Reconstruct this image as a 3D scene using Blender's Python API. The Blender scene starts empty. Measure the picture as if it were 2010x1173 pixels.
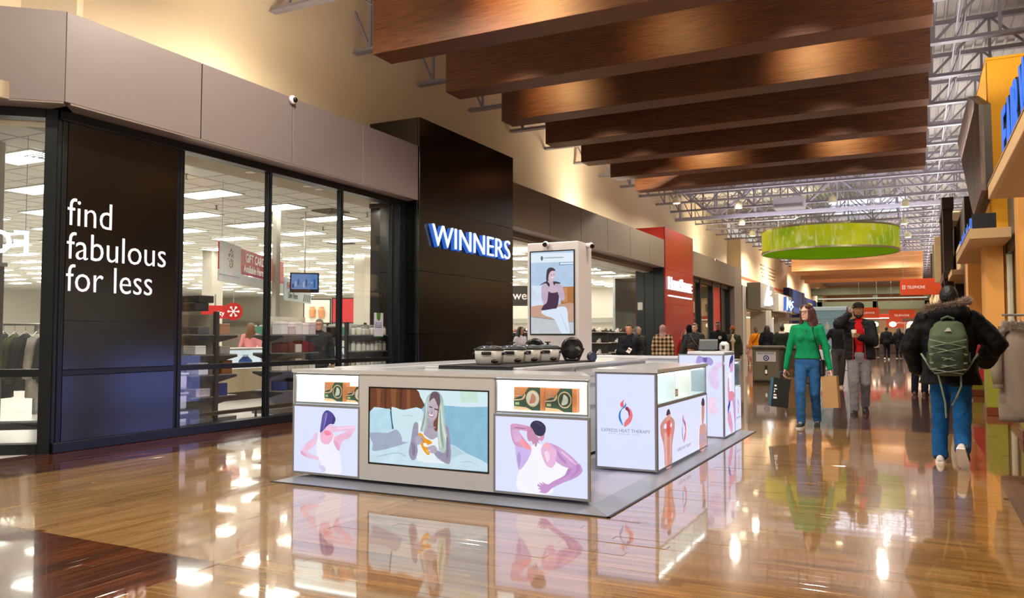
import bpy, bmesh, math, random
from mathutils import Vector, Matrix, noise
random.seed(7)
PI = math.pi
SC = bpy.context.scene
COL = SC.collection

# ------------------------------------------------------------------ camera
cam_d = bpy.data.cameras.new('camera')
cam = bpy.data.objects.new('camera', cam_d)
COL.objects.link(cam)
_th, _p = math.atan(795 / 1575), math.atan(73.5 / 1575)
_R = Vector((math.cos(_th), math.sin(_th), 0))
_F = Vector((-math.sin(_th) * math.cos(_p), math.cos(_th) * math.cos(_p), math.sin(_p)))
_U = _R.cross(_F)
cam.matrix_world = Matrix(((_R.x, _U.x, -_F.x, 0), (_R.y, _U.y, -_F.y, 0), (_R.z, _U.z, -_F.z, 1.25), (0, 0, 0, 1)))
cam_d.sensor_width = 36
cam_d.lens = 1575 / 2010 * 36
cam_d.clip_start = .05
cam_d.clip_end = 400
SC.camera = cam

# ------------------------------------------------------------------ world, exposure
w = bpy.data.worlds.new('world')
SC.world = w
w.use_nodes = True
w.node_tree.nodes['Background'].inputs[0].default_value = (1, .9, .78, 1)
w.node_tree.nodes['Background'].inputs[1].default_value = .6
SC.view_settings.view_transform = 'Standard'
SC.view_settings.look = 'None'
SC.view_settings.exposure = 0.0
SC.view_settings.gamma = 1
SC.view_settings.use_curve_mapping = False

def lamp(name, kind, loc, energy, col, aim=None, size=None, size_y=None, spot=None, blend=.6, soft=None):
    d = bpy.data.lights.new(name, kind)
    d.energy = energy
    d.color = col
    if kind == 'AREA':
        d.shape = 'RECTANGLE'
        d.size = size
        d.size_y = size_y or size
    if kind == 'SPOT':
        d.spot_size = spot
        d.spot_blend = blend
    if soft is not None and kind != 'AREA':
        d.shadow_soft_size = soft
    o = bpy.data.objects.new(name, d)
    COL.objects.link(o)
    o.location = loc
    if aim is not None:
        o.rotation_euler = (Vector(aim) - Vector(loc)).to_track_quat('-Z', 'Y').to_euler()
    return o

WARM = (1, .80, .56)
WHITE = (1, .95, .88)
# hall lighting: wide downlights hung between the joists, plus added fill aimed up at the deck
for y in (2.5, 7.4, 24.6, 29.6, 33.8, 45, 52, 62, 72, 82):
    for x in (-6.0, -1.2):
        lamp('hall_lamp', 'SPOT', (x, y, 6.35), (760 if y < 10 else 540) if y < 40 else 1150, (1, .89, .74), (x, y, 0), spot=2.85, blend=.4, soft=.12)
for k in range(6):
    y = 9.95 + 2.105 * k + 1.05
    for x in (-5.8, -1.4):
        lamp('beam_gap_lamp', 'SPOT', (x, y, 6.3), 260, (1, .88, .72), (x, y, 0), spot=1.75, blend=.5, soft=.10)
for y in (4, 28.5, 33, 45, 52, 60, 72):
    lamp('deck_fill', 'AREA', (-3.2, y, 5.3), 85 if y < 40 else 130, (.95, .93, 1), (-3.2, y, 9), 7, .3)  # added upward fill that lifts the roof deck, has no fixture
for a, b in ((4, 14), (15, 27), (27, 44), (45, 70)):
    lamp('right_deck_fill', 'AREA', (.9, (a + b) / 2, 4.95), 16 * (b - a), (1, .95, .92), (.9, (a + b) / 2, 8), .6, b - a)  # no cove here: unseen fill added to light deck and joists from below
lamp('tower_fill', 'SPOT', (.95, 11.0, 6.3), 260, (1, .86, .6), (1.6, 14.6, 4.4), spot=.9, blend=.8, soft=.1)  # added fill to brighten the front of the yellow tower
# cove washing the upper wall, hidden on top of the fascia
for a, b in ((4.8, 12.0), (16.0, 27.8), (32.2, 41.8), (44, 60)):
    lamp('cove_lamp', 'AREA', (-8.2, (a + b) / 2, 4.73), (14 if a < 10 else 29) * (b - a), (1, .86, .66), (-8.95, (a + b) / 2, 6.3), .25, b - a)
# spots grazing the timber beams
for x, y, e in ((-4.9, 8.3, 420), (-1.6, 12.75, 170), (-6.2, 12.75, 150), (-4.9, 18.95, 220), (-1.6, 19.0, 180), (-3.4, 10.5, 60)):
    lamp('beam_spot', 'SPOT', (x, y, 6.25), e, (1, .60, .24), (x + .2, y + 1.2, 5.85), spot=1.5, blend=1, soft=.12)

# ------------------------------------------------------------------ materials
def srgb(h):
    h = h.lstrip('#')
    v = [int(h[i:i + 2], 16) / 255 for i in (0, 2, 4)]
    return tuple(c / 12.92 if c <= .04045 else ((c + .055) / 1.055) ** 2.4 for c in v)
_MC = {}
def M(name, col, rough=.5, metal=0., emit=0., var=.07, scale=9., bump=0., bscale=60., coat=0., spec=.5, stretch=None, rnd=0., sheen=0.):
    """procedural principled material: colour with noise variation and optional bump"""
    if name in _MC:
        return _MC[name]
    if isinstance(col, str):
        col = srgb(col)
    m = bpy.data.materials.new(name)
    m.use_nodes = True
    nt = m.node_tree
    N, Lk = nt.nodes, nt.links
    bs = N['Principled BSDF']
    bs.inputs['Roughness'].default_value = rough
    bs.inputs['Metallic'].default_value = metal
    bs.inputs['Specular IOR Level'].default_value = spec
    bs.inputs['Coat Weight'].default_value = coat
    bs.inputs['Coat Roughness'].default_value = .05
    bs.inputs['Sheen Weight'].default_value = sheen
    tc = N.new('ShaderNodeTexCoord')
    mp = N.new('ShaderNodeMapping')
    Lk.new(tc.outputs['Object'], mp.inputs[0])
    if stretch:
        mp.inputs['Scale'].default_value = stretch
    nz = N.new('ShaderNodeTexNoise')
    nz.inputs['Scale'].default_value = scale
    nz.inputs['Detail'].default_value = 4
    Lk.new(mp.outputs[0], nz.inputs['Vector'])
    mx = N.new('ShaderNodeMix')
    mx.data_type = 'RGBA'
    mx.inputs[6].default_value = tuple(max(0, c * (1 - var)) for c in col) + (1,)
    mx.inputs[7].default_value = tuple(min(1, c * (1 + var)) for c in col) + (1,)
    Lk.new(nz.outputs[0], mx.inputs[0])
    out = mx.outputs[2]
    if rnd:
        oi = N.new('ShaderNodeObjectInfo')
        ge = N.new('ShaderNodeNewGeometry')
        ad = N.new('ShaderNodeMath'); ad.operation = 'ADD'
        fr = N.new('ShaderNodeMath'); fr.operation = 'FRACT'
        Lk.new(oi.outputs['Random'], ad.inputs[0]); Lk.new(ge.outputs['Random Per Island'], ad.inputs[1])
        Lk.new(ad.outputs[0], fr.inputs[0])
        mr = N.new('ShaderNodeMapRange')
        mr.inputs[3].default_value = 1 - rnd; mr.inputs[4].default_value = 1 + rnd
        Lk.new(fr.outputs[0], mr.inputs[0])
        hv = N.new('ShaderNodeHueSaturation')
        Lk.new(mr.outputs[0], hv.inputs['Value']); Lk.new(out, hv.inputs['Color'])
        out = hv.outputs[0]
    Lk.new(out, bs.inputs['Base Color'])
    if emit:
        Lk.new(out, bs.inputs['Emission Color'])
        bs.inputs['Emission Strength'].default_value = emit
    if bump:
        bp = N.new('ShaderNodeBump')
        bp.inputs['Strength'].default_value = bump
        bp.inputs['Distance'].default_value = .01
        n2 = N.new('ShaderNodeTexNoise')
        n2.inputs['Scale'].default_value = bscale
        n2.inputs['Detail'].default_value = 5
        Lk.new(mp.outputs[0], n2.inputs['Vector'])
        Lk.new(n2.outputs[0], bp.inputs['Height'])
        Lk.new(bp.outputs[0], bs.inputs['Normal'])
    _MC[name] = m
    return m

def GLOW(name, col, strength=1., white=None):
    """self-lit print / screen / tube: emission only, so it shows its own colour"""
    if name in _MC:
        return _MC[name]
    if isinstance(col, str):
        col = srgb(col)
    m = bpy.data.materials.new(name)
    m.use_nodes = True
    nt = m.node_tree
    bs = nt.nodes['Principled BSDF']
    bs.inputs['Base Color'].default_value = (.02, .02, .02, 1)
    bs.inputs['Roughness'].default_value = .25
    bs.inputs['Specular IOR Level'].default_value = .3
    tc = nt.nodes.new('ShaderNodeTexCoord')
    nz = nt.nodes.new('ShaderNodeTexNoise')
    nz.inputs['Scale'].default_value = 5 if white is None or white < .1 else 11
    nz.inputs['Detail'].default_value = 4
    nt.links.new(tc.outputs['Object'], nz.inputs['Vector'])
    mx = nt.nodes.new('ShaderNodeMix'); mx.data_type = 'RGBA'
    v = .03 if white is None else white
    mx.inputs[6].default_value = tuple(c * (1 - v) for c in col) + (1,)
    mx.inputs[7].default_value = tuple(c * (1 + v) for c in col) + (1,)
    nt.links.new(nz.outputs[0], mx.inputs[0])
    nt.links.new(mx.outputs[2], bs.inputs['Emission Color'])
    bs.inputs['Emission Strength'].default_value = strength
    _MC[name] = m
    return m

def glass_mat(name, tint=(1, 1, 1), refl=1.0):
    m = bpy.data.materials.new(name)
    m.use_nodes = True
    nt = m.node_tree
    N, Lk = nt.nodes, nt.links
    N.remove(N['Principled BSDF'])
    tr = N.new('ShaderNodeBsdfTransparent'); tr.inputs[0].default_value = (*tint, 1)
    gl = N.new('ShaderNodeBsdfGlossy'); gl.inputs['Roughness'].default_value = .01
    fr = N.new('ShaderNodeFresnel')
    gb = N.new('ShaderNodeNewGeometry'); mr = N.new('ShaderNodeMapRange'); mr.inputs[3].default_value = 1.5; mr.inputs[4].default_value = 1 / 1.5
    Lk.new(gb.outputs['Backfacing'], mr.inputs[0]); Lk.new(mr.outputs[0], fr.inputs[0])
    mu = N.new('ShaderNodeMath'); mu.operation = 'MULTIPLY'; mu.inputs[1].default_value = refl
    nz = N.new('ShaderNodeTexNoise'); nz.inputs['Scale'].default_value = 1.2
    bp = N.new('ShaderNodeBump'); bp.inputs['Strength'].default_value = .01
    Lk.new(nz.outputs[0], bp.inputs['Height']); Lk.new(bp.outputs[0], gl.inputs['Normal'])
    mx = N.new('ShaderNodeMixShader')
    Lk.new(fr.outputs[0], mu.inputs[0]); Lk.new(mu.outputs[0], mx.inputs[0])
    Lk.new(tr.outputs[0], mx.inputs[1]); Lk.new(gl.outputs[0], mx.inputs[2])
    Lk.new(mx.outputs[0], N['Material Output'].inputs[0])
    return m

def wood_mat(name, c_dark, c_light, rough=.3, axis='X', gs=1., coat=0., rnd=.15, bump=.06, spec=.5, coat_r=.04, coat_ior=1.5):
    """wood: stretched noise grain along one local axis"""
    c_dark, c_light = srgb(c_dark), srgb(c_light)
    m = bpy.data.materials.new(name)
    m.use_nodes = True
    nt = m.node_tree
    N, Lk = nt.nodes, nt.links
    bs = N['Principled BSDF']
    bs.inputs['Roughness'].default_value = rough
    bs.inputs['Coat Weight'].default_value = coat
    bs.inputs['Coat Roughness'].default_value = coat_r
    bs.inputs['Specular IOR Level'].default_value = spec
    tc = N.new('ShaderNodeTexCoord')
    mp = N.new('ShaderNodeMapping')
    Lk.new(tc.outputs['Object'], mp.inputs[0])
    sc = {'X': (1.2, 26, 26), 'Y': (26, 1.2, 26), 'Z': (26, 26, 1.2)}[axis]
    mp.inputs['Scale'].default_value = tuple(c * gs for c in sc)
    oi = N.new('ShaderNodeObjectInfo')
    ge = N.new('ShaderNodeNewGeometry')
    ad = N.new('ShaderNodeMath'); ad.operation = 'ADD'
    fr = N.new('ShaderNodeMath'); fr.operation = 'FRACT'
    Lk.new(oi.outputs['Random'], ad.inputs[0]); Lk.new(ge.outputs['Random Per Island'], ad.inputs[1])
    Lk.new(ad.outputs[0], fr.inputs[0])
    sh = N.new('ShaderNodeVectorMath'); sh.operation = 'SCALE'; sh.inputs[0].default_value = (37, 53, 71)
    Lk.new(fr.outputs[0], sh.inputs['Scale']); Lk.new(sh.outputs[0], mp.inputs['Location'])
    nz = N.new('ShaderNodeTexNoise'); nz.inputs['Scale'].default_value = 1.; nz.inputs['Detail'].default_value = 7; nz.inputs['Distortion'].default_value = .35
    Lk.new(mp.outputs[0], nz.inputs['Vector'])
    cr = N.new('ShaderNodeValToRGB')
    cr.color_ramp.elements[0].position = .32; cr.color_ramp.elements[0].color = (*c_dark, 1)
    cr.color_ramp.elements[1].position = .72; cr.color_ramp.elements[1].color = (*c_light, 1)
    Lk.new(nz.outputs[0], cr.inputs[0])
    mr = N.new('ShaderNodeMapRange'); mr.inputs[3].default_value = 1 - rnd; mr.inputs[4].default_value = 1 + rnd
    Lk.new(fr.outputs[0], mr.inputs[0])
    hv = N.new('ShaderNodeHueSaturation')
    Lk.new(cr.outputs[0], hv.inputs['Color']); Lk.new(mr.outputs[0], hv.inputs['Value'])
    Lk.new(hv.outputs[0], bs.inputs['Base Color'])
    bs.inputs['Coat IOR'].default_value = coat_ior
    if bump:
        bp = N.new('ShaderNodeBump'); bp.inputs['Strength'].default_value = bump; bp.inputs['Distance'].default_value = .004
        Lk.new(nz.outputs[0], bp.inputs['Height']); Lk.new(bp.outputs[0], bs.inputs['Normal'])
    _MC[name] = m
    return m

GLASS = glass_mat('storefront_glass', (.97, .985, .975), 1.0)
CLEAR = glass_mat('clear_glass', (.97, .99, .985), .8)

# ------------------------------------------------------------------ mesh helpers
class B:
    """collects shapes, then links them as ONE mesh object"""
    def __init__(s):
        s.v, s.f, s.m, s.sm = [], [], [], []
        s.cur, s.smooth = 0, False
    def add(s, vs, fs):
        o = len(s.v)
        s.v += [tuple(v) for v in vs]
        for f in fs:
            s.f.append(tuple(i + o for i in f)); s.m.append(s.cur); s.sm.append(s.smooth)
        return s
    def box(s, x0, x1, y0, y1, z0, z1):
        if x0 > x1: x0, x1 = x1, x0
        if y0 > y1: y0, y1 = y1, y0
        if z0 > z1: z0, z1 = z1, z0
        return s.add([(x0, y0, z0), (x1, y0, z0), (x1, y1, z0), (x0, y1, z0), (x0, y0, z1), (x1, y0, z1), (x1, y1, z1), (x0, y1, z1)],
                     [(3, 2, 1, 0), (4, 5, 6, 7), (0, 1, 5, 4), (1, 2, 6, 5), (2, 3, 7, 6), (3, 0, 4, 7)])
    def cbox(s, x0, x1, y0, y1, z0, z1, c=.004):
        """box with chamfered vertical and horizontal edges"""
        if x0 > x1: x0, x1 = x1, x0
        if y0 > y1: y0, y1 = y1, y0
        c = min(c, (x1 - x0) * .45, (y1 - y0) * .45, (z1 - z0) * .45)
        V, Fc = [], []
        for z, i in ((z0, c), (z0 + c, 0), (z1 - c, 0), (z1, c)):
            a, b_, d, e = x0 + i, x1 - i, y0 + i, y1 - i
            k = c if i == 0 else 0
            V += [(a + k, d, z), (b_ - k, d, z), (b_, d + k, z), (b_, e - k, z), (b_ - k, e, z), (a + k, e, z), (a, e - k, z), (a, d + k, z)]
        for r in range(3):
            for j in range(8):
                Fc.append((r * 8 + j, r * 8 + (j + 1) % 8, (r + 1) * 8 + (j + 1) % 8, (r + 1) * 8 + j))
        Fc.append(tuple(range(7, -1, -1))); Fc.append(tuple(range(24, 32)))
        return s.add(V, Fc)
    def prism(s, poly, fn, t0, t1):
        """poly: 2-D outline (ccw); fn(u, v, t) -> 3-D point"""
        n = len(poly)
        vs = [fn(u, v, t0) for u, v in poly] + [fn(u, v, t1) for u, v in poly]
        fs = [tuple(range(n - 1, -1, -1)), tuple(range(n, 2 * n))] + [(i, (i + 1) % n, n + (i + 1) % n, n + i) for i in range(n)]
        return s.add(vs, fs)
    def rings(s, rs, cap=True):
        n = len(rs[0])
        vs = [p for r in rs for p in r]
        fs = []
        for k in range(len(rs) - 1):
            for j in range(n):
                fs.append((k * n + j, k * n + (j + 1) % n, (k + 1) * n + (j + 1) % n, (k + 1) * n + j))
        if cap:
            fs.append(tuple(range(n - 1, -1, -1)))
            fs.append(tuple((len(rs) - 1) * n + j for j in range(n)))
        return s.add(vs, fs)
    def cyl(s, p0, p1, r0, r1=None, n=10):
        r1 = r0 if r1 is None else r1
        p0, p1 = Vector(p0), Vector(p1)
        d = (p1 - p0).normalized()
        a = d.orthogonal().normalized(); b = d.cross(a)
        mk = lambda c, r: [c + (a * math.cos(2 * PI * j / n) + b * math.sin(2 * PI * j / n)) * r for j in range(n)]
        return s.rings([mk(p0, r0), mk(p1, r1)])
    def bar(s, p0, p1, wd, ht=None):
        """rectangular bar between two points"""
        ht = ht or wd
        p0, p1 = Vector(p0), Vector(p1)
        d = (p1 - p0).normalized()
        up = Vector((0, 0, 1)) if abs(d.z) < .95 else Vector((1, 0, 0))
        a = d.cross(up).normalized() * wd / 2; b = a.cross(d).normalized() * ht / 2
        q = lambda c: [c - a - b, c + a - b, c + a + b, c - a + b]
        return s.rings([q(p0), q(p1)])
    def tube(s, pts, r, n=8):
        pts = [Vector(p) for p in pts]
        rs = []
        for i, p in enumerate(pts):
            d = (pts[min(i + 1, len(pts) - 1)] - pts[max(i - 1, 0)]).normalized()
            up = Vector((0, 0, 1)) if abs(d.z) < .9 else Vector((0, 1, 0))
            a = d.cross(up).normalized(); b = a.cross(d)
            rr = r[i] if isinstance(r, (list, tuple)) else r
            rs.append([p + (a * math.cos(2 * PI * j / n) + b * math.sin(2 * PI * j / n)) * rr for j in range(n)])
        return s.rings(rs)
    def lathe(s, prof, c=(0, 0, 0), n=20, axis='Z', cap=True):
        def P(r, h, t):
            x, y = r * math.cos(t), r * math.sin(t)
            q = {'Z': (x, y, h), 'Y': (x, h, -y), 'X': (h, x, y)}[axis]
            return (c[0] + q[0], c[1] + q[1], c[2] + q[2])
        return s.rings([[P(r, h, 2 * PI * j / n) for j in range(n)] for r, h in prof], cap)
    def ell(s, c, r, n=12, k=8, rot=None):
        c = Vector(c)
        rs = []
        for i in range(k + 1):
            ph = -PI / 2 + PI * (i * .98 + .01 * k) / k
            ring = []
            for j in range(n):
                t = 2 * PI * j / n
                v = Vector((r[0] * math.cos(ph) * math.cos(t), r[1] * math.cos(ph) * math.sin(t), r[2] * math.sin(ph)))
                if rot: v = rot @ v
                ring.append(c + v)
            rs.append(ring)
        return s.rings(rs)
    def caps(s, p0, p1, r0, r1=None, n=10):
        """capsule with two radii"""
        r1 = r0 if r1 is None else r1
        p0, p1 = Vector(p0), Vector(p1)
        d = (p1 - p0)
        d = d.normalized() if d.length > 1e-6 else Vector((0, 0, 1))
        a = d.orthogonal().normalized(); b = d.cross(a)
        rs = []
        for c, r, angs in ((p0, r0, (-80, -50, -20)), (p1, r1, (20, 50, 80))):
            for g in angs:
                g = math.radians(g)
                rs.append([c + d * r * math.sin(g) + (a * math.cos(2 * PI * j / n) + b * math.sin(2 * PI * j / n)) * r * math.cos(g) for j in range(n)])
        return s.rings(rs)
    def mesh(s, name, mats):
        me = bpy.data.meshes.new(name)
        me.from_pydata(s.v, [], s.f)
        for m in (mats if isinstance(mats, (list, tuple)) else [mats]):
            me.materials.append(m)
        me.polygons.foreach_set('material_index', s.m)
        me.polygons.foreach_set('use_smooth', s.sm)
        me.update()
        return me
    def build(s, name, mats, parent=None, loc=None, rz=0):
        return put(name, s.mesh(name, mats), parent, loc, rz)

def put(name, me, parent=None, loc=None, rz=0):
    o = bpy.data.objects.new(name, me)
    COL.objects.link(o)
    if parent is not None: o.parent = parent
    if loc is not None: o.location = loc
    if rz: o.rotation_euler.z = rz
    return o
def tag(o, label=None, cat=None, group=None, kind=None):
    if label: o['label'] = label
    if cat: o['category'] = cat
    if group: o['group'] = group
    if kind: o['kind'] = kind
    return o
def thing(name, label, cat, loc=(0, 0, 0), rz=0, group=None, kind=None):
    o = bpy.data.objects.new(name, None)
    o.empty_display_size = .1
    COL.objects.link(o)
    o.location = loc
    o.rotation_euler.z = rz
    return tag(o, label, cat, group, kind)
def struct(o):
    o['kind'] = 'structure'
    return o
def copy_tree(o, parent=None):
    c = o.copy()
    COL.objects.link(c)
    c.parent = parent
    for ch in list(o.children):
        copy_tree(ch, c)
    return c
def bx(name, mat, parent, *a, c=None):
    b = B()
    (b.cbox(*a, c=c) if c else b.box(*a))
    return b.build(name, mat, parent)

_TXT = {}
def text_mesh(body, size, depth, mat, bold=0., align='LEFT', space=1., bevel=0., squash=1.):
    cu = bpy.data.curves.new('lettering', 'FONT')
    cu.body = body
    cu.size = size
    cu.extrude = depth / 2
    cu.offset = bold
    cu.align_x = align
    cu.space_character = space
    cu.bevel_depth = bevel
    cu.resolution_u = 3
    o = bpy.data.objects.new('lettering', cu)
    COL.objects.link(o)
    dg = bpy.context.evaluated_depsgraph_get()
    me = bpy.data.meshes.new_from_object(o.evaluated_get(dg))
    bpy.data.objects.remove(o)
    bpy.data.curves.remove(cu)
    if squash != 1:
        for v in me.vertices: v.co.x *= squash
    me.materials.clear()
    me.materials.append(mat)
    return me
def letters(name, body, size, depth, mat, loc, facing, parent=None, width=None, height=None, **k):
    """facing: '-Y' (seen from -Y), '+X' (seen from +X, reads towards +Y), '-X'"""
    me = text_mesh(body, size, depth, mat, **k)
    if width or height:
        xs = [v.co.x for v in me.vertices]; ys = [v.co.y for v in me.vertices]
        fx = width / (max(xs) - min(xs)) if width else 1
        fy = height / (max(ys) - min(ys)) if height else 1
        x0, y0 = min(xs), min(ys)
        if k.get('align') == 'CENTER': x0 = (max(xs) + min(xs)) / 2
        for v in me.vertices: v.co.x = (v.co.x - x0) * fx; v.co.y = (v.co.y - y0) * fy
    o = put(name, me, parent)
    ez = {'-Y': 0, '+X': PI / 2, '-X': -PI / 2, '+Y': PI}[facing]
    o.rotation_euler = (PI / 2, 0, ez)
    o.location = loc
    return o
# ================================================================== STRUCTURE
XG, XF, XB, XW = -8.3, -8.0, -7.98, -9.1      # glazing, fascia, projecting blocks, upper wall
YE = 90.0

# ---------------------------------------------------------------- floor
floor_base = M('floor_underlay', '#3a2412', .6)
PL_L = wood_mat('floor_light_along', '#8a6234', '#c09a62', .22, 'Y', 1., coat=1, rnd=.16, bump=.05, coat_r=.045, spec=.3, coat_ior=1.9)
PL_X = wood_mat('floor_light_across', '#7d5426', '#b48848', .22, 'X', 1., coat=1, rnd=.16, bump=.05, coat_r=.045, spec=.3, coat_ior=1.9)
PL_D = wood_mat('floor_dark_along', '#3c1a0a', '#7e4420', .2, 'Y', 1., coat=1, rnd=.4, bump=.05, coat_r=.045, spec=.3, coat_ior=1.9)
PL_DX = wood_mat('floor_dark_across', '#36190c', '#6a3818', .2, 'X', 1., coat=1, rnd=.3, bump=.05, coat_r=.045, spec=.3, coat_ior=1.9)
floor = B().box(-8.42, 2.5, 14.0, YE, -.3, -.0005).box(-12, 2.5, -6, 14.0, -.3, -.014).build('floor', M('floor_far_wood', '#7d5228', .2, coat=1, var=.25, scale=1.0, stretch=(1.0, 14, 1), spec=.6))
struct(floor); tag(floor, 'glossy strip wood floor of the mall hall')
far = B()
for y0, y1 in ((14.0, 20.6), (30.0, 37.0), (47, 54), (64, 71)):
    far.box(-8.3, .6, y0, y1, -.01, .0)
far.build('dark_band', PL_DX, floor)

def plank_zone(x):
    pass
PW = .083
cand = []        # (x0, x1, y0, y1, mat)
def zone(x0, x1, y0, y1, along, mat):
    if along == 'Y':
        n = max(1, round((x1 - x0) / PW)); wd = (x1 - x0) / n
        for i in range(n):
            y = y0 - random.random() * 1.2
            while y < y1:
                L = random.uniform(.9, 2.0)
                a, b = max(y, y0), min(y + L, y1)
                if b - a > .05: cand.append((x0 + i * wd, x0 + (i + 1) * wd, a, b, mat))
                y += L
    else:
        n = max(1, round((y1 - y0) / PW)); wd = (y1 - y0) / n
        for i in range(n):
            x = x0 - random.random() * 1.2
            while x < x1:
                L = random.uniform(.9, 2.0)
                a, b = max(x, x0), min(x + L, x1)
                if b - a > .05: cand.append((a, b, y0 + i * wd, y0 + (i + 1) * wd, mat))
                x += L
zone(-7.2, -3.46, 3.29, 11.8, 'Y', 0)
zone(-8.44, -7.2, 3.6, 14.0, 'Y', 2)
zone(-11.5, -8.44, 2.0, 5.0, 'Y', 2)
zone(-7.2, -3.46, 1.2, 3.29, 'Y', 2)
zone(-3.46, .6, 1.2, 11.8, 'X', 1)
zone(.6, 2.4, 1.2, 14.0, 'Y', 2)
zone(-7.2, .6, 11.8, 14.0, 'X', 3)
_camO = Vector((0, 0, 1.25))
def proj(x, y, z):
    v = Vector((x, y, z)) - _camO
    d = v.dot(_F)
    if d < .3: return None
    return (1005 + 1575 * v.dot(_R) / d, 586.5 - 1575 * v.dot(_U) / d)
def pix_area(p):
    q = [proj(x, y, 0) for x, y in ((p[0], p[2]), (p[1], p[2]), (p[1], p[3]), (p[0], p[3]))]
    if any(a is None for a in q): return -1
    cx_, cy_ = sum(a[0] for a in q) / 4, sum(a[1] for a in q) / 4
    if not (-60 < cx_ < 2070 and cy_ < 1210): return -1
    x_, y_ = (p[0] + p[1]) / 2, (p[2] + p[3]) / 2
    if -4.9 < x_ < -2.0 and 5.4 < y_ < 10.8: return -1
    return abs(sum(q[i][0] * q[(i + 1) % 4][1] - q[(i + 1) % 4][0] * q[i][1] for i in range(4))) / 2
cand.sort(key=pix_area, reverse=True)
PM = [PL_L, PL_X, PL_D, PL_DX]
rest = [B() for _ in range(4)]
g = .0003
for i, (x0, x1, y0, y1, mi) in enumerate(cand):
    tz = random.uniform(-.0004, .0004)
    if i < 300:
        cx_, cy_ = (x0 + x1) / 2, (y0 + y1) / 2
        hx, hy = (x1 - x0) / 2 - g, (y1 - y0) / 2 - g
        b = B().cbox(-hx, hx, -hy, hy, -.013, 0, c=.0003)
        o = b.build('floor_plank', PM[mi], floor, (cx_, cy_, 0))
        o.rotation_euler = (random.gauss(0, .0009), random.gauss(0, .0009), 0)
    else:
        b = rest[mi]
        k = len(b.v)
        b.box(x0 + g, x1 - g, y0 + g, y1 - g, -.013, 0)
        s1, s2 = random.gauss(0, .0009), random.gauss(0, .0009)
        for j in range(k, len(b.v)):
            x, y, z = b.v[j]
            b.v[j] = (x, y, z + (y - (y0 + y1) / 2) * s1 * .5 + (x - (x0 + x1) / 2) * s2 * .5)
for mi, b in enumerate(rest):
    if b.v: tag(b.build('floor_planks', PM[mi], floor), kind='stuff')

# ---------------------------------------------------------------- ceiling deck, joists
deck_m = M('deck_white_paint', '#d2cec9', .7, var=.06)
steel_m = M('joist_grey_paint', '#9a97a3', .45, var=.08, metal=.1)
deck = B()
# corrugated deck, ribs running along the hall
prof = []
x = XW - .1
while x < 3.4:
    prof += [(x, 7.62), (x + .02, 7.68), (x + .05, 7.68), (x + .07, 7.62), (x + .20, 7.62)]
    x += .20
n = len(prof)
deck.add([(a, -6, z) for a, z in prof] + [(a, YE, z) for a, z in prof], [(i, i + 1, n + i + 1, n + i) for i in range(n - 1)])
deck.box(XW - .1, 3.4, -6, YE, 7.72, 7.9)
ceiling = struct(deck.build('ceiling', deck_m))
tag(ceiling, 'corrugated white steel roof deck above the joists')
JB = B()
z0, z1 = 6.45, 7.5
def joist_mesh():
    b = B()
    b.bar((XW, 0, z0), (3.3, 0, z0), .10, .06)
    b.bar((XW, 0, z1), (3.3, 0, z1), .12, .09)
    b.bar((XW, 0, z0 - .035), (3.3, 0, z0 - .035), .16, .012)
    st = (3.3 - XW) / 12
    for i in range(13):
        xa = XW + .35 + i * st * .98
        if xa > 3.3: break
        b.bar((xa, 0, z0), (xa, 0, z1), .05, .05)
        xb = min(xa + st * .98, 3.3)
        if i % 2: b.bar((xa, 0, z0), (xb, 0, z1), .045, .045)
        else: b.bar((xa, 0, z1), (xb, 0, z0), .045, .045)
    b.bar((XW, 0, z1 - .3), (XW + .35, 0, z0), .04, .04)
    return b.mesh('roof_joist', steel_m)
jm = joist_mesh()
for i in range(-1, 38):
    y = 9.52 + 2.11 * i
    if y > YE - 1: break
    o = struct(put('roof_joist', jm, None, (0, y, 0)))
    tag(o, 'grey steel truss joist spanning the hall under the roof deck', group='roof joists')
for k, x in enumerate((-7.6, -5.2, -2.4, .7, 2.2)):
    b = B().bar((x, 6, z0 + .05), (x, YE, z0 + .05), .025, .025).bar((x + .25, 6, z1 - .1), (x + .25, YE, z1 - .1), .025, .025)
    for j in range(38):
        y = 9.52 + 2.11 * j
        if y > YE - 3: break
        b.bar((x, y, z0), (x + .25, y + 2.11, z1), .014, .014)
        b.bar((x + .25, y, z1), (x, y + 2.11, z0), .014, .014)
    struct(b.build('trim_%d' % (20 + k), steel_m))
# heavy girder near the drum lamp
b = B().bar((XW, 33.5, 6.2), (3.3, 33.5, 6.2), .16, .14).bar((XW, 33.5, 7.45), (3.3, 33.5, 7.45), .16, .14)
for i in range(8):
    xa = XW + .2 + i * 1.55
    b.bar((xa, 33.5, 6.2), (xa, 33.5, 7.45), .09, .09)
    b.bar((xa, 33.5, 6.2 if i % 2 else 7.45), (xa + 1.55, 33.5, 7.45 if i % 2 else 6.2), .09, .09)
struct(b.build('roof_girder', M('girder_pale_paint', '#c3c2d2', .45)))
b = B().box(-3.6, -.4, 40, 45, 7.54, 7.61)
sk = b.build('skylight', GLOW('skylight_glow', '#dfe4f2', 3.5)); tag(sk, 'pale rectangular skylight in the roof deck above the green drum', 'skylight')

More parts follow.
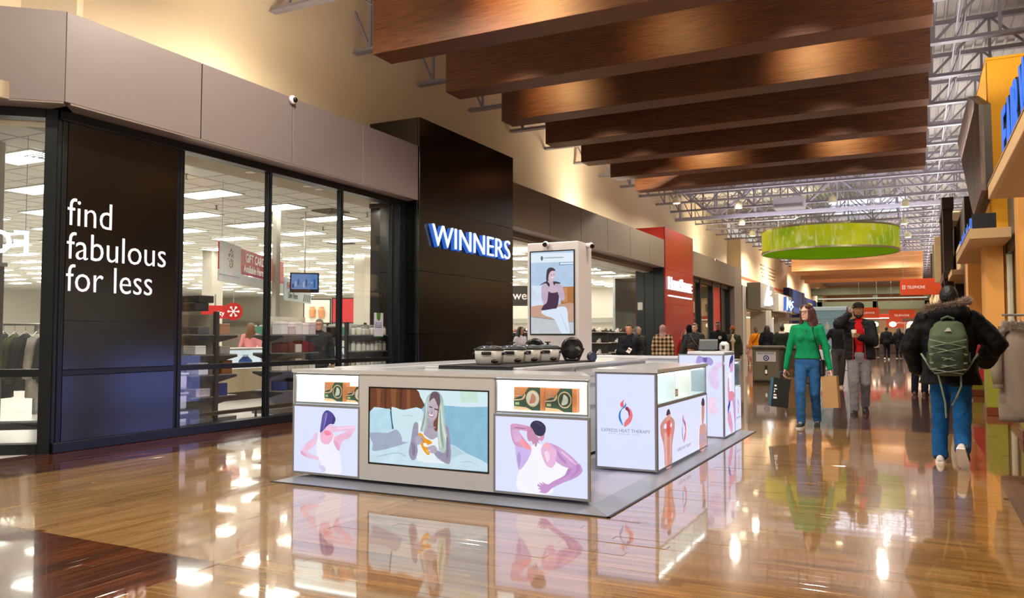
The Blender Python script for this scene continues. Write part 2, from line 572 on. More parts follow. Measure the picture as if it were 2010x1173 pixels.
# ---------------------------------------------------------------- upper wall, left
wall_m = M('upper_wall_beige', '#ecd8b8', .75, var=.03, scale=2)
struct(B().box(XW - .25, XW, 4.6, 44.0, 3.75, 7.7).build('wall_left', wall_m))
b = B().box(XW - .25, -8.4, 44.0, 62.0, 3.0, 6.6)
struct(b.build('wall_left_far', M('far_wall_peach', '#e8cfa8', .7, var=.03)))
struct(B().box(-8.402, -8.385, 44.0, 59.0, 4.35, 4.5).build('trim_1', M('orange_stripe', '#d9623a', .6)))
for k in range(4):
    z = 4.9 + k * .22
    struct(B().box(-8.40, -8.37, 50.5 - k * .2, 55.5, z, z + .07).build('trim_%d' % (2 + k), M('grille_slot', '#8c7a62', .6)))
struct(B().box(-9.35, -8.4, 62, YE, 3.0, 6.6).build('wall_left_end', M('far_wall_peach', '#e8cfa8')))
# end wall of the hall
struct(B().box(-9.4, 3.4, YE, YE + .3, 0, 7.8).build('wall_end', M('end_wall', '#a98763', .7)))
# wall behind the camera's left, store return and right side back wall
struct(B().box(2.35, 2.6, -6, YE, 0, 7.7).build('wall_right', M('right_wall_tan', '#a88a5c', .7, var=.05)))

# ---------------------------------------------------------------- timber beams
BEAM = wood_mat('beam_veneer', '#40220f', '#6e3f1b', .5, 'X', 2.2, coat=.0, rnd=.18, bump=.04)
BEAMB = wood_mat('beam_veneer_underside', '#5a3416', '#93602e', .35, 'X', .55, coat=.2, rnd=.1, bump=.03)
for i in range(7):
    y = 9.70 + 2.105 * i
    b = B().cbox(-3.765, 3.765, 0, .49, 0, .9, c=.006)
    o = b.build('ceiling_beam', BEAM, None, (-3.49, y, 5.5))
    bb = B()
    for j, xs in enumerate((-3.2, 0, 3.2)):
        bb.cyl((xs, .245, .9), (xs, .245, 1.0), .012)
    bb.build('hanger', steel_m, o)
    ordn = ['nearest', 'second', 'third', 'fourth', 'fifth', 'sixth', 'seventh and farthest'][i]
    tag(o, 'boxed brown timber beam across the hall ceiling, %s from the camera' % ordn, 'beam', 'timber beams over the hall')
PEACH = wood_mat('beam_far_maple', '#c68444', '#e6b078', .4, 'X', .5, coat=.15, rnd=.1, bump=.02)
for i in range(4):
    y = 54.5 + 2.2 * i
    o = B().cbox(-3.8, 3.8, 0, .5, 0, 1.0, c=.006).build('ceiling_beam', PEACH, None, (-3.4, y, 5.45 - .12 * i))
    B().cyl((-3, .25, 1), (-3, .25, 1.2), .012).cyl((3, .25, 1), (3, .25, 1.2), .012).build('hanger', steel_m, o)
    tag(o, 'pale maple beam behind the green drum lamp, %s of the far set' % ['first', 'second', 'third', 'fourth'][i], 'beam', 'far maple beams')

# ---------------------------------------------------------------- left facade
FASC = M('fascia_taupe_panel', '#7c706f', .48, .1, var=.04, scale=3, spec=.5)
FASC2 = M('fascia_taupe_panel_entry', '#74675a', .48, .1, var=.04, scale=3)
FRAME = M('storefront_frame_black', '#1d2023', .35, .4, var=.1)
SOFF = M('fascia_soffit', '#8b7d74', .4, .3)
fas = thing('trim_6', 'taupe metal fascia panels above the storefront', None, kind='structure')
fz0, fz1 = 3.73, 4.70
def fas_panel(y0, y1, m, parent=fas, x=XF, za=fz0, zb=fz1):
    bx('panel', m, parent, x - .04, x, y0 + .008, y1 - .008, za, zb, c=.004)
ys = [5.35, 7.16, 8.81, 10.45, 12.09]
for a, b_ in zip(ys, ys[1:]): fas_panel(a, b_, FASC)
ys = [15.87, 17.94, 19.97, 22.02, 24.1, 26.15, 27.9]
for a, b_ in zip(ys, ys[1:]): fas_panel(a, b_, FASC2)
ys = [31.95, 33.6, 35.3, 37.0, 38.6, 40.3, 42.0]
for a, b_ in zip(ys, ys[1:]): fas_panel(a, b_, FASC2)
core = B().box(XG - .1, XF - .042, 5.45, 12.09, fz0 + .01, fz1 - .03).box(XG - .1, XF - .042, 15.87, 27.9, fz0 + .01, fz1 - .03).box(XG - .1, XF - .042, 31.95, 42, fz0 + .01, fz1 - .03)
core.build('backing', M('fascia_joint_dark', '#2a2422', .6), fas)
sf = B().box(XG - .05, XF - .004, 5.42, 12.09, fz0 - .02, fz0 + .006).box(XG - .6, XF - .004, 15.87, 27.9, fz0 - .02, fz0 + .006).box(XG - .05, XF - .004, 31.95, 42, fz0 - .02, fz0 + .006)
sf.build('soffit', SOFF, fas)
# angled return to the left of the corner
C0 = Vector((XG, 5.487, 0)); AD = Vector((-.364, -.308, 0)).normalized(); AN = Vector((AD.y, -AD.x, 0))
if AN.x < 0: AN = -AN
def angp(t, d, z): return tuple(C0 + AD * t + AN * d + Vector((0, 0, z)))
def ang_box(b, t0, t1, d0, d1, z0, z1):
    q = [angp(t0, d0, z0), angp(t1, d0, z0), angp(t1, d1, z0), angp(t0, d1, z0), angp(t0, d0, z1), angp(t1, d0, z1), angp(t1, d1, z1), angp(t0, d1, z1)]
    return b.add(q, [(3, 2, 1, 0), (4, 5, 6, 7), (0, 1, 5, 4), (1, 2, 6, 5), (2, 3, 7, 6), (3, 0, 4, 7)])
ang_box(B(), -.135, 4.0, .26, .30, fz0, fz1).build('panel', FASC, fas)
ang_box(B(), -.13, 4.0, -.05, .296, fz0 - .02, fz0 + .004).build('soffit', SOFF, fas)
ang_box(B(), 0, 4.0, -.8, -.55, fz1 - 1, 7.7).build('wall_return', wall_m, fas)

def bay(name, n):
    return thing(name, None, None, kind='structure')
win = bay('window_1', 1); tag(win, 'tall black framed shop window with glass panes beside the black sign panel')
fr = B()
for a, b_ in ((5.487, 5.60), (7.06, 7.18), (8.655, 8.735), (10.27, 10.35), (11.70, 11.78)):
    bx('mullion', FRAME, win, XG - .075, XG + .005, a, b_, 0, fz0, c=.006)
    bx('mullion_fin', FRAME, win, XG + .006, XG + .018, (a + b_) / 2 - .012, (a + b_) / 2 + .012, .1, fz0 - .1, c=.003)
bx('sill', FRAME, win, XG - .14, XG + .05, 5.487, 12.1, 0, .11, c=.006)
bx('head', FRAME, win, XG - .14, XG + .05, 5.487, 12.1, fz0 - .12, fz0 - .02, c=.006)
bx('transom', FRAME, win, XG - .07, XG + .004, 5.6, 11.9, .82, .89, c=.006)
for a, b_ in ((7.18, 8.655), (8.735, 10.27), (10.35, 11.70)):
    for za, zb in ((.11, .82), (.89, fz0 - .12)):
        bx('pane', GLASS, win, XG - .05, XG - .042, a, b_, za, zb)
BLK = M('gloss_black_panel', '#060606', .2, 0, var=.2, spec=.8, coat=0, bump=.02, bscale=240)
pan = B().box(XG - .05, XG + .01, 5.60, 7.06, .89, fz0 - .12).build('sign_panel', BLK); tag(pan, 'tall gloss black panel lettered find fabulous for less', 'sign')
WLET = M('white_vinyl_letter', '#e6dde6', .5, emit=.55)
for t, z, y0, y1, h_ in (('find', 2.475, 5.61, 6.15, .30), ('fabulous', 2.10, 5.61, 6.905, .30), ('for less', 1.745, 5.61, 6.715, .30)):
    o = letters('lettering', t, .4, .006, WLET, (XG + .013, y0, z), '+X', pan, width=y1 - y0, height=h_, bold=-.003)
bx('lower_panel', BLK, pan, XG - .05, XG + .01, 5.60, 7.06, .11, .82)
bx('seam', FRAME, pan, XG + .01, XG + .0115, 5.60, 7.04, 1.42, 1.428)
# angled window to the left
win2 = bay('window_2', 2); tag(win2, 'angled shop window with dark frame at the left edge')
ang_box(B(), -.0, .12, -.12, .03, 0, fz0).build('mullion', FRAME, win2)
ang_box(B(), .12, 4, -.12, .05, 0, .11).build('sill', FRAME, win2)
ang_box(B(), .12, 4, -.12, .05, fz0 - .12, fz0 - .02).build('head', FRAME, win2)
ang_box(B(), .12, 4, -.11, .02, .82, .90).build('transom', FRAME, win2)
ang_box(B(), 2.0, 2.12, -.12, .03, 0, fz0).build('mullion', FRAME, win2)
for a, b_ in ((.12, 2.0), (2.12, 4)):
    for za, zb in ((.11, .82), (.90, fz0 - .12)):
        ang_box(B(), a, b_, -.05, -.042, za, zb).build('pane', GLASS, win2)

# WINNERS block
wb = thing('storefront_pylon', 'projecting gloss black block carrying a lit white WINNERS sign', 'storefront')
for za, zb in ((0, 1.29), (1.295, 2.43), (2.435, 3.63), (3.635, 5.23)):
    bx('panel', BLK, wb, XB - .05, XB, 12.1, 15.86, za, zb, c=.004)
    bx('side_panel', BLK, wb, XG - .02 if zb < 4 else XW, XB - .052, 12.1, 12.15, za, zb, c=.004)
    if zb < 4: bx('inner_panel', BLK, wb, XG - .55, XG - .16, 12.1, 12.15, za, zb, c=.004)
    bx('far_side_panel', BLK, wb, XG - .55 if zb < 4 else XW, XB - .052, 15.81, 15.86, za, zb, c=.004)
bx('core', M('block_core', '#0d0c0c', .5), wb, XW if True else 0, XB - .053, 12.152, 15.808, .02, 5.2)
SIGN = GLOW('sign_tube_bluewhite', '#cfe6ff', 2.2)
SIGNE = GLOW('sign_edge_blue', '#2a62c8', 1.0)
letters('sign_letters_edge', 'WINNERS', .5, .07, SIGNE, (XB + .03, 12.40, 2.905), '+X', wb, width=3.16, height=.42, bold=.006)
letters('sign_letters', 'WINNERS', .5, .02, SIGN, (XB + .08, 12.42, 2.925), '+X', wb, width=3.14, height=.40, bold=-.006)
bx('window_jamb', FRAME, wb, XG - .16, XG + .03, 11.9, 12.1, 0, fz0, c=.006)

# entry opening 15.86 .. 28 is open; portal soffit and jamb
ent = thing('door_1', 'wide open shop entrance under the taupe fascia', None, kind='structure')
bx('lintel', M('entry_lintel', '#6f665f', .4), ent, XG - .65, XG - .12, 15.87, 27.9, fz0 - .14, fz0 - .025)
bx('track', M('entry_track', '#b7b2a6', .4), ent, XG - .5, XG - .25, 15.9, 27.9, fz0 - .18, fz0 - .141)
# HOMESENSE block
RED = M('gloss_red_panel', '#8e1218', .3, 0, var=.1, coat=.1, spec=.5)
REDT = M('gloss_red_panel_top', '#c81d1a', .3, 0, var=.06, coat=.3)
hb = thing('storefront_pylon', 'projecting gloss red block carrying a white HOMESENSE sign', 'storefront')
for za, zb in ((0, 2.43), (2.435, 3.68), (3.685, 5.17)):
    bx('panel', RED, hb, XB - .05, XB, 27.95, 31.93, za, zb, c=.004)
bx('side_panel', REDT, hb, XW, XB - .052, 27.95, 28.0, 3.9, 5.17, c=.004)
JMB = M('entry_jamb_green_black', '#20282a', .3, .2, spec=.6, var=.08)
bx('jamb_panel', JMB, hb, XG - .1, XB - .052, 27.95, 28.0, 0, 3.7, c=.004)
bx('jamb_panel', JMB, hb, XG - .45, XG - .11, 27.95, 28.0, 0, 3.7, c=.004)
bx('jamb_panel', JMB, hb, XG - .75, XG - .46, 27.95, 28.0, 0, 3.7, c=.004)
bx('alarm_box', M('alarm_box_grey', '#c9c7c0', .5), hb, XG - .70, XG - .52, 27.90, 27.95, 2.2, 2.48, c=.01)
bx('core', M('block_core_red', '#5a1112', .5), hb, XW, XB - .053, 28.002, 31.9, .02, 5.15)
WS = GLOW('sign_face_white', '#f4f4fa', 1.6)
letters('sign_letters', 'H', .6, .05, WS, (XB + .03, 28.25, 2.95), '+X', hb, width=.42, height=.46, bold=.004)
letters('sign_letters', 'OME', .5, .05, WS, (XB + .03, 28.72, 2.95), '+X', hb, width=1.05, height=.36, bold=.004)
letters('sign_letters', 'S', .6, .05, WS, (XB + .03, 29.82, 2.95), '+X', hb, width=.38, height=.46, bold=.004)
letters('sign_letters', 'ENSE', .5, .05, WS, (XB + .03, 30.24, 2.95), '+X', hb, width=1.35, height=.36, bold=.004)
bx('sign_underline', WS, hb, XB, XB + .04, 28.3, 31.55, 2.70, 2.75)
# glazing beyond the red block
w3 = thing('window_3', 'tall black framed shop window beyond the red block', None, kind='structure')
for a in (32.0, 34.1, 36.4, 38.2, 40.0):
    bx('mullion', FRAME, w3, XG - .12, XG + .08, a, a + .16, 0, fz0, c=.01)
bx('head', FRAME, w3, XG - .12, XG + .05, 32, 40.2, fz0 - .2, fz0 - .02)
bx('sill', FRAME, w3, XG - .12, XG + .05, 32, 40.2, 0, .11)
bx('pier', FASC2, w3, XG - .3, XF - .01, 40.2, 42, 0, fz0 - .02)
bx('red_panel', REDT, w3, XG - .1, XG + .03, 36.6, 38.15, .11, fz0 - .2)
for a, b_ in ((32.16, 34.1), (34.26, 36.4), (38.36, 40)):
    bx('pane', GLASS, w3, XG - .05, XG - .042, a, b_, .11, fz0 - .2)
bx('back_panel', M('window_back_grey', '#9aa09a', .5), w3, XG - 3.1, XG - 3.0, 32.0, 42.0, 0, fz0)
bx('back_floor', M('window_floor', '#b8b2a8', .5), w3, XG - 3.0, XG - .15, 32.0, 42.0, -.05, .01)
bx('back_ceiling', M('window_ceiling', '#c9c4b4', .5), w3, XG - 3.0, XG - .15, 32.0, 42.0, fz0 - .05, fz0)
# ================================================================== STORE INTERIOR (behind the glass)
SX0, SX1, SY0, SY1, SZ = -46.0, XG - .12, -2.0, 41.0, 3.9
sfl = M('store_floor_vinyl', '#d0ccc6', .25, var=.05, scale=2)
struct(B().box(SX0, SX1, SY0, SY1, -.2, .002).build('floor_store', sfl))
cei_m = M('store_ceiling_tile', '#cfccc2', .85, var=.02)
struct(B().box(SX0, SX1 - .9, SY0, SY1, SZ, SZ + .15).build('ceiling_store', cei_m))
grid = B()
for i in range(60):
    x = -9.4 - i * .61
    grid.box(x - .012, x + .012, SY0, SY1, SZ - .006, SZ)
for i in range(66):
    y = 1.0 + i * .61
    grid.box(SX0, SX1 - .9, y - .012, y + .012, SZ - .0055, SZ)
tag(struct(grid.build('trim_30', M('ceiling_grid_tee', '#b2afa6', .6))), 'white tee grid of the suspended shop ceiling')
SOF2 = M('store_soffit_beige', '#a8977f', .7, var=.03)
struct(B().box(SX1 - .95, SX1 + .02, 4.2, SY1, 3.72, 3.9).build('trim_31', SOF2))
STW = M('store_wall_offwhite', '#c9c3b4', .7, var=.03)
struct(B().box(SX0, SX1 - .2, SY1, SY1 + .2, 0, SZ).build('wall_store_end', STW))
struct(B().box(SX0 - .2, SX0, SY0, SY1, 0, SZ).build('wall_store_back', STW))
struct(B().box(SX0, SX1 - .2, SY0 - .2, SY0, 0, SZ).build('wall_store_near', STW))
struct(B().box(SX0, -9.0, 28.1, 28.3, 0, 0.01).build('trim_32', STW))
# shelf ledge on the end wall
struct(B().box(SX0, SX1 - .3, SY1 - .5, SY1, 2.0, 2.25).build('trim_33', M('store_wall_ledge', '#8f8c80', .6)))

# ceiling lights
DIFF = GLOW('troffer_diffuser', '#fffaf0', 16.0, .01)
TRF = M('troffer_frame', '#d6d4cc', .5)
ORD = 'first second third fourth fifth sixth seventh eighth ninth tenth eleventh twelfth thirteenth fourteenth fifteenth sixteenth seventeenth eighteenth nineteenth twentieth twenty-first twenty-second twenty-third twenty-fourth'.split()
fm = B()
fm.box(-.60, -.57, -.30, .30, -.03, 0).box(.57, .60, -.30, .30, -.03, 0).box(-.57, .57, -.30, -.27, -.03, 0).box(-.57, .57, .27, .30, -.03, 0)
fm = fm.mesh('ceiling_light', TRF)
dm = B().box(-.57, .57, -.27, .27, -.02, -.004).mesh('diffuser', DIFF)
nt_ = 0
for i in range(15):
    x = -11.65 - 2.33 * i
    for j in range(-6, 18):
        y = 10.63 + 1.72 * j
        if y > SY1 - .6: continue
        a = proj(x, y, SZ)
        if a is None or a[0] < -250 or a[0] > 1330: continue
        if y > 25.8 and i > 10: continue
        nt_ += 1
        o = put('ceiling_light', fm, None, (x, y, SZ - .006))
        put('diffuser', dm, o)
        near = 'near' if i < 2 else ('middle' if i < 6 else 'far')
        tag(o, '%s shop ceiling light in the %s row from the glass, %s from the left' % (near, ORD[i], ORD[j + 6]), 'ceiling light', 'shop ceiling lights, row %d' % (i + 1))
# downlights in the soffit
for k, y in enumerate((8.9, 10.17, 10.46, 12.0, 18.5, 20.5, 22.5, 24.5)):
    o = B().lathe([(.075, -.012), (.075, 0), (.06, .0)], n=14).build('downlight', M('downlight_trim', '#d8d2c4', .4), None, (SX1 - .48, y, 3.722))
    B().lathe([(.055, -.008), (.001, -.008)], n=14).build('bulb', GLOW('downlight_glow', '#fff0d4', 5), o)
    lamp('soffit_spot', 'SPOT', (SX1 - .48, y, 3.70), 70, WHITE, (SX1 - .48, y, 0), spot=2.3, blend=.6, soft=.05)
    tag(o, 'small round downlight in the beige soffit, %s from the left' % ['first', 'second', 'third', 'fourth', 'fifth', 'sixth', 'seventh', 'eighth'][k], 'downlight', 'soffit downlights')
# vents
VENT = M('vent_dark', '#4d4a45', .6)
for k, (x, y) in enumerate(((-11.3, 7.4), (-11.0, 13.3), (-14.5, 18.0), (-11.3, 24.4))):
    o = thing('ceiling_vent', 'square louvred ceiling vent, %s from the left' % ['first', 'second', 'third', 'fourth'][k], 'vent', (x, y, SZ - .02), group='shop ceiling vents')
    for q in range(4):
        r = .28 - q * .07
        b = B().box(-r, r, -r, -r + .03, -.01 - q * .004, .01).box(-r, r, r - .03, r, -.01 - q * .004, .01).box(-r, -r + .03, -r, r, -.01 - q * .004, .01).box(r - .03, r, -r, r, -.01 - q * .004, .01)
        b.build('louvre', VENT, o)
# sprinklers
for k, (x, y) in enumerate(((-10.6, 9.2), (-12.6, 11.7), (-12.8, 15.2), (-10.5, 13.9), (-11.9, 7.9))):
    o = B().cyl((0, 0, -.08), (0, 0, 0), .012).cyl((0, 0, -.09), (0, 0, -.08), .035).cyl((0, 0, -.006), (0, 0, 0), .04).build('sprinkler', M('sprinkler_metal', '#77726a', .4, .6), None, (x, y, SZ - .003))
    tag(o, 'small metal fire sprinkler under the shop ceiling', 'sprinkler', 'shop sprinklers')
# columns
COLM = M('store_column', '#b9b2a4', .7)
COLD = M('store_column_wrap', '#6d6860', .6)
for k, (x, y) in enumerate(((-11.35, 6.35), (-19.5, 18.0), (-16.0, 21.0), (-11.6, 12.35))):
    o = thing('column', ['square column with grey lower wrap seen through the angled window', 'pale square shop column behind the cashier', 'pale square shop column right of the hanging screen', 'thin pale shop column beside the gift sign'][k], 'column', (x, y, 0))
    wd = .25 if k == 0 else (.06 if k == 3 else .22)
    bx('shaft', COLM, o, -wd, wd, -wd, wd, 2.2 if k == 0 else 0, SZ, c=.01)
    if k == 0:
        bx('wrap', COLD, o, -wd - .02, wd + .02, -wd - .02, wd + .02, 0, 2.2, c=.01)
        bx('cap', COLM, o, -wd - .04, wd + .04, -wd - .04, wd + .04, 2.2, 2.25)
        bx('alarm', M('alarm_red', '#b3342a', .5), o, -.05, .05, -wd - .05, -wd, 2.55, 2.8)

# ---- gondola shelving running back from the window
SHELF = M('shelf_grey', '#6f716f', .5, .2)
POST = M('shelf_post', '#3b3c3e', .45, .4)
BACKP = M('shelf_back', '#c7c2b6', .6)
def mcol(c, r=.5): return M('goods_' + c, '#' + c, r, var=.1)
def gondola(x, y, L, label, levels, left=.42, right=.42, top=1.6, rz=0):
    t = thing('shelving_unit', label, 'shelf', (x, y, 0), rz)
    for k in range(int(L / 1.2) + 1):
        bx('post', POST, t, -k * 1.2 - .03, -k * 1.2 + .03, -.03, .03, 0, top, c=.004)
    bx('back_panel', BACKP, t, -L, -.03, -.012, .012, .12, top - .04)
    bx('base', SHELF, t, -L, 0, -left if left else 0, right, .06, .12)
    for z in levels:
        for sgn, dp in ((-1, left), (1, right)):
            if not dp: continue
            bx('shelf', SHELF, t, -L, 0, sgn * .02, sgn * dp, z - .02, z, c=.004)
            b = B()
            for k in range(int(L / 1.2) + 1):
                b.prism([(0, -.10), (dp, -.02), (dp, -.001), (0, -.001)], lambda u, v, w_, kk=k: (-kk * 1.2 + w_ - .02, sgn * u, z - .02 + v), 0, .02)
            b.build('bracket', POST, t)
    return t
gA = gondola(-8.75, 8.16, 1.3, 'double sided shop shelving unit behind the second window pane', (.42, .72, 1.0, 1.28), .42, .40)
gB = gondola(-8.95, 9.36, .84, 'white goods shelving unit left of the grey haired shopper', (.42, .72, 1.0, 1.28), .3, .3, rz=-PI / 2)
gC = gondola(-8.82, 11.12, .9, 'glassware shelving unit behind the last window pane', (.42, .72, 1.0, 1.28), 0, .3, top=1.5, rz=-PI / 2)
gD = gondola(-12.5, 16.5, 4.0, 'far shelving unit with boxes behind the grey haired shopper', (.5, .9, 1.3), .5, .5)
def carton(name, x, y, z, sx, sy, sz, col, label, cat, group):
    o = B().cbox(-sx / 2, sx / 2, -sy / 2, sy / 2, 0, sz, c=.006).build(name, mcol(col), None, (x, y, z + .001))
    B().box(-sx / 2 - .001, sx / 2 + .001, -sy / 2 - .001, sy / 2 + .001, sz * .78, sz * .8).build('lid_seam', M('seam_dark', '#55504a', .6), o)
    return tag(o, label, cat, group)
def jar(x, y, z, r, h, col, label, group):
    o = B().lathe([(r * .9, 0), (r, h * .08), (r, h * .7), (r * .7, h * .8)], n=12).build('jar', mcol(col, .2), None, (x, y, z + .001))
    B().lathe([(r * .75, h * .8), (r * .75, h), (r * .2, h)], n=12).build('lid', mcol('8a8a86', .3), o)
    return tag(o, label, 'jar', group)
# goods on gA: left (towards smaller y) and right
for z, side, cols, lab in ((1.6, -1, ['26272a', '303134'], 'black gift box stacked on top of the second pane shelving'),
                           (1.28, -1, ['55565a', '8d8c88'], 'grey boxed gadget on the top shelf of the second pane shelving'),
                           (1.28, 1, ['3f8f70', 'a3785a'], 'small green or tan carton on the top shelf of the second pane shelving'),
                           (1.0, -1, ['2c2c30', 'd8d6d8'], 'dark or white carton on the upper shelf of the second pane shelving'),
                           (1.0, 1, ['8e8a84', 'b8aea2'], 'beige carton on the upper shelf, right side of the second pane shelving'),
                           (.72, 1, ['7a4a22', '96572a'], 'amber carton on the middle shelf of the second pane shelving'),
                           (.72, -1, ['c8c4dc', 'd6d4e2'], 'white storage carton on the middle shelf of the second pane shelving'),
                           (.42, 1, ['1d1f26', '233a86'], 'navy or black carton on the low shelf of the second pane shelving'),
                           (.42, -1, ['b9a9b4', 'cfc6ca'], 'pale carton on the low shelf of the second pane shelving')):
    for k in range(3):
        s_ = .16 + random.random() * .1
        h_ = .1 + random.random() * .1 if z < 1.5 else .11
        carton('carton', -8.9 - k * .33, 8.16 + side * (.16 + random.random() * .1), z, .24, s_, h_, random.choice(cols), lab, 'carton', lab)
for k in range(2):
    carton('carton', -8.92 - k * .4, 8.0, 1.715, .3, .26, .1, '26272a', 'upper black gift box of the pile on the second pane shelving', 'carton', 'upper black gift boxes')
for z, cols, lab in ((1.28, ['d9d6da', 'e3dfe2', 'c9b8c2'], 'white boxed set on the top shelf beside the grey haired shopper'),
                     (1.0, ['5a2b30', '7a2a34', 'c9c0bc'], 'dark red mug box on the upper shelf beside the grey haired shopper'),
                     (.72, ['cfcabf', 'bfb8ac'], 'cream carton on the middle shelf beside the grey haired shopper'),
                     (.42, ['24356e', '1c2440'], 'blue carton on the low shelf beside the grey haired shopper')):
    for k in range(5):
        for q in range(1):
            carton('carton', -8.79, 9.46 + k * .16, z, .2, .14, .12 + .08 * random.random(), random.choice(cols), lab, 'carton', lab)
for z, lab in ((1.28, 'clear glass jar on the top shelf behind the last pane'), (1.0, 'clear glass jar on the upper shelf behind the last pane'), (.72, 'pale jar on the middle shelf behind the last pane')):
    for k in range(2):
        for q in range(7):
            jar(-8.62 - k * .11, 11.2 + q * .12, z, .045, .13 + .05 * random.random(), random.choice(['c9ccc4', 'b9b4a4', 'd6d2c6']), lab, lab)
for z in (.5, .9, 1.3):
    for k in range(6):
        carton('carton', -12.8 - k * .6, 16.25, z, .4, .3, .18 + .1 * random.random(), random.choice(['c9c2b8', 'b03a34', '3d7a62', '7a7672', 'd8d2c8']), 'carton on the far shelving behind the grey haired shopper', 'carton', 'cartons on the far shelving')
# a clear tub pile behind the glass
for k in range(3):
    o = B().cbox(-.18, .18, -.22, .22, 0, .2, c=.02).build('storage_tub', M('tub_white', '#cfd2ea', .35), None, (-8.95, 7.48, .02 + k * .26))
    bx('lid', M('tub_lid', '#dfe0ee', .3), o, -.19, .19, -.23, .23, .2, .225)
    tag(o, 'white storage tub stacked behind the second pane, %s' % ['lowest', 'middle', 'topmost'][k], 'tub', 'stacked storage tubs')

# ---- cashier counter with lit glass case
t = thing('sales_counter', 'long cashier counter with lit glass case behind the second pane', 'counter', (-12.3, 14.1, 0))
CB = M('counter_beige', '#b8a88c', .45)
bx('body', CB, t, -.4, .4, -3.0, 3.2, .16, .62, c=.01)
bx('kick', M('counter_kick', '#4a433c', .5), t, -.36, .36, -2.95, 3.15, 0, .16)
bx('case_floor', M('case_white', '#e8eef2', .4, emit=.6), t, -.38, .38, -2.9, 3.1, .62, .64)
bx('case_back', M('case_white', '#e8eef2', .4), t, -.38, -.36, -2.9, 3.1, .64, .98)
bx('case_glass', CLEAR, t, .38, .386, -2.9, 3.1, .64, .98)
bx('top', M('counter_top', '#a9a59c', .3), t, -.42, .42, -3.05, 3.25, .98, 1.02, c=.006)
for k in range(10):
    y = -2.6 + k * .6
    o = B().lathe([(.02, 0), (.11 + .04 * (k % 2), .03), (.13, .13), (.06, .2)], n=10).build('display_vase', mcol(['dfe7ef', '2f62b8', 'd8b8dc', 'cfe3ea'][k % 4], .25), None, (-12.15, 14.1 + y, .641))
    B().lathe([(.05, .2), (.065, .24), (.05, .24)], n=10).build('rim', mcol('eef2f4', .2), o)
    tag(o, 'small %s ornament inside the lit cashier case' % ['white', 'blue', 'lilac', 'pale blue'][k % 4], 'ornament', 'ornaments in the cashier case %d' % (k % 4))
for k, y in enumerate((13.0, 14.9, 15.8)):
    o = thing('cash_register', 'cash register screen on the cashier counter, %s from the left' % ['first', 'second', 'third'][k], 'cash register', (-12.3, y, 1.021), group='cash registers')
    bx('base', mcol('2e2f31'), o, -.15, .15, -.15, .15, 0, .1, c=.01)
    bx('screen', mcol('1e1f22', .2), o, .02, .05, -.17, .17, .2, .45, c=.006)
    bx('neck', mcol('2e2f31'), o, -.03, .02, -.03, .03, .1, .3)
# low barrier rail behind the glass
o = thing('barrier_rail', 'low metal tube rail just inside the shop window', 'rail', (-8.62, 0, 0))
B().cyl((0, 7.3, .2), (0, 12.0, .2), .03).build('tube', M('rail_dark_metal', '#55534e', .35, .8), o)
for y in (7.6, 8.8, 10.1, 11.4): B().cyl((0, y, 0), (0, y, .2), .018).build('post', M('rail_dark_metal', '#55534e'), o)

# ---- hanging signs
def hang_sign(name, label, p0, p1, z0, z1, mat, extra=None):
    a, b_ = Vector((*p0, 0)), Vector((*p1, 0))
    ang = math.atan2((b_ - a).y, (b_ - a).x)
    t = thing(name, label, 'sign', (a.x, a.y, 0), ang)
    L = (b_ - a).length
    bx('board', mat, t, 0, L, -.01, .01, z0, z1)
    B().cyl((.15, 0, z1), (.15, 0, SZ), .004).cyl((L - .15, 0, z1), (L - .15, 0, SZ), .004).build('wire', M('sign_wire', '#b0aea8', .4), t)
    return t, L
SGW = M('sign_white', '#d8d8d4', .5); SGR = M('sign_red', '#c3201f', .45); SGB = M('sign_pale', '#b9c9cc', .5)
s1, L = hang_sign('hanging_sign', 'red GIFT CARDS Available hanging sign with a white ornament panel', (-10.4, 9.72), (-12.2, 13.2), 2.38, 2.84, SGR)
bx('ornament_panel', SGW, s1, .0, 1.05, -.03, -.012, 2.30, 2.86)
bx('lower_board', SGW, s1, 0, L, -.012, .012, 2.18, 2.37)
wl = M('sign_letter_white', '#f2f0ee', .5, emit=.2)
def sign_text(t, txt, x, z, h, mat, width=None, y=-.02):
    me = text_mesh(txt, h * 1.35, .004, mat, bold=.003)
    o = put('lettering', me, t); o.rotation_euler = (PI / 2, 0, 0); o.location = (x, y, z)
    return o
sign_text(s1, 'GIFT CARDS', 1.35, 2.62, .17, wl, y=-.016); sign_text(s1, 'Available Here', 1.25, 2.43, .15, wl, y=-.016)
og = B()
for k in range(40):
    a_ = random.random() * 2 * PI; r = .16 * math.sqrt(random.random())
    og.box(.52 + r * math.cos(a_) - .012, .52 + r * math.cos(a_) + .012, -.034, -.031, 2.6 + r * math.sin(a_) - .01, 2.6 + r * math.sin(a_) + .012)
og.build('ornament_print', M('ornament_olive', '#77804f', .6), s1)
s2, L = hang_sign('hanging_sign', 'pale FAB GIFTS Live Here hanging sign below the red one', (-11.9, 12.9), (-12.9, 14.9), 2.02, 2.5, SGB)
sign_text(s2, 'FAB GIFTS', .2, 2.27, .15, M('sign_letter_red', '#b3282c', .5), y=-.014); sign_text(s2, 'Live Here', .3, 2.08, .14, M('sign_letter_dark', '#39454a', .5), y=-.014)
for k in range(4): B().prism([(1.5 + k * .16, 2.05), (1.58 + k * .16, 2.05), (1.7 + k * .16, 2.22), (1.62 + k * .16, 2.22)], lambda u, v, w_: (u, w_, v), -.014, -.011).build('stripe', M('sign_green_dark', '#23443a', .5), s2)
tv_ = thing('hanging_screen', 'black security screen hanging from a pole in the shop', 'screen', (-11.6, 13.2, 0), .7)
bx('case', mcol('15171a', .3), tv_, -.3, .3, -.03, .05, 2.18, 2.6, c=.01)
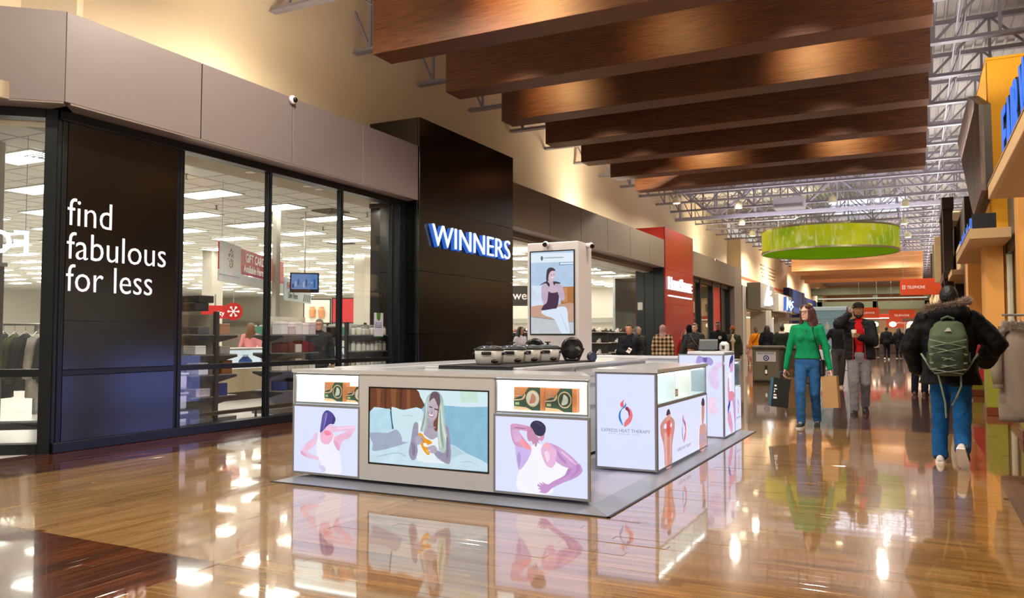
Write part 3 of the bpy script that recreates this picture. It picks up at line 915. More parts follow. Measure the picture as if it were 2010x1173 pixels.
bx('display', GLOW('cctv_blue', '#5b86c2', .9), tv_, -.27, .27, -.034, -.031, 2.25, 2.57)
for k in range(9): bx('display_patch', GLOW('cctv_%d' % (k % 3), ['#1f3a66', '#a8c2e2', '#2e5590'][k % 3], .8), tv_, -.25 + .055 * k, -.22 + .055 * k, -.036, -.0345, 2.28 + .03 * (k % 4), 2.36 + .05 * (k % 3))
B().cyl((0, .01, 2.6), (0, .01, SZ), .02).build('pole', mcol('c9c6be'), tv_)
rs = thing('hanging_sign', 'red round snowflake sign above the cashier', 'sign', (-13.7, 13.26, -.24), .8)
B().lathe([(.2, -.015), (.2, .015)], (0, 0, 2.05), 24, 'Y').build('disc', SGR, rs)
sn = B()
for k in range(3):
    a_ = k * PI / 3
    sn.bar((-.13 * math.cos(a_), -.02, 2.05 - .13 * math.sin(a_)), (.13 * math.cos(a_), -.02, 2.05 + .13 * math.sin(a_)), .01, .02)
for k in range(6):
    a_ = k * PI / 3
    for d_ in (.45, -.45):
        c_ = Vector((.07 * math.cos(a_), -.02, 2.05 + .07 * math.sin(a_)))
        sn.bar(c_, c_ + Vector((.055 * math.cos(a_ + d_), 0, .055 * math.sin(a_ + d_))), .01, .016)
sn.build('snowflake', wl, rs)
B().cyl((0, 0, 2.25), (0, 0, SZ + .23), .005).build('wire', M('sign_wire', '#b0aea8'), rs)
ns = thing('aisle_sign', 'red aisle sign with white nity lettering behind the black boxes', 'sign', (-15.6, 14.5, 0), .8)
bx('board', SGR, ns, -.32, .32, -.02, .02, 1.7, 2.02); sign_text(ns, 'nity', -.02, 1.78, .12, wl, y=-.026); bx('post', mcol('8a8a86'), ns, -.02, .02, .02, .06, 0, 2.3)
# framed posters at the back
for k, (x, z0_, z1_, wd, c1, lab) in enumerate(((-21.3, 1.75, 2.75, .55, 'd9d2c4', 'framed picture of two jars on the far shop wall'), (-19.3, 1.75, 2.75, 1.0, 'b3262a', 'red framed poster on the far shop wall'))):
    t = thing('framed_poster', lab, 'poster', (x, 25.0, 0), .5)
    bx('frame', mcol('2a2320'), t, -wd, wd, -.03, .03, z0_, z1_)
    bx('picture', M('poster_' + c1, '#' + c1, .5, var=.08), t, -wd + .05, wd - .05, -.034, -.031, z0_ + .05, z1_ - .05)
    if k == 0:
        for q in (-.18, .18):
            B().lathe([(.12, 0), (.14, .3), (.1, .36), (.1, .42)], (q, -.04, 2.0), 10).build('jar_print', mcol('c78a5a'), t)
    else:
        sign_text(t, 'BL', .1, 2.2, .3, M('poster_letter', '#e06a60', .5), y=-.036)
    bx('leg', mcol('2a2320'), t, -wd, -wd + .05, 0, .03, 0, z0_); bx('leg', mcol('2a2320'), t, wd - .05, wd, 0, .03, 0, z0_)
# bag notice stuck on the window
t = thing('window_notice', 'white and green carrier bag notice stuck to the last window pane', 'notice', (XG - .055, 11.40, 0))
bx('sheet', M('notice_white', '#cfc9d8', .6, emit=.1), t, -.004, 0, -.12, .14, 1.25, 1.66)
bx('green_edge', M('notice_green', '#4d8a2f', .6), t, -.005, .001, -.12, .14, 1.24, 1.256)
B().prism([(-.05, 1.66), (.07, 1.66), (.05, 1.55), (.02, 1.52), (-.02, 1.53), (-.045, 1.57)], lambda u, v, w_: (w_, u, v), .0005, .002).build('green_bag', M('notice_green', '#4d8a2f'), t)
for k, s_ in enumerate(('THIS STORE', 'WILL NO LONGER', 'PROVIDE BAGS')):
    letters('lettering', s_, .03, .001, M('notice_ink', '#3a3566', .6), (.0018, -.10, 1.47 - k * .035), '+X', t, width=.2, height=.024)

# ---- clothing: garment builder, racks
def garment_mesh(col, seed, long=.78, puffy=0):
    rnd = random.Random(seed)
    b = B(); b.smooth = True
    n = 16
    rs = []
    for z, rx, ry in ((-.10, .05, .035), (-.13, .12, .05), (-.17, .20, .07), (-.30, .20, .085), (-.45, .19, .09), (-.62, .20, .095), (-long, .215, .10), (-long - .01, .19, .085)):
        rs.append([((rx * (1 + .05 * rnd.random())) * math.cos(2 * PI * j / n), ry * (1 + .25 * rnd.random()) * math.sin(2 * PI * j / n), z + .01 * rnd.random()) for j in range(n)])
    b.rings(rs)
    for s_ in (-1, 1):
        b.tube([(s_ * .17, 0, -.17), (s_ * .235, .01, -.32), (s_ * .25, .03, -.52), (s_ * .25, .05, -.72)], [.065, .066, .06, .05], 10)
    return b.mesh('garment', M('cloth_' + col, '#' + col, .85, var=.25, scale=14, bump=.3, bscale=22))
HOOK = M('hanger_chrome', '#a9a8a4', .3, .8)
hb_ = B(); hb_.tube([(0, 0, .0), (.015, 0, .03), (0, 0, .05), (-.015, 0, .03)], .004, 6); hb_.tube([(-.2, 0, -.14), (0, 0, -.06), (.2, 0, -.14)], .008, 6); hb_.cyl((0, 0, -.06), (0, 0, 0), .004)
hm = hb_.mesh('hanger', HOOK)
_G = {}
def hang(x, y, z, rz, col, label, group, long=.78):
    k = (col, long)
    if k not in _G: _G[k] = garment_mesh(col, len(_G) + 3, long)
    o = put('hanging_garment', _G[k], None, (x, y, z), rz)
    put('hanger', hm, o)
    return tag(o, label, 'garment', group)
CN = {'2f352c': 'dark olive', '3a3a38': 'charcoal', 'cfc6b8': 'cream', '4a3a2c': 'brown', '6a6f3a': 'moss', '23262a': 'black', 'b0a08a': 'tan', '7a2f2a': 'rust', '55606a': 'slate'}
rk = thing('clothes_rack', 'long chrome clothes rack full of coats behind the angled window', 'clothes rack', (-11.2, 6.5, 0))
b = B().cyl((-1.9, -.9, 1.42), (.55, 1.0, 1.42), .016)
b.build('rail', HOOK, rk)
for x_, y_ in ((-1.85, -.86), (.5, .96)):
    B().cyl((x_, y_, 0), (x_, y_, 1.42), .016).build('post', HOOK, rk); B().box(x_ - .03, x_ + .03, y_ - .3, y_ + .3, 0, .03).build('foot', HOOK, rk)
ra = math.atan2(1.9, 2.45)
for k in range(22):
    f = k / 21
    c_ = ['2f352c', '3a3a38', '2f352c', '4a3a2c', '23262a', '6a6f3a', '3a3a38', 'b0a08a', '23262a', '55606a'][k % 10] if k != 17 else 'cfc6b8'
    if k == 19: c_ = '4a3a2c'
    hang(-13.0 + 2.3 * f, 5.66 + 1.8 * f, 1.38, ra + PI / 2 + random.uniform(-.15, .15), c_, '%s coat hanging on the rack behind the angled window' % CN[c_], 'coats behind the angled window ' + CN[c_], .78 + .1 * (k % 3))
rv = thing('sign_reflection', 'modelled reflection of white lit sign letters, reversed, at the angled window', 'sign', (-10.44, 6.49, 0), 1.015)  # stands in for a hall sign's reflection in the glass, hung as letters
me = text_mesh('FO', .4, .02, SIGN, bold=.006)
xs = [v.co.x for v in me.vertices]; ys = [v.co.y for v in me.vertices]
for v in me.vertices: v.co.x = -(v.co.x - min(xs)) / (max(xs) - min(xs)) * .52; v.co.y = (v.co.y - min(ys)) / (max(ys) - min(ys)) * .32
o = put('sign_letters', me, rv, (.04, 0, 2.32)); o.rotation_euler = (PI / 2, 0, 0)
B().cyl((.0, 0, 2.62), (.0, 0, SZ), .004).cyl((-.4, 0, 2.62), (-.4, 0, SZ), .004).build('wire', M('sign_wire', '#b0aea8'), rv)
# low black bench by angled window
o = thing('low_bench', 'low black display bench behind the angled window', 'bench', (-9.35, 5.5, 0), .7)
bx('top', mcol('26282c'), o, -.9, .5, -.12, .12, .2, .28, c=.01); bx('leg', mcol('8f8f8c'), o, -.05, .0, -.05, .05, 0, .2); bx('leg', mcol('8f8f8c'), o, -.8, -.75, -.05, .05, 0, .2)
# shelves with goods deeper in the shop behind the angled window
for k in range(3):
    t = thing('shelving_unit', 'low white shelving deep in the shop, %s from the left of the angled window' % ['first', 'second', 'third'][k], 'shelf', (-22 + 1.2 * k, 9.5 + 3.2 * k, 0), .8)
    bx('carcass', mcol('cfcac0'), t, -1.2, 1.2, -.25, .25, 0, 1.3)
    for q in range(3): bx('shelf', mcol('e0dcd2'), t, -1.2, 1.2, -.3, -.25, .35 + q * .4, .39 + q * .4)
for k in range(6):
    o = carton('carton', -13.2 - .5 * k, 7.2 + .2 * k, 1.45 + .02, .3, .3, .3, ['a3542e', 'c9a06a', 'b8422e'][k % 3], 'warm toned box on the shelf above the coat rack', 'carton', 'boxes above the coat rack')
bx2 = thing('wall_shelf', 'high shelf above the coat rack behind the angled window', 'shelf', (-14.5, 7.7, 0), .38)
bx('board', mcol('8f8c84'), bx2, -1.9, 1.9, -.35, .35, 1.43, 1.46); bx('leg', mcol('8f8c84'), bx2, -1.85, -1.8, -.3, .3, 0, 1.43); bx('leg', mcol('8f8c84'), bx2, 1.8, 1.85, -.3, .3, 0, 1.43)

# ---- fixtures seen through the entrance
fs = thing('aisle_sign', 'dark grey box sign lettered footwear hanging beyond the entrance', 'sign', (-11.9, 22.9, 0), .55)
bx('box', M('aisle_sign_grey', '#3d3d3f', .5), fs, -1.1, 1.1, -.5, .5, 2.25, 2.85)
sign_text(fs, 'footwear', -.35, 2.42, .28, wl, y=-.505)
B().cyl((-.9, 0, 2.85), (-.9, 0, SZ), .006).cyl((.9, 0, 2.85), (.9, 0, SZ), .006).build('wire', M('sign_wire', '#b0aea8'), fs)
wp = thing('entrance_stand', 'black and red WINNERS stand at the shop entrance', 'sign stand', (-8.75, 21.1, 0), -.45)
bx('black_panel', mcol('2b2a2a'), wp, -.34, .34, -.04, .04, .92, 1.72, c=.006)
bx('red_panel', M('stand_red', '#c4201d', .45, emit=.15), wp, -.34, .34, -.045, .045, 0, .80, c=.006)
bx('name_band', mcol('161616'), wp, -.34, .34, -.046, .046, .80, .92)
me = text_mesh('WINNERS', .1, .004, wl, bold=.003); o = put('lettering', me, wp); o.rotation_euler = (PI / 2, 0, 0); o.location = (-.26, -.05, .825); o.scale = (1.15, 1, 1)
me = text_mesh('HOMESENSE', .08, .004, wl); o = put('lettering', me, wp); o.rotation_euler = (PI / 2, 0, 0); o.location = (-.26, -.05, .70)
k = 0
for row in range(4):
    for q in range(4):
        x, y = -9.6 - q * 1.8 - row * .3, 24.5 + row * 2.6
        t = thing('display_table', 'dark shoe display table beyond the entrance, %s row, %s from the hall' % (ORD[row], ORD[q]), 'table', (x, y, 0), group='shoe display tables')
        bx('panel', mcol('2b2a2b'), t, -.7, .7, -.03, .03, 0, 1.45, c=.01)
        for z in (.35, .7, 1.05, 1.4):
            bx('shelf', mcol('b9b4aa'), t, -.7, .7, -.32, .32, z - .02, z)
        for z in (.7, 1.05, 1.4):
            for p_ in range(3):
                k += 1
                c_ = ['d8d4cc', '23232a', '8a4a3a', 'e4e0da', '3a3a44', '6a3a52'][k % 6]
                b = B(); b.smooth = True
                b.rings([[(u * .05 * s_, v, w_ * hgt) for u, w_ in ((-1, 0), (1, 0), (.8, 1), (-.8, 1))] for v, s_, hgt in ((-.13, .6, .05), (-.08, 1, .07), (.02, .9, .09), (.10, 1, .14), (.13, .7, .14))])
                o = b.build('shoe', mcol(c_, .5), None, (x - .45 + p_ * .45, y - .18, z + .001))
                B().box(-.05, .05, -.13, .13, 0, .015).build('sole', mcol('e8e4dc'), o)
                tag(o, '%s shoe on the %s row shoe table beyond the entrance, %s from the hall' % ({'d8d4cc': 'off white', '23232a': 'black', '8a4a3a': 'brown', 'e4e0da': 'white', '3a3a44': 'slate', '6a3a52': 'plum'}[c_], ORD[row], ORD[q]), 'shoe', 'shoes beyond the entrance, ' + c_)
for q in range(10):
    c_ = ['7a2f2a', '23262a', '55606a', 'b0a08a', '6a6f3a'][q % 5]
    hang(-9.4 - .12 * q, 22.4 + .1 * q, 1.25, .7, c_, '%s top on the small rack just inside the entrance' % CN[c_], 'tops inside the entrance ' + CN[c_], .6)
t = thing('clothes_rack', 'small chrome rack of tops just inside the entrance', 'clothes rack', (-9.9, 22.85, 0))
B().cyl((-.75, -.6, 1.29), (.65, .55, 1.29), .015).build('rail', HOOK, t)
for s_ in ((-.7, -.56), (.6, .52)): B().cyl((*s_, 0), (*s_, 1.29), .015).build('post', HOOK, t); B().box(s_[0] - .2, s_[0] + .2, s_[1] - .03, s_[1] + .03, 0, .03).build('foot', HOOK, t)
PR = {
 'back_woman': [
  ('f1f0ff', '-4637,414 -4616,421 -4605,354 -4581,331 -4546,326 -4511,335 -4484,367 -4469,408 -4453,396 -4468,362 -4452,315 -4406,278 -4389,186 -4388,89 -4566,88 -4606,171 -4642,235 -4655,290'),
  ('f2b8d4', '-4610,421 -4563,445 -4516,451 -4465,411 -4488,361 -4515,335 -4546,326 -4585,334 -4605,360'),
  ('f08aa8', '-4570,436 -4539,453 -4500,433 -4488,416 -4531,401 -4562,412'),
  ('e9c3e0', '-4637,420 -4673,412 -4696,374 -4775,313 -4822,255 -4826,230 -4765,203 -4638,187 -4622,200 -4646,217 -4750,253 -4679,301 -4655,327 -4640,377'),
  ('eec0d8', '-4703,355 -4771,307 -4798,256 -4758,256 -4687,306'),
  ('d9cdf5', '-4621,151 -4566,140 -4547,120 -4550,101 -4577,90 -4597,110 -4621,127'),
  ('efbcd6', '-4453,396 -4392,421 -4317,449 -4249,465 -4238,483 -4249,453 -4293,396 -4361,368 -4391,318 -4406,278 -4437,303 -4464,344 -4465,368'),
  ('ecc2de', '-4501,500 -4439,485 -4332,494 -4246,501 -4236,483 -4249,456 -4324,450 -4423,444 -4469,432 -4516,445 -4563,448 -4540,480'),
  ('4a4290', '-4595,539 -4584,582 -4557,611 -4526,617 -4479,596 -4448,558 -4446,533 -4466,502 -4501,503 -4540,480 -4571,448 -4610,424 -4606,477'),
  ('6a5fb0', '-4588,539 -4565,589 -4549,593 -4572,521 -4594,447 -4602,440'),
  ('35306e', '-4471,563 -4452,558 -4455,521 -4470,505 -4478,526'),
  ('8a80c4', '-4549,584 -4534,587 -4548,523 -4571,460 -4579,454'),
  ('f6d6ea', '-4424,474 -4332,483 -4257,491 -4257,482 -4332,472 -4424,462'),
  ('e3a6c8', '-4453,363 -4422,353 -4399,318 -4406,284 -4437,309'),
  ('dba8c8', '-4822,252 -4810,255 -4757,222 -4765,209 -4814,227'),
 ],
 'back_man': [
  ('f6f4ff', '-2598,434 -2515,447 -2516,390 -2489,310 -2435,281 -2399,324 -2346,296 -2302,283 -2382,188 -2417,153 -2453,85 -2709,96 -2699,245 -2625,325'),
  ('cdb6ea', '-2732,426 -2690,428 -2607,425 -2598,393 -2611,359 -2653,290 -2701,247 -2723,318 -2729,376'),
  ('d49bc0', '-2774,557 -2770,582 -2737,592 -2681,586 -2607,574 -2625,540 -2699,544 -2676,504 -2634,456 -2607,425 -2690,420 -2741,434 -2765,490'),
  ('dcb0d8', '-2760,541 -2709,543 -2685,503 -2681,462 -2737,459'),
  ('ff9aa8', '-2681,479 -2653,464 -2607,433 -2602,401 -2653,414 -2690,453'),
  ('c98db0', '-2625,573 -2588,566 -2561,518 -2524,488 -2511,472 -2538,479 -2534,454 -2547,462 -2552,437 -2565,428 -2575,452 -2584,439 -2593,467 -2607,466 -2625,474 -2634,514'),
  ('d890b8', '-2524,508 -2493,526 -2490,506 -2506,476 -2534,479'),
  ('2f2c4e', '-2607,582 -2588,612 -2556,623 -2515,615 -2483,588 -2479,555 -2493,522 -2524,508 -2561,518 -2588,558'),
  ('e8b6dc', '-2515,423 -2488,461 -2461,467 -2416,445 -2390,398 -2399,324 -2430,283 -2471,295 -2502,350 -2517,390'),
  ('ffb0bc', '-2497,448 -2470,464 -2443,443 -2470,417'),
  ('cfa0d4', '-2452,463 -2381,443 -2310,403 -2241,352 -2206,306 -2215,281 -2276,285 -2302,291 -2346,304 -2399,337 -2390,398 -2416,437'),
  ('c796cf', '-2276,285 -2215,329 -2189,291 -2193,263 -2241,224 -2329,185 -2391,155 -2435,127 -2462,101 -2489,90 -2534,99 -2516,108 -2543,122 -2525,128 -2548,142 -2539,155 -2516,145 -2534,168 -2498,155 -2511,174 -2462,158 -2417,186 -2346,223 -2293,260'),
  ('b884c2', '-2302,283 -2276,289 -2293,244 -2364,198 -2382,188 -2328,229'),
  ('b884c2', '-2390,398 -2381,407 -2346,368 -2311,331 -2319,322 -2363,351'),
  ('e4bfe4', '-2345,409 -2275,357 -2232,320 -2258,326 -2310,363 -2354,400'),
  ('b884c2', '-2232,312 -2215,317 -2206,290 -2232,256 -2293,219 -2241,264'),
  ('a8749a', '-2732,567 -2653,563 -2625,564 -2653,556 -2727,558'),
  ('b79ad4', '-2713,360 -2690,379 -2685,313 -2699,262 -2709,303'),
  ('4a4668', '-2570,608 -2533,610 -2506,579 -2533,594'),
  ('f8d8ee', '-2488,392 -2461,401 -2443,362 -2462,320 -2479,351'),
 ],
 'tv': [
  ('8ec3dc', '-4105,841 -2962,842 -2961,214 -4098,211'),
  ('dcf3fb', '-3699,843 -2962,842 -2962,709 -3585,719 -3619,816'),
  ('cfeedd', '-3220,828 -3064,826 -3056,739 -3212,736'),
  ('6d3a22', '-4105,841 -3699,845 -3619,816 -3592,768 -3584,663 -4102,624'),
  ('8a5230', '-4023,839 -3979,841 -3986,640 -4012,639'),
  ('8a5230', '-3883,842 -3822,843 -3829,653 -3864,651'),
  ('552a18', '-3788,843 -3762,844 -3769,657 -3795,656'),
  ('8a5230', '-3720,844 -3686,840 -3685,662 -3719,661'),
  ('552a18', '-3944,841 -3918,842 -3925,645 -3938,645'),
  ('cfeaf6', '-4102,624 -3907,654 -3872,638 -3847,670 -3752,653 -3576,667 -3550,436 -3298,403 -3164,344 -2961,271 -2961,214 -4098,211'),
  ('bfe4f4', '-4101,621 -3907,656 -3885,637 -3858,489 -4081,442 -4099,448'),
  ('2e6d8c', '-3885,641 -3868,638 -3845,497 -3861,489'),
  ('d6eff9', '-3868,652 -3851,672 -3752,653 -3576,667 -3567,574 -3650,528 -3683,401 -3776,409 -3845,497'),
  ('a8b2cb', '-4090,449 -3906,459 -3820,491 -3768,438 -3759,396 -3708,389 -4035,301 -4054,365'),
  ('bcdbe6', '-3294,403 -3171,336 -3294,298'),
  ('a9c4c0', '-3539,714 -3519,770 -3461,813 -3404,801 -3372,748 -3363,652 -3355,563 -3322,449 -3322,347 -3354,324 -3402,355 -3427,484 -3419,581 -3509,597 -3517,535 -3550,478 -3591,489 -3567,574'),
  ('9e9cb2', '-3650,542 -3609,554 -3600,475 -3616,391 -3607,315 -3615,280 -3661,252 -3695,309 -3675,415'),
  ('f2fbff', '-3604,551 -3567,560 -3533,465 -3484,429 -3427,450 -3411,430 -3418,334 -3434,278 -3353,250 -3607,252 -3599,364'),
  ('a09ab2', '-3355,536 -3322,531 -3298,382 -3298,301 -3321,245 -3418,286 -3459,331 -3426,347 -3354,331 -3354,447'),
  ('b3a9bb', '-3514,597 -3420,601 -3427,470 -3468,430 -3517,445 -3554,477 -3517,535'),
  ('c9b8c6', '-3514,694 -3486,747 -3445,759 -3412,719 -3412,650 -3444,600 -3477,578 -3509,597 -3522,652'),
  ('6b5560', '-3502,729 -3486,792 -3445,811 -3404,788 -3400,705 -3420,698 -3453,758 -3486,740'),
  ('7a4a38', '-3416,698 -3400,698 -3419,512 -3452,510 -3460,565 -3428,615'),
  ('3a2d3c', '-3502,694 -3469,685 -3473,678 -3502,686'),
  ('3a2d3c', '-3453,679 -3412,670 -3420,662 -3452,670'),
  ('b07f96', '-3510,642 -3485,629 -3448,631 -3470,606 -3501,614'),
  ('ffffff', '-3504,637 -3485,626 -3456,627 -3473,614 -3497,619'),
  ('bcd0c4', '-3404,698 -3368,720 -3351,543 -3318,408 -3354,338 -3402,355 -3419,498'),
  ('b4ccc8', '-3539,700 -3514,756 -3494,764 -3514,694 -3522,590 -3534,506 -3583,490 -3559,588'),
  ('f5a31a', '-3596,475 -3566,470 -3533,437 -3484,419 -3471,399 -3516,376 -3491,315 -3516,307 -3557,346 -3583,393 -3599,433'),
  ('ffffff', '-3554,394 -3529,399 -3512,383 -3520,369 -3545,371'),
  ('b9b2c8', '-3633,431 -3608,454 -3558,446 -3546,426 -3566,414 -3554,405 -3599,381 -3624,390'),
  ('b9b2c8', '-3508,369 -3459,386 -3431,374 -3422,340 -3459,321 -3508,332 -3483,343 -3512,349'),
  ('dfe9df', '-3392,699 -3384,699 -3367,570 -3334,421 -3342,407 -3375,542'),
  ('8ea6a0', '-3400,664 -3394,664 -3383,541 -3362,392 -3370,378 -3396,513'),
  ('dfe9df', '-3408,636 -3401,637 -3403,513 -3386,377 -3396,383 -3415,505'),
  ('dfe9df', '-3527,714 -3520,715 -3528,624 -3538,534 -3554,498 -3538,575'),
  ('8ea6a0', '-3536,686 -3531,686 -3538,589 -3567,504 -3575,504 -3551,588'),
  ('8f8496', '-3473,658 -3467,658 -3470,637 -3481,637'),
  ('b49fb0', '-3510,653 -3497,646 -3501,618 -3511,625'),
  ('a79cb0', '-3513,535 -3435,532 -3439,521 -3509,525'),
  ('b3d4e4', '-3991,269 -3801,309 -3716,287 -3733,279 -3801,299 -3982,261'),
  ('b3d4e4', '-3274,262 -3124,286 -3024,246 -3124,276'),
  ('b3d4e4', '-3803,598 -3684,617 -3617,592 -3684,609'),
  ('d98a10', '-3575,435 -3562,442 -3537,409 -3545,402'),
  ('ffc24a', '-3529,347 -3508,345 -3500,322 -3514,319'),
  ('8a8098', '-3662,388 -3649,396 -3624,362 -3628,313 -3649,291'),
  ('8a8098', '-3334,448 -3318,456 -3310,348 -3321,293 -3334,312'),
 ],
 'tower': [
  ('b4cbe8', '-3803,2166 -3284,2156 -3287,1277 -3804,1275'),
  ('e3effb', '-3801,2164 -3286,2155 -3286,2055 -3801,2062'),
  ('3f6a7a', '-3679,2124 -3662,2131 -3651,2106 -3666,2079 -3679,2094'),
  ('9fb0bd', '-3640,2116 -3407,2113 -3407,2101 -3640,2104'),
  ('7d96b8', '-3466,2055 -3295,2053 -3295,2023 -3461,2020'),
  ('dfeaf6', '-3450,2048 -3295,2047 -3295,2031 -3448,2030'),
  ('b0703a', '-3440,1786 -3290,1787 -3291,1600 -3440,1598'),
  ('c58a55', '-3418,1776 -3365,1779 -3365,1621 -3413,1617'),
  ('d4e2f5', '-3785,1811 -3668,1807 -3647,1577 -3790,1579'),
  ('c79c86', '-3796,1579 -3440,1598 -3291,1600 -3292,1414 -3796,1468'),
  ('c4c9cf', '-3796,1468 -3292,1404 -3292,1279 -3796,1279'),
  ('8d8f96', '-3796,1470 -3292,1408 -3292,1400 -3796,1462'),
  ('dbe9fb', '-3674,1527 -3516,1564 -3398,1572 -3366,1532 -3355,1414 -3343,1282 -3431,1282 -3516,1435 -3625,1476'),
  ('b9cce6', '-3451,1504 -3443,1499 -3356,1306 -3366,1306'),
  ('3f1f45', '-3592,1740 -3548,1724 -3494,1743 -3467,1712 -3462,1673 -3484,1564 -3538,1550 -3669,1537 -3641,1596 -3603,1666'),
  ('cdb3c3', '-3589,1865 -3526,1863 -3494,1802 -3472,1742 -3526,1724 -3581,1745'),
  ('c3aec4', '-3668,1807 -3619,1836 -3583,1805 -3589,1725 -3603,1626 -3641,1601 -3669,1677'),
  ('c3aec4', '-3504,1823 -3461,1831 -3418,1780 -3395,1701 -3397,1646 -3430,1637 -3467,1702 -3483,1762'),
  ('d5bdcb', '-3586,1935 -3558,1969 -3515,1967 -3502,1922 -3521,1873 -3548,1849 -3580,1875'),
  ('3a2a34', '-3608,1946 -3597,1985 -3558,2002 -3515,1987 -3504,1962 -3547,1964 -3580,1925 -3589,1855 -3608,1851 -3613,1896'),
  ('1c1b28', '-3696,1808 -3613,1851 -3570,1820 -3581,1790 -3619,1831'),
  ('2a2030', '-3531,1843 -3499,1847 -3442,1831 -3461,1821 -3504,1823 -3515,1803'),
  ('5a4456', '-3558,1924 -3542,1922 -3542,1917 -3558,1918'),
  ('5a4456', '-3526,1923 -3511,1922 -3511,1917 -3526,1917'),
  ('f0e6ee', '-3553,1894 -3520,1897 -3528,1883 -3548,1882'),
 ],
 'pair': [
  ('c98a86', '7268,510 7391,506 7517,467 7555,429 7539,361 7498,296 7457,218 7439,41 7229,55 7197,182 7165,280 7097,360 7071,436 7112,471'),
  ('dfa89e', '7191,350 7275,348 7290,63 7241,59 7214,180'),
  ('dfa89e', '7386,336 7441,330 7417,154 7377,64'),
  ('e0534e', '7291,461 7390,465 7400,389 7347,313 7276,374'),
  ('dfe3ff', '7206,449 7254,451 7277,422 7240,405 7181,421'),
  ('dfe3ff', '7414,449 7459,424 7438,399 7388,411'),
  ('4a2f3a', '7268,524 7294,569 7356,576 7393,547 7392,520'),
  ('d9a090', '7268,510 7379,528 7404,498 7328,471 7267,477'),
  ('cf9a94', '8519,283 8618,312 8718,310 8811,269 8807,54 8509,51'),
  ('c98f86', '8611,509 8727,508 8729,412 8685,321 8618,320 8607,423'),
  ('4a3038', '8595,526 8630,578 8690,590 8739,555 8737,507 8660,505'),
  ('b0a0b8', '8564,208 8713,208 8727,143 8640,82 8561,146'),
 ],
 'massage': [
  ('a99ad8', '-2412,936 -2381,1016 -2321,997 -2241,998 -2202,949 -2232,899 -2322,937 -2372,926'),
  ('6a58b0', '-2326,997 -2271,992 -2282,938 -2321,947'),
  ('e2cdf0', '-2263,799 -2173,919 -2079,950 -2080,901 -2144,851 -2136,683 -2157,609 -2225,651 -2259,719'),
  ('eed4ec', '-2267,511 -2163,515 -2174,416 -2145,338 -2269,333'),
 ],
 'knee': [
  ('f4f0ff', '10016,781 10189,805 10173,549 10003,560'),
  ('d99ac4', '9965,723 10038,740 10075,555 10273,543 10344,456 10376,163 10327,188 10216,444 9994,420 9955,563'),
  ('dd9fc0', '9939,294 10086,332 10222,137 10193,68 10119,66 10003,158 9935,225'),
  ('2c3a9a', '9946,404 10070,475 10091,413 9939,294'),
  ('d7a3cf', '10097,920 10272,936 10281,832 10189,805 10091,819'),
  ('3b2f7a', '10047,891 10100,971 10253,1024 10315,976 10246,926 10121,909 10069,860'),
  ('e08aa0', '10027,569 10274,559 10346,497 10168,468 9998,480'),
 ],
 'logo': [
  ('2a7fd0', '-7,406 35,318 -25,212 -131,141 -184,0 -184,-141 -131,-318 -88,-459 -184,-353 -254,-212 -265,-71 -219,71 -95,230 -7,336'),
  ('e06a70', '-42,505 -78,406 -60,300 -102,230 -166,230 -201,318 -166,406'),
  ('e87880', '46,265 187,177 258,53 276,-106 205,-300 81,-424 -25,-495 -60,-389 11,-247 134,-106 117,71 -7,159'),
  ('8a3a5a', '46,265 152,141 170,0 134,-106 99,71 -7,159'),
 ],
}
# ================================================================== KIOSK
def cat_rom(p, n=3):
    out = []
    k = len(p)
    for i in range(k):
        a, b_, c, d = p[i - 1], p[i], p[(i + 1) % k], p[(i + 2) % k]
        for j in range(n):
            t = j / n
            q = []
            for e in (0, 1):
                q.append(.5 * (2 * b_[e] + (c[e] - a[e]) * t + (2 * a[e] - 5 * b_[e] + 4 * c[e] - d[e]) * t * t + (3 * b_[e] - a[e] - 3 * c[e] + d[e]) * t ** 3))
            out.append(tuple(q))
    return out
def area2(p): return sum(p[i][0] * p[(i + 1) % len(p)][1] - p[(i + 1) % len(p)][0] * p[i][1] for i in range(len(p)))
def pts(s): return [tuple(int(a) / 1000 for a in q.split(',')) for q in s.split()]
def poster(name, shapes, fn, parent, strength=1., offs=(0, 0), scale=(1, 1), lift=0):
    b = B(); mats = []; idx = {}
    for k, (c, s) in enumerate(shapes):
        if c not in idx:
            idx[c] = len(mats)
            mats.append(GLOW('print_%s_%d' % (c, round(strength * 100)), '#' + c, strength, .16 if sum(srgb(c)) < 2.4 else .04))
        p = pts(s) if isinstance(s, str) else s
        p = [(offs[0] + u * scale[0], offs[1] + v * scale[1]) for u, v in p]
        if len(p) > 4: p = cat_rom(p)
        b.cur = idx[c]
        e = .0008 + .00035 * (k + lift)
        pl = [fn(u, v, e) for u, v in p]
        if area2(p) < 0: pl.reverse()
        b.add(pl, [tuple(range(len(pl)))])
    o = b.build(name, mats, parent)
    o['kind'] = 'stuff'
    return o
def text_flat(name, body, fn_loc, facing, mat, parent, width, height):
    return letters(name, body, .1, .0006, mat, fn_loc, facing, parent, width=width, height=height)

KW = M('kiosk_white_laminate', '#d3d8e0', .35, var=.02)
KALU = M('kiosk_aluminium', '#9c9fa8', .35, .35, var=.04)
KTOP = M('kiosk_quartz_top', '#d6dae2', .15, var=.04, coat=.15)
KDARK = M('kiosk_plinth_dark', '#24242a', .5)
KFL = M('kiosk_platform_grey', '#a19eb0', .3, var=.05)
KIN = M('showcase_liner_glow', '#eaf4f4', .4, emit=.5)  # liner is no lamp; its emission paints in a brighter showcase interior
LED = GLOW('led_strip', '#f0fffb', 6.0)
LB = GLOW('lightbox_white', '#d9dfff', 1.04, .02)

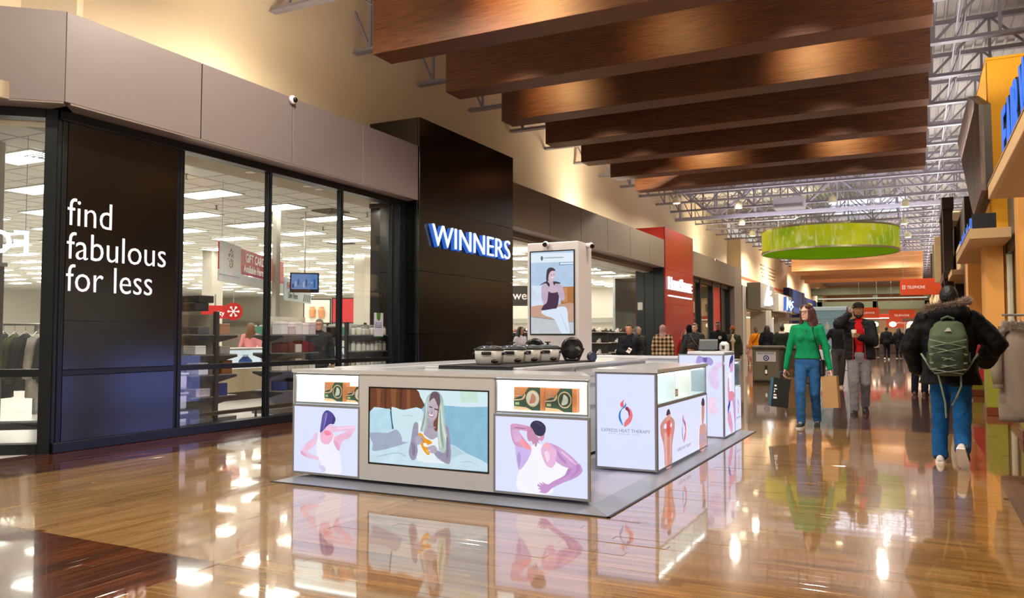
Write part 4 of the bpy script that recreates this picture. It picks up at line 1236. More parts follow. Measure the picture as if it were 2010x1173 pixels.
pf = thing('kiosk_platform', 'low grey kiosk platform with sloping metal ramp edge', 'platform')
px0, px1, py0, py1, pw, ph = -4.99, -1.93, 5.3, 10.95, .2, .035
bx('deck', KFL, pf, px0 + pw, px1 - pw, py0 + pw, py1 - pw, 0.001, ph)
def ramp(p, nm='ramp_edge'):
    # p: outer a, outer b, inner b, inner a (xy)
    a, b_, c, d = p
    B().add([(*a, .001), (*b_, .001), (*c, .001), (*d, .001), (*a, .004), (*b_, .004), (*c, ph), (*d, ph)], [(3, 2, 1, 0), (4, 5, 6, 7), (0, 1, 5, 4), (1, 2, 6, 5), (2, 3, 7, 6), (3, 0, 4, 7)]).build(nm, KALU, pf)
for k in range(3):
    xa, xb = px0 + (px1 - px0) * k / 3, px0 + (px1 - px0) * (k + 1) / 3
    ia, ib = max(xa, px0 + pw), min(xb, px1 - pw)
    ramp([(xa, py0), (xb - .003, py0), (ib, py0 + pw), (ia, py0 + pw)])
for k in range(5):
    ya, yb = py0 + (py1 - py0) * k / 5, py0 + (py1 - py0) * (k + 1) / 5
    ia, ib = max(ya, py0 + pw), min(yb, py1 - pw)
    ramp([(px1, ya), (px1, yb - .003), (px1 - pw, ib), (px1 - pw, ia)])
    ramp([(px0, yb - .003), (px0, ya), (px0 + pw, ia), (px0 + pw, ib)])
ramp([(px1, py1), (px0, py1), (px0 + pw, py1 - pw), (px1 - pw, py1 - pw)])
tag(B().box(px1 - .01, px1 + .012, py0 - .012, py1, 0, .006).box(px0 - .012, px1 + .012, py0 - .012, py0 + .01, 0, .006).build('edge_strip', KDARK, pf))

YF, XR = 5.47, -2.08
def fY(y): return lambda u, v, e: (u, y - e, v)
def fX(x): return lambda u, v, e: (x + e, u, v)

def frame_y(name, parent, x0, x1, z0, z1, y, w_=.018, d=.02, mat=KALU):
    b = B().box(x0, x1, y, y + d, z0, z0 + w_).box(x0, x1, y, y + d, z1 - w_, z1).box(x0, x0 + w_, y, y + d, z0 + w_, z1 - w_).box(x1 - w_, x1, y, y + d, z0 + w_, z1 - w_)
    return b.build(name, mat, parent)
def frame_x(name, parent, y0, y1, z0, z1, x, w_=.018, d=.02, mat=KALU):
    b = B().box(x - d, x, y0, y1, z0, z0 + w_).box(x - d, x, y0, y1, z1 - w_, z1).box(x - d, x, y0, y0 + w_, z0 + w_, z1 - w_).box(x - d, x, y1 - w_, y1, z0 + w_, z1 - w_)
    return b.build(name, mat, parent)

def showcase_y(parent, x0, x1, z0, z1, y, dp=.34, skew=(0, 0)):
    s_ = thing('showcase', None, None); s_.parent = parent
    e0, e1 = x0 + skew[0], x1 - skew[1]
    up = lambda u, v, t: (u, v, t)
    b = B().prism([(e0, y + dp), (e1, y + dp), (e1, y + dp + .015), (e0, y + dp + .015)], up, z0, z1)
    b.prism([(x0, y + .02), (x0 + .015, y + .02), (e0 + .015, y + dp), (e0, y + dp)], up, z0, z1).prism([(x1 - .015, y + .02), (x1, y + .02), (e1, y + dp), (e1 - .015, y + dp)], up, z0, z1)
    for za, zb_ in ((z0, z0 + .015), (z1 - .015, z1)): b.prism([(x0, y + .02), (x1, y + .02), (e1, y + dp), (e0, y + dp)], up, za, zb_)
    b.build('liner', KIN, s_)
    B().box(x0 + .02, x1 - .02, y + .03, y + .045, z1 - .03, z1 - .016).build('led_strip', LED, s_)
    bx('pane', CLEAR, s_, x0 + .015, x1 - .015, y + .008, y + .014, z0 + .012, z1 - .012)
    frame_y('frame', s_, x0, x1, z0, z1, y + .002, .012, .018)
    return s_

# ---- front counter
fc = thing('kiosk_counter', 'front kiosk counter with two lightboxes, two showcases and a wide screen', 'counter')
zb, zt = .06, .935
bx('plinth', KDARK, fc, -4.75, -2.4, YF + .12, YF + .45, ph + .001, zb)
# carcass behind the faces, mitred ends
B().prism([(-4.92, YF + .38), (-2.31, YF + .38), (-2.42, YF + .55), (-4.72, YF + .55)], lambda u, v, t: (u, v, t), zb, zt).build('carcass', KW, fc)
B().prism([(-4.93, YF - .01), (-2.12, YF - .01), (-2.42, YF + .57), (-4.70, YF + .57)], lambda u, v, t: (u, v, t), zt, zt + .03).build('worktop', KTOP, fc)
for x0, x1, nm, data in ((-4.92, -4.19, 'woman', 'back_woman'), (-2.92, -2.13, 'man', 'back_man')):
    sk0, sk1 = (.30, 0) if nm == 'woman' else (0, .17)
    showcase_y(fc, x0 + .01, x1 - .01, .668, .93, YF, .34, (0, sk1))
    lb = thing('lightbox', None, None); lb.parent = fc
    frame_y('frame', lb, x0, x1, zb, .66, YF - .004)
    bx('panel', LB, lb, x0 + .018, x1 - .018, YF, YF + .03, zb + .018, .642)
    poster('print', PR[data], fY(YF), lb, 1.0)
    bx('divider', KW, fc, x0, x0 + .01, YF, YF + .38, zb, zt)
    B().prism([(x1 - .01, YF), (x1, YF), (x1 - sk1, YF + .38), (x1 - .01 - sk1, YF + .38)], lambda u, v, t: (u, v, t), zb, zt).build('divider', KW, fc)
    B().prism([(x0 + .01, YF + .03), (x1 - .03, YF + .03), (x1 - .03 - sk1, YF + .38), (x0 + .01, YF + .38)], lambda u, v, t: (u, v, t), zb, .66).build('lightbox_back', KW, fc)
# tv module
b = B()
sx0, sx1, sz0, sz1 = -4.10, -2.957, .196, .833
b.box(-4.19, sx0, YF - .002, YF + .38, zb, zt).box(sx1, -2.92, YF - .002, YF + .38, zb, zt).box(sx0, sx1, YF - .002, YF + .38, zb, sz0).box(sx0, sx1, YF - .002, YF + .38, sz1, zt)
b.build('screen_surround', KW, fc)
tvp = thing('screen', None, None); tvp.parent = fc
frame_y('bezel', tvp, sx0, sx1, sz0, sz1, YF - .004, .012, .05, M('bezel_black', '#0c0d0f', .25))
bx('display', GLOW('tv_base', '#8ec3dc', .9), tvp, sx0 + .012, sx1 - .012, YF + .004, YF + .02, sz0 + .012, sz1 - .012)
def clampf(y):
    return lambda u, v, e: (min(max(u, sx0 + .012), sx1 - .012), y - e, min(max(v, sz0 + .012), sz1 - .012))
poster('picture', PR['tv'], clampf(YF + .003), tvp, .9, lift=0)
# ---- product boxes
def product(x, y, z, wd, ht, dp, label, rz=0, var=0):
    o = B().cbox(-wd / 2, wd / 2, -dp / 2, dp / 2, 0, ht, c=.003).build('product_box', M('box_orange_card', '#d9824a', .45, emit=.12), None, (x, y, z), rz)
    f = -dp / 2
    gm = M('box_green_print', '#274a38', .5); cm = M('box_cream_print', '#efc79c', .5); wm = M('box_white_print', '#e6e4dc', .5)
    B().prism([(-wd / 2, 0), (wd * .36, 0), (wd * .36, ht), (-wd * .02, ht), (-wd * .16, ht * .7), (-wd / 2, ht * .48)], lambda u, v, t: (u, f - t, v), .0004, .0001).build('green_field', gm, o)
    B().prism(cat_rom([(-wd / 2, ht * .46), (-wd * .25, ht * .5), (-wd * .14, ht * .72), (-wd * .12, ht * .62), (-wd * .2, ht * .46), (-wd / 2, ht * .40)]), lambda u, v, t: (u, f - t, v), .0008, .0005).build('cream_swoosh', cm, o)
    B().prism([(-wd / 2, 0), (wd * .1, 0), (-wd * .1, ht * .13), (-wd / 2, ht * .17)], lambda u, v, t: (u, f - t, v), .0008, .0005).build('corner_swoosh', cm, o)
    ring = [(wd * .12 + wd * .22 * math.cos(2 * PI * k / 20), ht * .52 + ht * .36 * math.sin(2 * PI * k / 20)) for k in range(20)]
    B().prism(ring, lambda u, v, t: (u, f - t, v), .0012, .0009).build('ring', cm, o)
    ring = [(wd * .12 + wd * .19 * math.cos(2 * PI * k / 20), ht * .52 + ht * .31 * math.sin(2 * PI * k / 20)) for k in range(20)]
    B().prism(ring, lambda u, v, t: (u, f - t, v), .0016, .0013).build('roundel', gm if var else wm, o)
    B().prism(cat_rom([(wd * .02, ht * .3), (wd * .2, ht * .36), (wd * .22, ht * .6), (wd * .1, ht * .75), (wd * .06, ht * .55)]), lambda u, v, t: (u, f - t, v), .002, .0017).build('figure', wm if var else M('box_pink_print', '#d98a70', .5), o)
    B().prism([(-wd * .46, ht * .22), (-wd * .32, ht * .22), (-wd * .32, ht * .34), (-wd * .46, ht * .34)], lambda u, v, t: (u, f - t, v), .0012, .0009).build('badge', M('box_badge_print', '#b9c78a', .5), o)
    poster('emblem', [('f6ece4', s) for c, s in PR['logo'][:3]], lambda u, v, e: (u, f - e - .001, v), o, .5, (-wd * .36, ht * .8), (ht * .2, ht * .2))
    letters('lettering', 'EXPRESS HEAT', .01, .0004, M('box_letter', '#f2ece4', .5), (-wd * .47, f - .0012, ht * .6), '-Y', o, width=wd * .28, height=ht * .05)
    return tag(o, label, 'box')
zs = .668 + .016
product(-4.555, 5.62, zs, .235, .165, .06, 'orange and green heat pad box, left one in the left showcase', 0, 1)
product(-4.30, 5.60, zs, .22, .135, .06, 'orange and green heat pad box, right one in the left showcase', 0, 0)
product(-2.675, 5.62, zs, .26, .175, .06, 'orange and green heat pad box, left one in the right showcase', 0, 0)
product(-2.40, 5.60, zs, .255, .175, .06, 'orange and green heat pad box, right one in the right showcase', 0, 1)

# ---- right counter
rc = thing('kiosk_counter', 'right kiosk counter with logo lightbox end and three cell showcase', 'counter')
rx0, ry0, ry1 = -2.66, 6.97, 8.86
bx('plinth', KDARK, rc, rx0 + .1, XR - .1, ry0 + .12, ry1 - .1, ph + .001, .06)
B().prism([(rx0 - .02, ry0 - .015), (XR + .015, ry0 - .015), (XR + .015, ry1 + .01), (rx0 - .02, ry1 + .01)], lambda u, v, t: (u, v, t), zt - .01, zt + .02).build('worktop', KTOP, rc)
lb = thing('lightbox', None, None); lb.parent = rc
frame_y('frame', lb, rx0, XR, .05, .925, ry0 - .004)
bx('panel', LB, lb, rx0 + .018, XR - .018, ry0, ry0 + .03, .068, .907)
cxm = (rx0 + XR) / 2
poster('logo_print', PR['logo'], fY(ry0), lb, 1.0, (cxm, .555), (.245, .245))
INK = GLOW('print_ink_grey', '#8b86a6', .9)
text_flat('logo_lettering', 'EXPRESS HEAT THERAPY', (rx0 + .06, ry0 - .0012, .385), '-Y', INK, lb, .46, .03)
b = B()
for k in range(16):
    if k in (4, 11): continue
    b.box(rx0 + .13 + k * .019, rx0 + .143 + k * .019, ry0 - .0014, ry0 - .0008, .366, .374)
tag(b.build('tagline_print', GLOW('print_ink_pale', '#c3c2dd', 1), lb), kind='stuff')
bx('carcass', KW, rc, rx0, XR - .36, ry0 + .03, ry1, .06, zt - .01)
bx('end_panel', KW, rc, XR - .36, XR - .002, ry1 - .012, ry1, .06, zt - .01)
sh = thing('showcase', None, None); sh.parent = rc
y0_, y1_ = ry0 + .03, ry1 - .012
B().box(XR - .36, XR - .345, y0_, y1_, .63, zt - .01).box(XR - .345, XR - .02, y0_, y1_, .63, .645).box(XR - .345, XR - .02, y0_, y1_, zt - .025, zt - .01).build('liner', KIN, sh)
for k in range(1, 3):
    yy = y0_ + (y1_ - y0_) * k / 3
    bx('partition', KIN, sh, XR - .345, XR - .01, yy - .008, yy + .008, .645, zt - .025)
for k in range(3):
    a, b_ = y0_ + (y1_ - y0_) * k / 3 + .01, y0_ + (y1_ - y0_) * (k + 1) / 3 - .01
    bx('pane', CLEAR, sh, XR - .014, XR - .008, a, b_, .645, zt - .025)
    bx('led_strip', LED, sh, XR - .05, XR - .035, a, b_, zt - .04, zt - .026)
frame_x('frame', sh, y0_, y1_, .63, zt - .01, XR - .002, .012, .016)
lb2 = thing('lightbox', None, None); lb2.parent = rc
frame_x('frame', lb2, ry0 + .02, ry1, .05, .628, XR + .004, .014)
bx('panel', LB, lb2, XR - .03, XR, ry0 + .034, ry1 - .014, .064, .614)
poster('print', PR['pair'], fX(XR), lb2, 1.0)
poster('logo_print', PR['logo'], fX(XR), lb2, 1.0, (ry0 + .92, .345), (.29, .29), lift=2)
text_flat('logo_lettering', 'EXPRESS HEAT THERAPY', (XR + .0012, ry0 + .68, .145), '+X', INK, lb2, .5, .03)
bx('lightbox_back', KW, rc, XR - .36, XR - .03, ry0 + .034, ry1 - .014, .05, .628)
product(XR - .17, 7.22, .646, .22, .16, .05, 'heat pad box in the first cell of the right counter showcase', PI / 2, 1)
product(XR - .17, 7.98, .646, .24, .07, .12, 'flat orange heat pad box in the middle cell of the right counter', PI / 2, 0)

# ---- tall end unit
tu = thing('kiosk_counter', 'tall kiosk end unit with massage print and small showcase', 'counter')
tx0, ty0, ty1, ty2, tz = -2.53, 9.74, 10.38, 10.78, 1.035
bx('plinth', KDARK, tu, tx0 + .08, XR - .1, ty0 + .1, ty2 - .1, ph + .001, .06)
bx('carcass', KW, tu, tx0, XR - .03, ty0 + .03, ty1, .06, tz)
frame_y('frame', tu, tx0 - .1, XR, .04, tz, ty0 - .004, .014)
bx('front_panel', LB, tu, tx0 - .086, XR - .014, ty0, ty0 + .03, .054, tz - .014)
poster('front_print', PR['massage'], fY(ty0), tu, 1.0)
frame_x('frame', tu, ty0 + .02, ty1, .04, tz, XR + .004, .014)
bx('side_panel', LB, tu, XR - .03, XR, ty0 + .034, ty1 - .014, .054, tz - .014)
poster('side_print', PR['knee'], fX(XR), tu, 1.0)
bx('cap', KW, tu, tx0, XR, ty0 + .05, ty1, tz, tz + .03, c=.006)
bx('low_carcass', KW, tu, tx0, XR - .3, ty1, ty2, .06, .93)
bx('low_top', KTOP, tu, tx0, XR + .01, ty1 + .001, ty2 + .01, .93, .955)
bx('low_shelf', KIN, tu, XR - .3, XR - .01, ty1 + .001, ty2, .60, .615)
bx('low_led', LED, tu, XR - .05, XR - .035, ty1 + .02, ty2 - .02, .90, .915)
bx('low_pane', CLEAR, tu, XR - .012, XR - .006, ty1 + .01, ty2 - .01, .615, .925)
bx('low_end', KALU, tu, XR - .3, XR, ty2 - .012, ty2, .05, .93)
bx('low_lightbox', LB, tu, XR - .03, XR, ty1 + .005, ty2 - .014, .054, .59)
bx('low_back', KW, tu, XR - .3, XR - .03, ty1 + .005, ty2 - .014, .05, .6)
poster('logo_print', PR['logo'], fX(XR), tu, 1.0, ((ty1 + ty2) / 2, .36), (.19, .22))
text_flat('logo_lettering', 'EXPRESS HEAT THERAPY', (XR + .0012, ty1 + .06, .20), '+X', INK, tu, .28, .022)
# terminal on the tall unit
t = thing('payment_terminal', 'grey tilted payment screen on top of the tall kiosk unit', 'terminal', (-2.36, 10.16, tz + .031), .3)
bx('base', mcol('7d7f82'), t, -.08, .08, -.06, .08, 0, .02, c=.006)
B().prism([(-.10, .02), (.08, .02), (.14, .13), (.10, .15)], lambda u, v, w_: (w_, -u, v), -.11, .11).build('screen_body', mcol('6e7276', .35), t)
o = B().lathe([(.055, 0), (.065, .03), (.06, .09), (.03, .12)], n=14).build('card_reader', M('reader_white', '#dadad8', .35), None, (-2.17, 10.22, tz + .031))
B().cyl((0, -.05, .03), (0, -.066, .07), .02).build('slot', mcol('33363a'), o)
tag(o, 'small white card reader beside the payment screen', 'card reader')

# ---- left and back counters, island, tower
lc = thing('kiosk_counter', 'left kiosk counter with pale quartz top', 'counter')
bx('plinth', KDARK, lc, -4.80, -4.5, 6.15, 10.6, ph + .001, .06); bx('body', KW, lc, -4.92, -4.42, 6.06, 10.75, .06, .935); bx('worktop', KTOP, lc, -4.94, -4.40, 6.05, 10.77, .935, .965, c=.004)
for a_, b_ in ((6.12, 7.9), (8.7, 10.6)):
    lb3 = thing('lightbox', None, None); lb3.parent = lc
    bx('panel', GLOW('lightbox_blue', '#9aa6ff', 2.6), lb3, -4.935, -4.921, a_, b_, .08, .9)
    B().box(-4.938, -4.92, a_ - .02, a_, .06, .92).box(-4.938, -4.92, b_, b_ + .02, .06, .92).box(-4.938, -4.92, a_, b_, .06, .08).box(-4.938, -4.92, a_, b_, .9, .92).build('frame', KALU, lb3)
for k in range(4): bx('door', KW, lc, -4.419, -4.405, 6.12 + k * 1.15, 7.23 + k * 1.15, .1, .91, c=.004)
bc = thing('kiosk_counter', 'back kiosk counter beyond the video tower', 'counter')
bx('plinth', KDARK, bc, -4.3, -2.9, 10.4, 10.65, ph + .001, .06); bx('body', KW, bc, -4.39, -2.78, 10.3, 10.75, .06, .96); bx('worktop', KTOP, bc, -4.39, -2.76, 10.28, 10.77, .96, .99, c=.004)
isl = thing('kiosk_island', 'white kiosk island carrying the cookers and video tower', 'counter')
bx('plinth', KDARK, isl, -3.85, -3.08, 6.2, 9.5, ph + .001, .07); bx('body', KW, isl, -3.92, -3.0, 6.12, 9.6, .07, .955); bx('worktop', KTOP, isl, -3.95, -2.97, 6.09, 9.63, .955, .985, c=.004)
for k in range(3):
    d = bx('drawer', KW, isl, -2.999, -2.985, 6.2 + k * 1.1, 7.22 + k * 1.1, .55, .93, c=.004)
    B().tube([(-2.985, 6.5 + k * 1.1, .85), (-2.955, 6.52 + k * 1.1, .85), (-2.955, 6.9 + k * 1.1, .85), (-2.985, 6.92 + k * 1.1, .85)], .007, 6).build('handle', KALU, d)
mat = B().cbox(-.36, .36, -.95, .95, 0, .012, c=.004).build('counter_mat', M('mat_black_rubber', '#17181c', .55, bump=.2, bscale=120), None, (-3.42, 7.0, .986))
tag(mat, 'black rubber mat under the cookers on the kiosk island', 'mat')
B().box(-.36, .36, -.952, -.93, -.05, .0).build('front_lip', M('mat_black_rubber', '#17181c'), mat)

tw = thing('video_tower', 'white column with an upright advertising screen on the kiosk', 'screen')
TWM = M('tower_white', '#d6d0d2', .35, var=.02)
tx0_, tx1_, tyf, tyb = -3.85, -3.24, 8.0, 8.40
bx('body', TWM, tw, tx0_, tx1_, tyf, tyb, .986, 2.28, c=.01)
frame_y('bezel', tw, -3.812, -3.278, 1.268, 2.188, tyf - .012, .012, .012, M('bezel_black', '#0c0d0f'))
bx('display', GLOW('tower_base', '#b4cbe8', .95), tw, -3.80, -3.29, tyf - .006, tyf, 1.28, 2.176)
poster('picture', PR['tower'], lambda u, v, e: (min(max(u, -3.80), -3.29), tyf - .006 - e, min(max(v, 1.28), 2.176)), tw, .95)
def camera_ball(name, label, loc, aim, mount):
    t = thing(name, label, 'camera', loc)
    d = Vector(aim).normalized()
    B().cyl((0, 0, 0), tuple(d * .02), .03, .03, 14).build('mount', TWM, t)
    b = B(); b.smooth = True; b.ell((d * .045), (.034, .034, .034), 14, 10); b.build('ball', M('camera_white', '#e2e0e2', .3), t)
    f = (d * .7 + Vector((.0, -.5, -.35))).normalized()
    B().cyl(d * .045 + f * .02, d * .045 + f * .037, .026, .024, 14).build('lens', M('camera_lens', '#101114', .15), t)
    return t
camera_ball('security_camera', 'white ball camera on the front of the video tower', (-3.60, tyf - .004, 2.255), (0, -1, 0), 0)
camera_ball('security_camera', 'white ball camera on the right side of the video tower', (tx1_ + .004, 8.25, 2.25), (1, 0, 0), 0)

# ---- cookers and fan
CKW = M('cooker_white', '#cfd0ce', .25, var=.03); CKB = M('cooker_black', '#1a1a1c', .35); CKG = M('cooker_glass_lid', '#39424c', .08, coat=.6, spec=.8)
def cooker(x, y, rz, label):
    t = thing('slow_cooker', label, 'cooker', (x, y, .999), rz, 'cookers on the island')
    b = B(); b.smooth = True
    n = 20
    def oval(a, c_, z, p=3.2):
        return [(a * math.copysign(abs(math.cos(2 * PI * j / n)) ** (2 / p), math.cos(2 * PI * j / n)), c_ * math.copysign(abs(math.sin(2 * PI * j / n)) ** (2 / p), math.sin(2 * PI * j / n)), z) for j in range(n)]
    b.rings([oval(.10, .09, .0), oval(.115, .10, .012), oval(.125, .11, .06), oval(.128, .114, .125), oval(.122, .108, .128)])
    b.build('body', CKW, t)
    b = B(); b.smooth = True; b.rings([oval(.131, .117, .126), oval(.133, .119, .138), oval(.12, .106, .146)]); b.build('rim', CKB, t)
    b = B(); b.smooth = True; b.rings([oval(.12, .106, .145, 2.4), oval(.10, .09, .16, 2.2), oval(.05, .045, .17, 2), oval(.02, .02, .172, 2)]); ld = b.build('lid', CKG, t)
    B().lathe([(.010, .17), (.010, .185), (.03, .19), (.03, .198), (.0, .198)], n=12).build('knob', CKB, ld)
    for s_ in (-1, 1): bx('handle', CKB, t, s_ * .118, s_ * .148, -.045, .045, .085, .108, c=.006)
    bx('front_grip', CKB, t, -.045, .045, -.128, -.104, .088, .115, c=.006)
    b = B(); b.smooth = True; b.ell((.075, -.105, .03), (.035, .02, .018)); b.build('control_knob', CKB, t)
    for q in ((-.07, -.06), (.07, -.06), (-.07, .06), (.07, .06)): B().cyl((*q, -.001), (*q, .004), .012).build('foot', CKB, t)
cooker(-3.47, 6.42, .25, 'white slow cooker nearest the camera, first of the row')
cooker(-3.42, 6.78, .25, 'white slow cooker second in the row on the island')
cooker(-3.40, 7.10, .25, 'white slow cooker third in the row on the island')
cooker(-3.35, 7.44, .25, 'white slow cooker farthest in the row, beside the fan')
def fan(x, y, rz, label, s=1.):
    t = thing('desk_fan', label, 'fan', (x, y, .999), rz)
    FB = M('fan_black', '#131316', .3)
    b = B(); b.smooth = True
    b.lathe([(.085 * s, -.035), (.105 * s, -.03), (.11 * s, .0), (.105 * s, .03), (.08 * s, .04)], (0, 0, .125 * s), 28, 'Y', cap=False); b.build('housing', FB, t)
    B().lathe([(.10 * s, .028), (.10 * s, .034)], (0, 0, .125 * s), 28, 'Y').build('back_plate', FB, t)
    b = B()
    for k in range(28):
        a = 2 * PI * k / 28
        b.bar((.03 * s * math.cos(a), -.034, .125 * s + .03 * s * math.sin(a)), (.098 * s * math.cos(a + .35), -.034, .125 * s + .098 * s * math.sin(a + .35)), .003)
    b.lathe([(.03 * s, -.038), (.03 * s, -.03)], (0, 0, .125 * s), 16, 'Y'); b.build('grille', M('fan_grille', '#2a2b30', .25, coat=.5), t)
    for k in range(5):
        a = 2 * PI * k / 5
        B().add([(.02 * s * math.cos(a), -.005, .125 * s + .02 * s * math.sin(a)), (.09 * s * math.cos(a - .3), -.015, .125 * s + .09 * s * math.sin(a - .3)), (.09 * s * math.cos(a + .4), .015, .125 * s + .09 * s * math.sin(a + .4)),
                 (.02 * s * math.cos(a), .0, .125 * s + .02 * s * math.sin(a)), (.09 * s * math.cos(a - .3), -.01, .125 * s + .09 * s * math.sin(a - .3)), (.09 * s * math.cos(a + .4), .02, .125 * s + .09 * s * math.sin(a + .4))], [(0, 1, 2), (5, 4, 3), (0, 3, 4, 1), (1, 4, 5, 2), (2, 5, 3, 0)]).build('blade', FB, t)
    bx('base', FB, t, -.07 * s, .07 * s, -.05, .06, 0, .02, c=.008)
    for s_ in (-1, 1): B().bar((s_ * .06 * s, 0, .01), (s_ * .112 * s, 0, .125 * s), .012, .03).build('yoke', FB, t)
    return t
fan(-3.20, 7.72, .35, 'black round desk fan at the end of the cooker row', 1.05)
fan(-3.60, 7.66, .3, 'black desk fan half hidden behind the cookers', 1.0)
o = B(); o.smooth = True; o.lathe([(.05, -.02), (.055, 0), (.05, .02), (.02, .025)], (0, 0, .055), 18, 'Y'); o = o.build('mini_speaker', M('speaker_blue_black', '#26283c', .3), None, (-3.02, 7.82, .987), .9)
B().lathe([(.04, -.024), (.038, -.021)], (0, 0, .055), 18, 'Y').build('face', M('speaker_face', '#3d4062', .3), o); bx('foot', CKB, o, -.03, .03, -.02, .03, 0, .012)
tag(o, 'small dark round speaker right of the desk fan', 'speaker')
# ================================================================== RIGHT SIDE SHOPS
YEL = M('stucco_yellow', '#eda91c', .7, var=.05, bump=.15, bscale=180)
ORA = M('stucco_orange', '#d8984a', .7, var=.05, bump=.1, bscale=180)
GRN = M('base_olive', '#85851f', .45, var=.05)
SLAB = M('canopy_cream', '#cda97a', .6, var=.03)
SKR = M('skirting_redbrown', '#6d2f16', .35, var=.08, coat=.3)
DKB = M('portal_dark_brown', '#2f1b12', .5, var=.1)
GRY = M('shop_grey_panel', '#8c8676', .6)
def pillar(name, label, x0, x1, y0, y1, top, m_up=ORA, m_lo=GRN, zlo=.93):
    t = thing(name, label, 'pillar')
    bx('upper', m_up, t, x0, x1, y0, y1, zlo + .006, top, c=.004)
    bx('seam', DKB, t, x0 + .006, x1 - .006, y0 + .006, y1 - .006, zlo, zlo + .006)
    bx('lower', m_lo, t, x0, x1, y0, y1, .13, zlo, c=.004)
    bx('skirting', SKR, t, x0 - .02, x1 + .02, y0 - .02, y1 + .02, 0, .13, c=.006)
    return t
pillar('pillar', 'orange pillar with olive lower panel and red brown skirting', .975, 1.24, 14.8, 15.5, 2.685)
pillar('pillar', 'narrow orange pilaster right of the olive based pillar', 1.255, 1.36, 14.9, 15.5, 2.98)
pillar('pillar', 'yellow pillar at the right edge under the nearer canopy', 1.11, 1.36, 11.3, 11.7, 3.3)
pillar('pillar', 'orange pillar beyond the second canopy', .98, 1.3, 19.5, 20.4, 3.4)
t = thing('shop_tower', 'tall bright yellow tower block above the canopies', 'facade')
bx('block', YEL, t, 1.07, 2.3, 14.6, 14.79, 2.86, 5.62, c=.004); bx('return', YEL, t, 1.25, 2.3, 14.8, 19.0, 3.0, 5.62)
bx('cap', YEL, t, 1.05, 2.3, 14.58, 19.0, 5.621, 5.66)
# timber textured leaning panel
GRAIN = wood_mat('panel_rough_timber', '#241009', '#8a7466', .5, 'Z', .5, bump=.5, rnd=.05)
t = thing('timber_fin', 'leaning rough grained timber panel beside the yellow tower', 'panel')
B().prism([(16.4, 5.55), (13.9, 4.75), (13.75, 3.42), (15.8, 3.30), (20.6, 5.65)], lambda u, v, w_: (w_, u, v), .90, .96).build('board', GRAIN, t)
B().prism([(16.4, 5.55), (13.9, 4.75), (13.75, 3.42), (15.8, 3.30), (20.6, 5.65)], lambda u, v, w_: (w_, u + .01, v), .961, 1.06).build('backing', DKB, t)
def canopy(name, label, x0, x1, y0, y1, z0, z1):
    t = thing(name, label, 'canopy')
    bx('slab', SLAB, t, x0, x1, y0, y1, z0, z1, c=.006)
    bx('soffit_panel', M('canopy_soffit', '#c79d66', .6), t, x0 + .05, x1, y0 + .05, y1 - .05, z0 - .008, z0 - .0005)
    bx('flashing', M('canopy_flashing', '#b08e63', .5), t, x0 - .006, x0 + .02, y0, y1, z1, z1 + .012)
    return t
canopy('canopy', 'cream canopy slab carrying the blue FAIRW sign', .72, 2.3, 5.0, 10.08, 2.74, 2.88)
canopy('canopy', 'cream canopy slab carrying the smaller blue sign', .72, 1.25, 13.6, 18.2, 2.69, 2.84)
canopy('canopy', 'small far canopy beyond the smaller blue sign', .75, 1.3, 21.5, 25.0, 2.7, 2.82)
BLU = GLOW('sign_blue_face', '#3a78f0', 1.2); BLK2 = M('sign_can_black', '#0b0d14', .4)
sg = thing('shop_sign', 'large blue lit FAIRW letters on the nearer canopy', 'sign')
for k, (ch, y, wd) in enumerate((('F', 9.32, .34), ('A', 8.92, .40), ('I', 8.46, .12), ('R', 8.26, .38), ('W', 7.80, .55))):
    letters('letter_can', ch, .6, .10, BLK2, (.86, y, 2.905), '-X', sg, width=wd, height=.60)
    letters('letter_face', ch, .6, .01, BLU, (.80, y - .012, 2.92), '-X', sg, width=wd - .03, height=.57)
sg2 = thing('shop_sign', 'smaller blue lit sign on the second canopy', 'sign')
bx('sign_box', BLK2, sg2, .78, 1.1, 14.05, 14.1, 2.86, 3.12)
for k in range(11):
    y = 14.4 + .36 * k
    hh = (.26, .3, .2, .3, .28, .22, .3, .26, .3, .24, .28)[k]
    bx('letter_can', BLK2, sg2, .80, .86, y, y + .2, 2.856, 2.856 + hh, c=.01)
    bx('letter_face', BLU, sg2, .79, .799, y + .03, y + .12, 2.87, 2.85 + hh, c=.004)
    if k % 2: bx('letter_face', BLU, sg2, .79, .799, y + .12, y + .3, 2.86 + hh * .5, 2.9 + hh * .5, c=.004)
# shop window between the pillars, with frame and display backdrop
w5 = thing('window_4', 'narrow shop window between the right hand pillars', None, kind='structure')
bx('frame_head', FRAME, w5, 1.28, 1.36, 10.0, 14.9, 2.55, 2.68); bx('frame_sill', SKR, w5, 1.26, 1.38, 10.0, 14.9, 0, .2)
for y in (10.0, 12.4, 14.8): bx('mullion', M('window_frame_cream', '#c9bfa6', .4), w5, 1.28, 1.36, y, y + .08, .2, 2.55)
for y in (10.08, 12.48): bx('pane', GLASS, w5, 1.315, 1.323, y, y + 2.32, .2, 2.55)
bx('head_panel', GRY, w5, 1.3, 1.36, 10.0, 14.9, 2.68, 3.4)
bx('back_panel', M('display_white', '#d9d6cc', .5), w5, 2.1, 2.12, 10.0, 14.9, 0, 2.7)
lamp('shop_window_lamp', 'AREA', (1.75, 12.4, 2.6), 40, WHITE, (1.75, 12.4, 0), .5, 4)
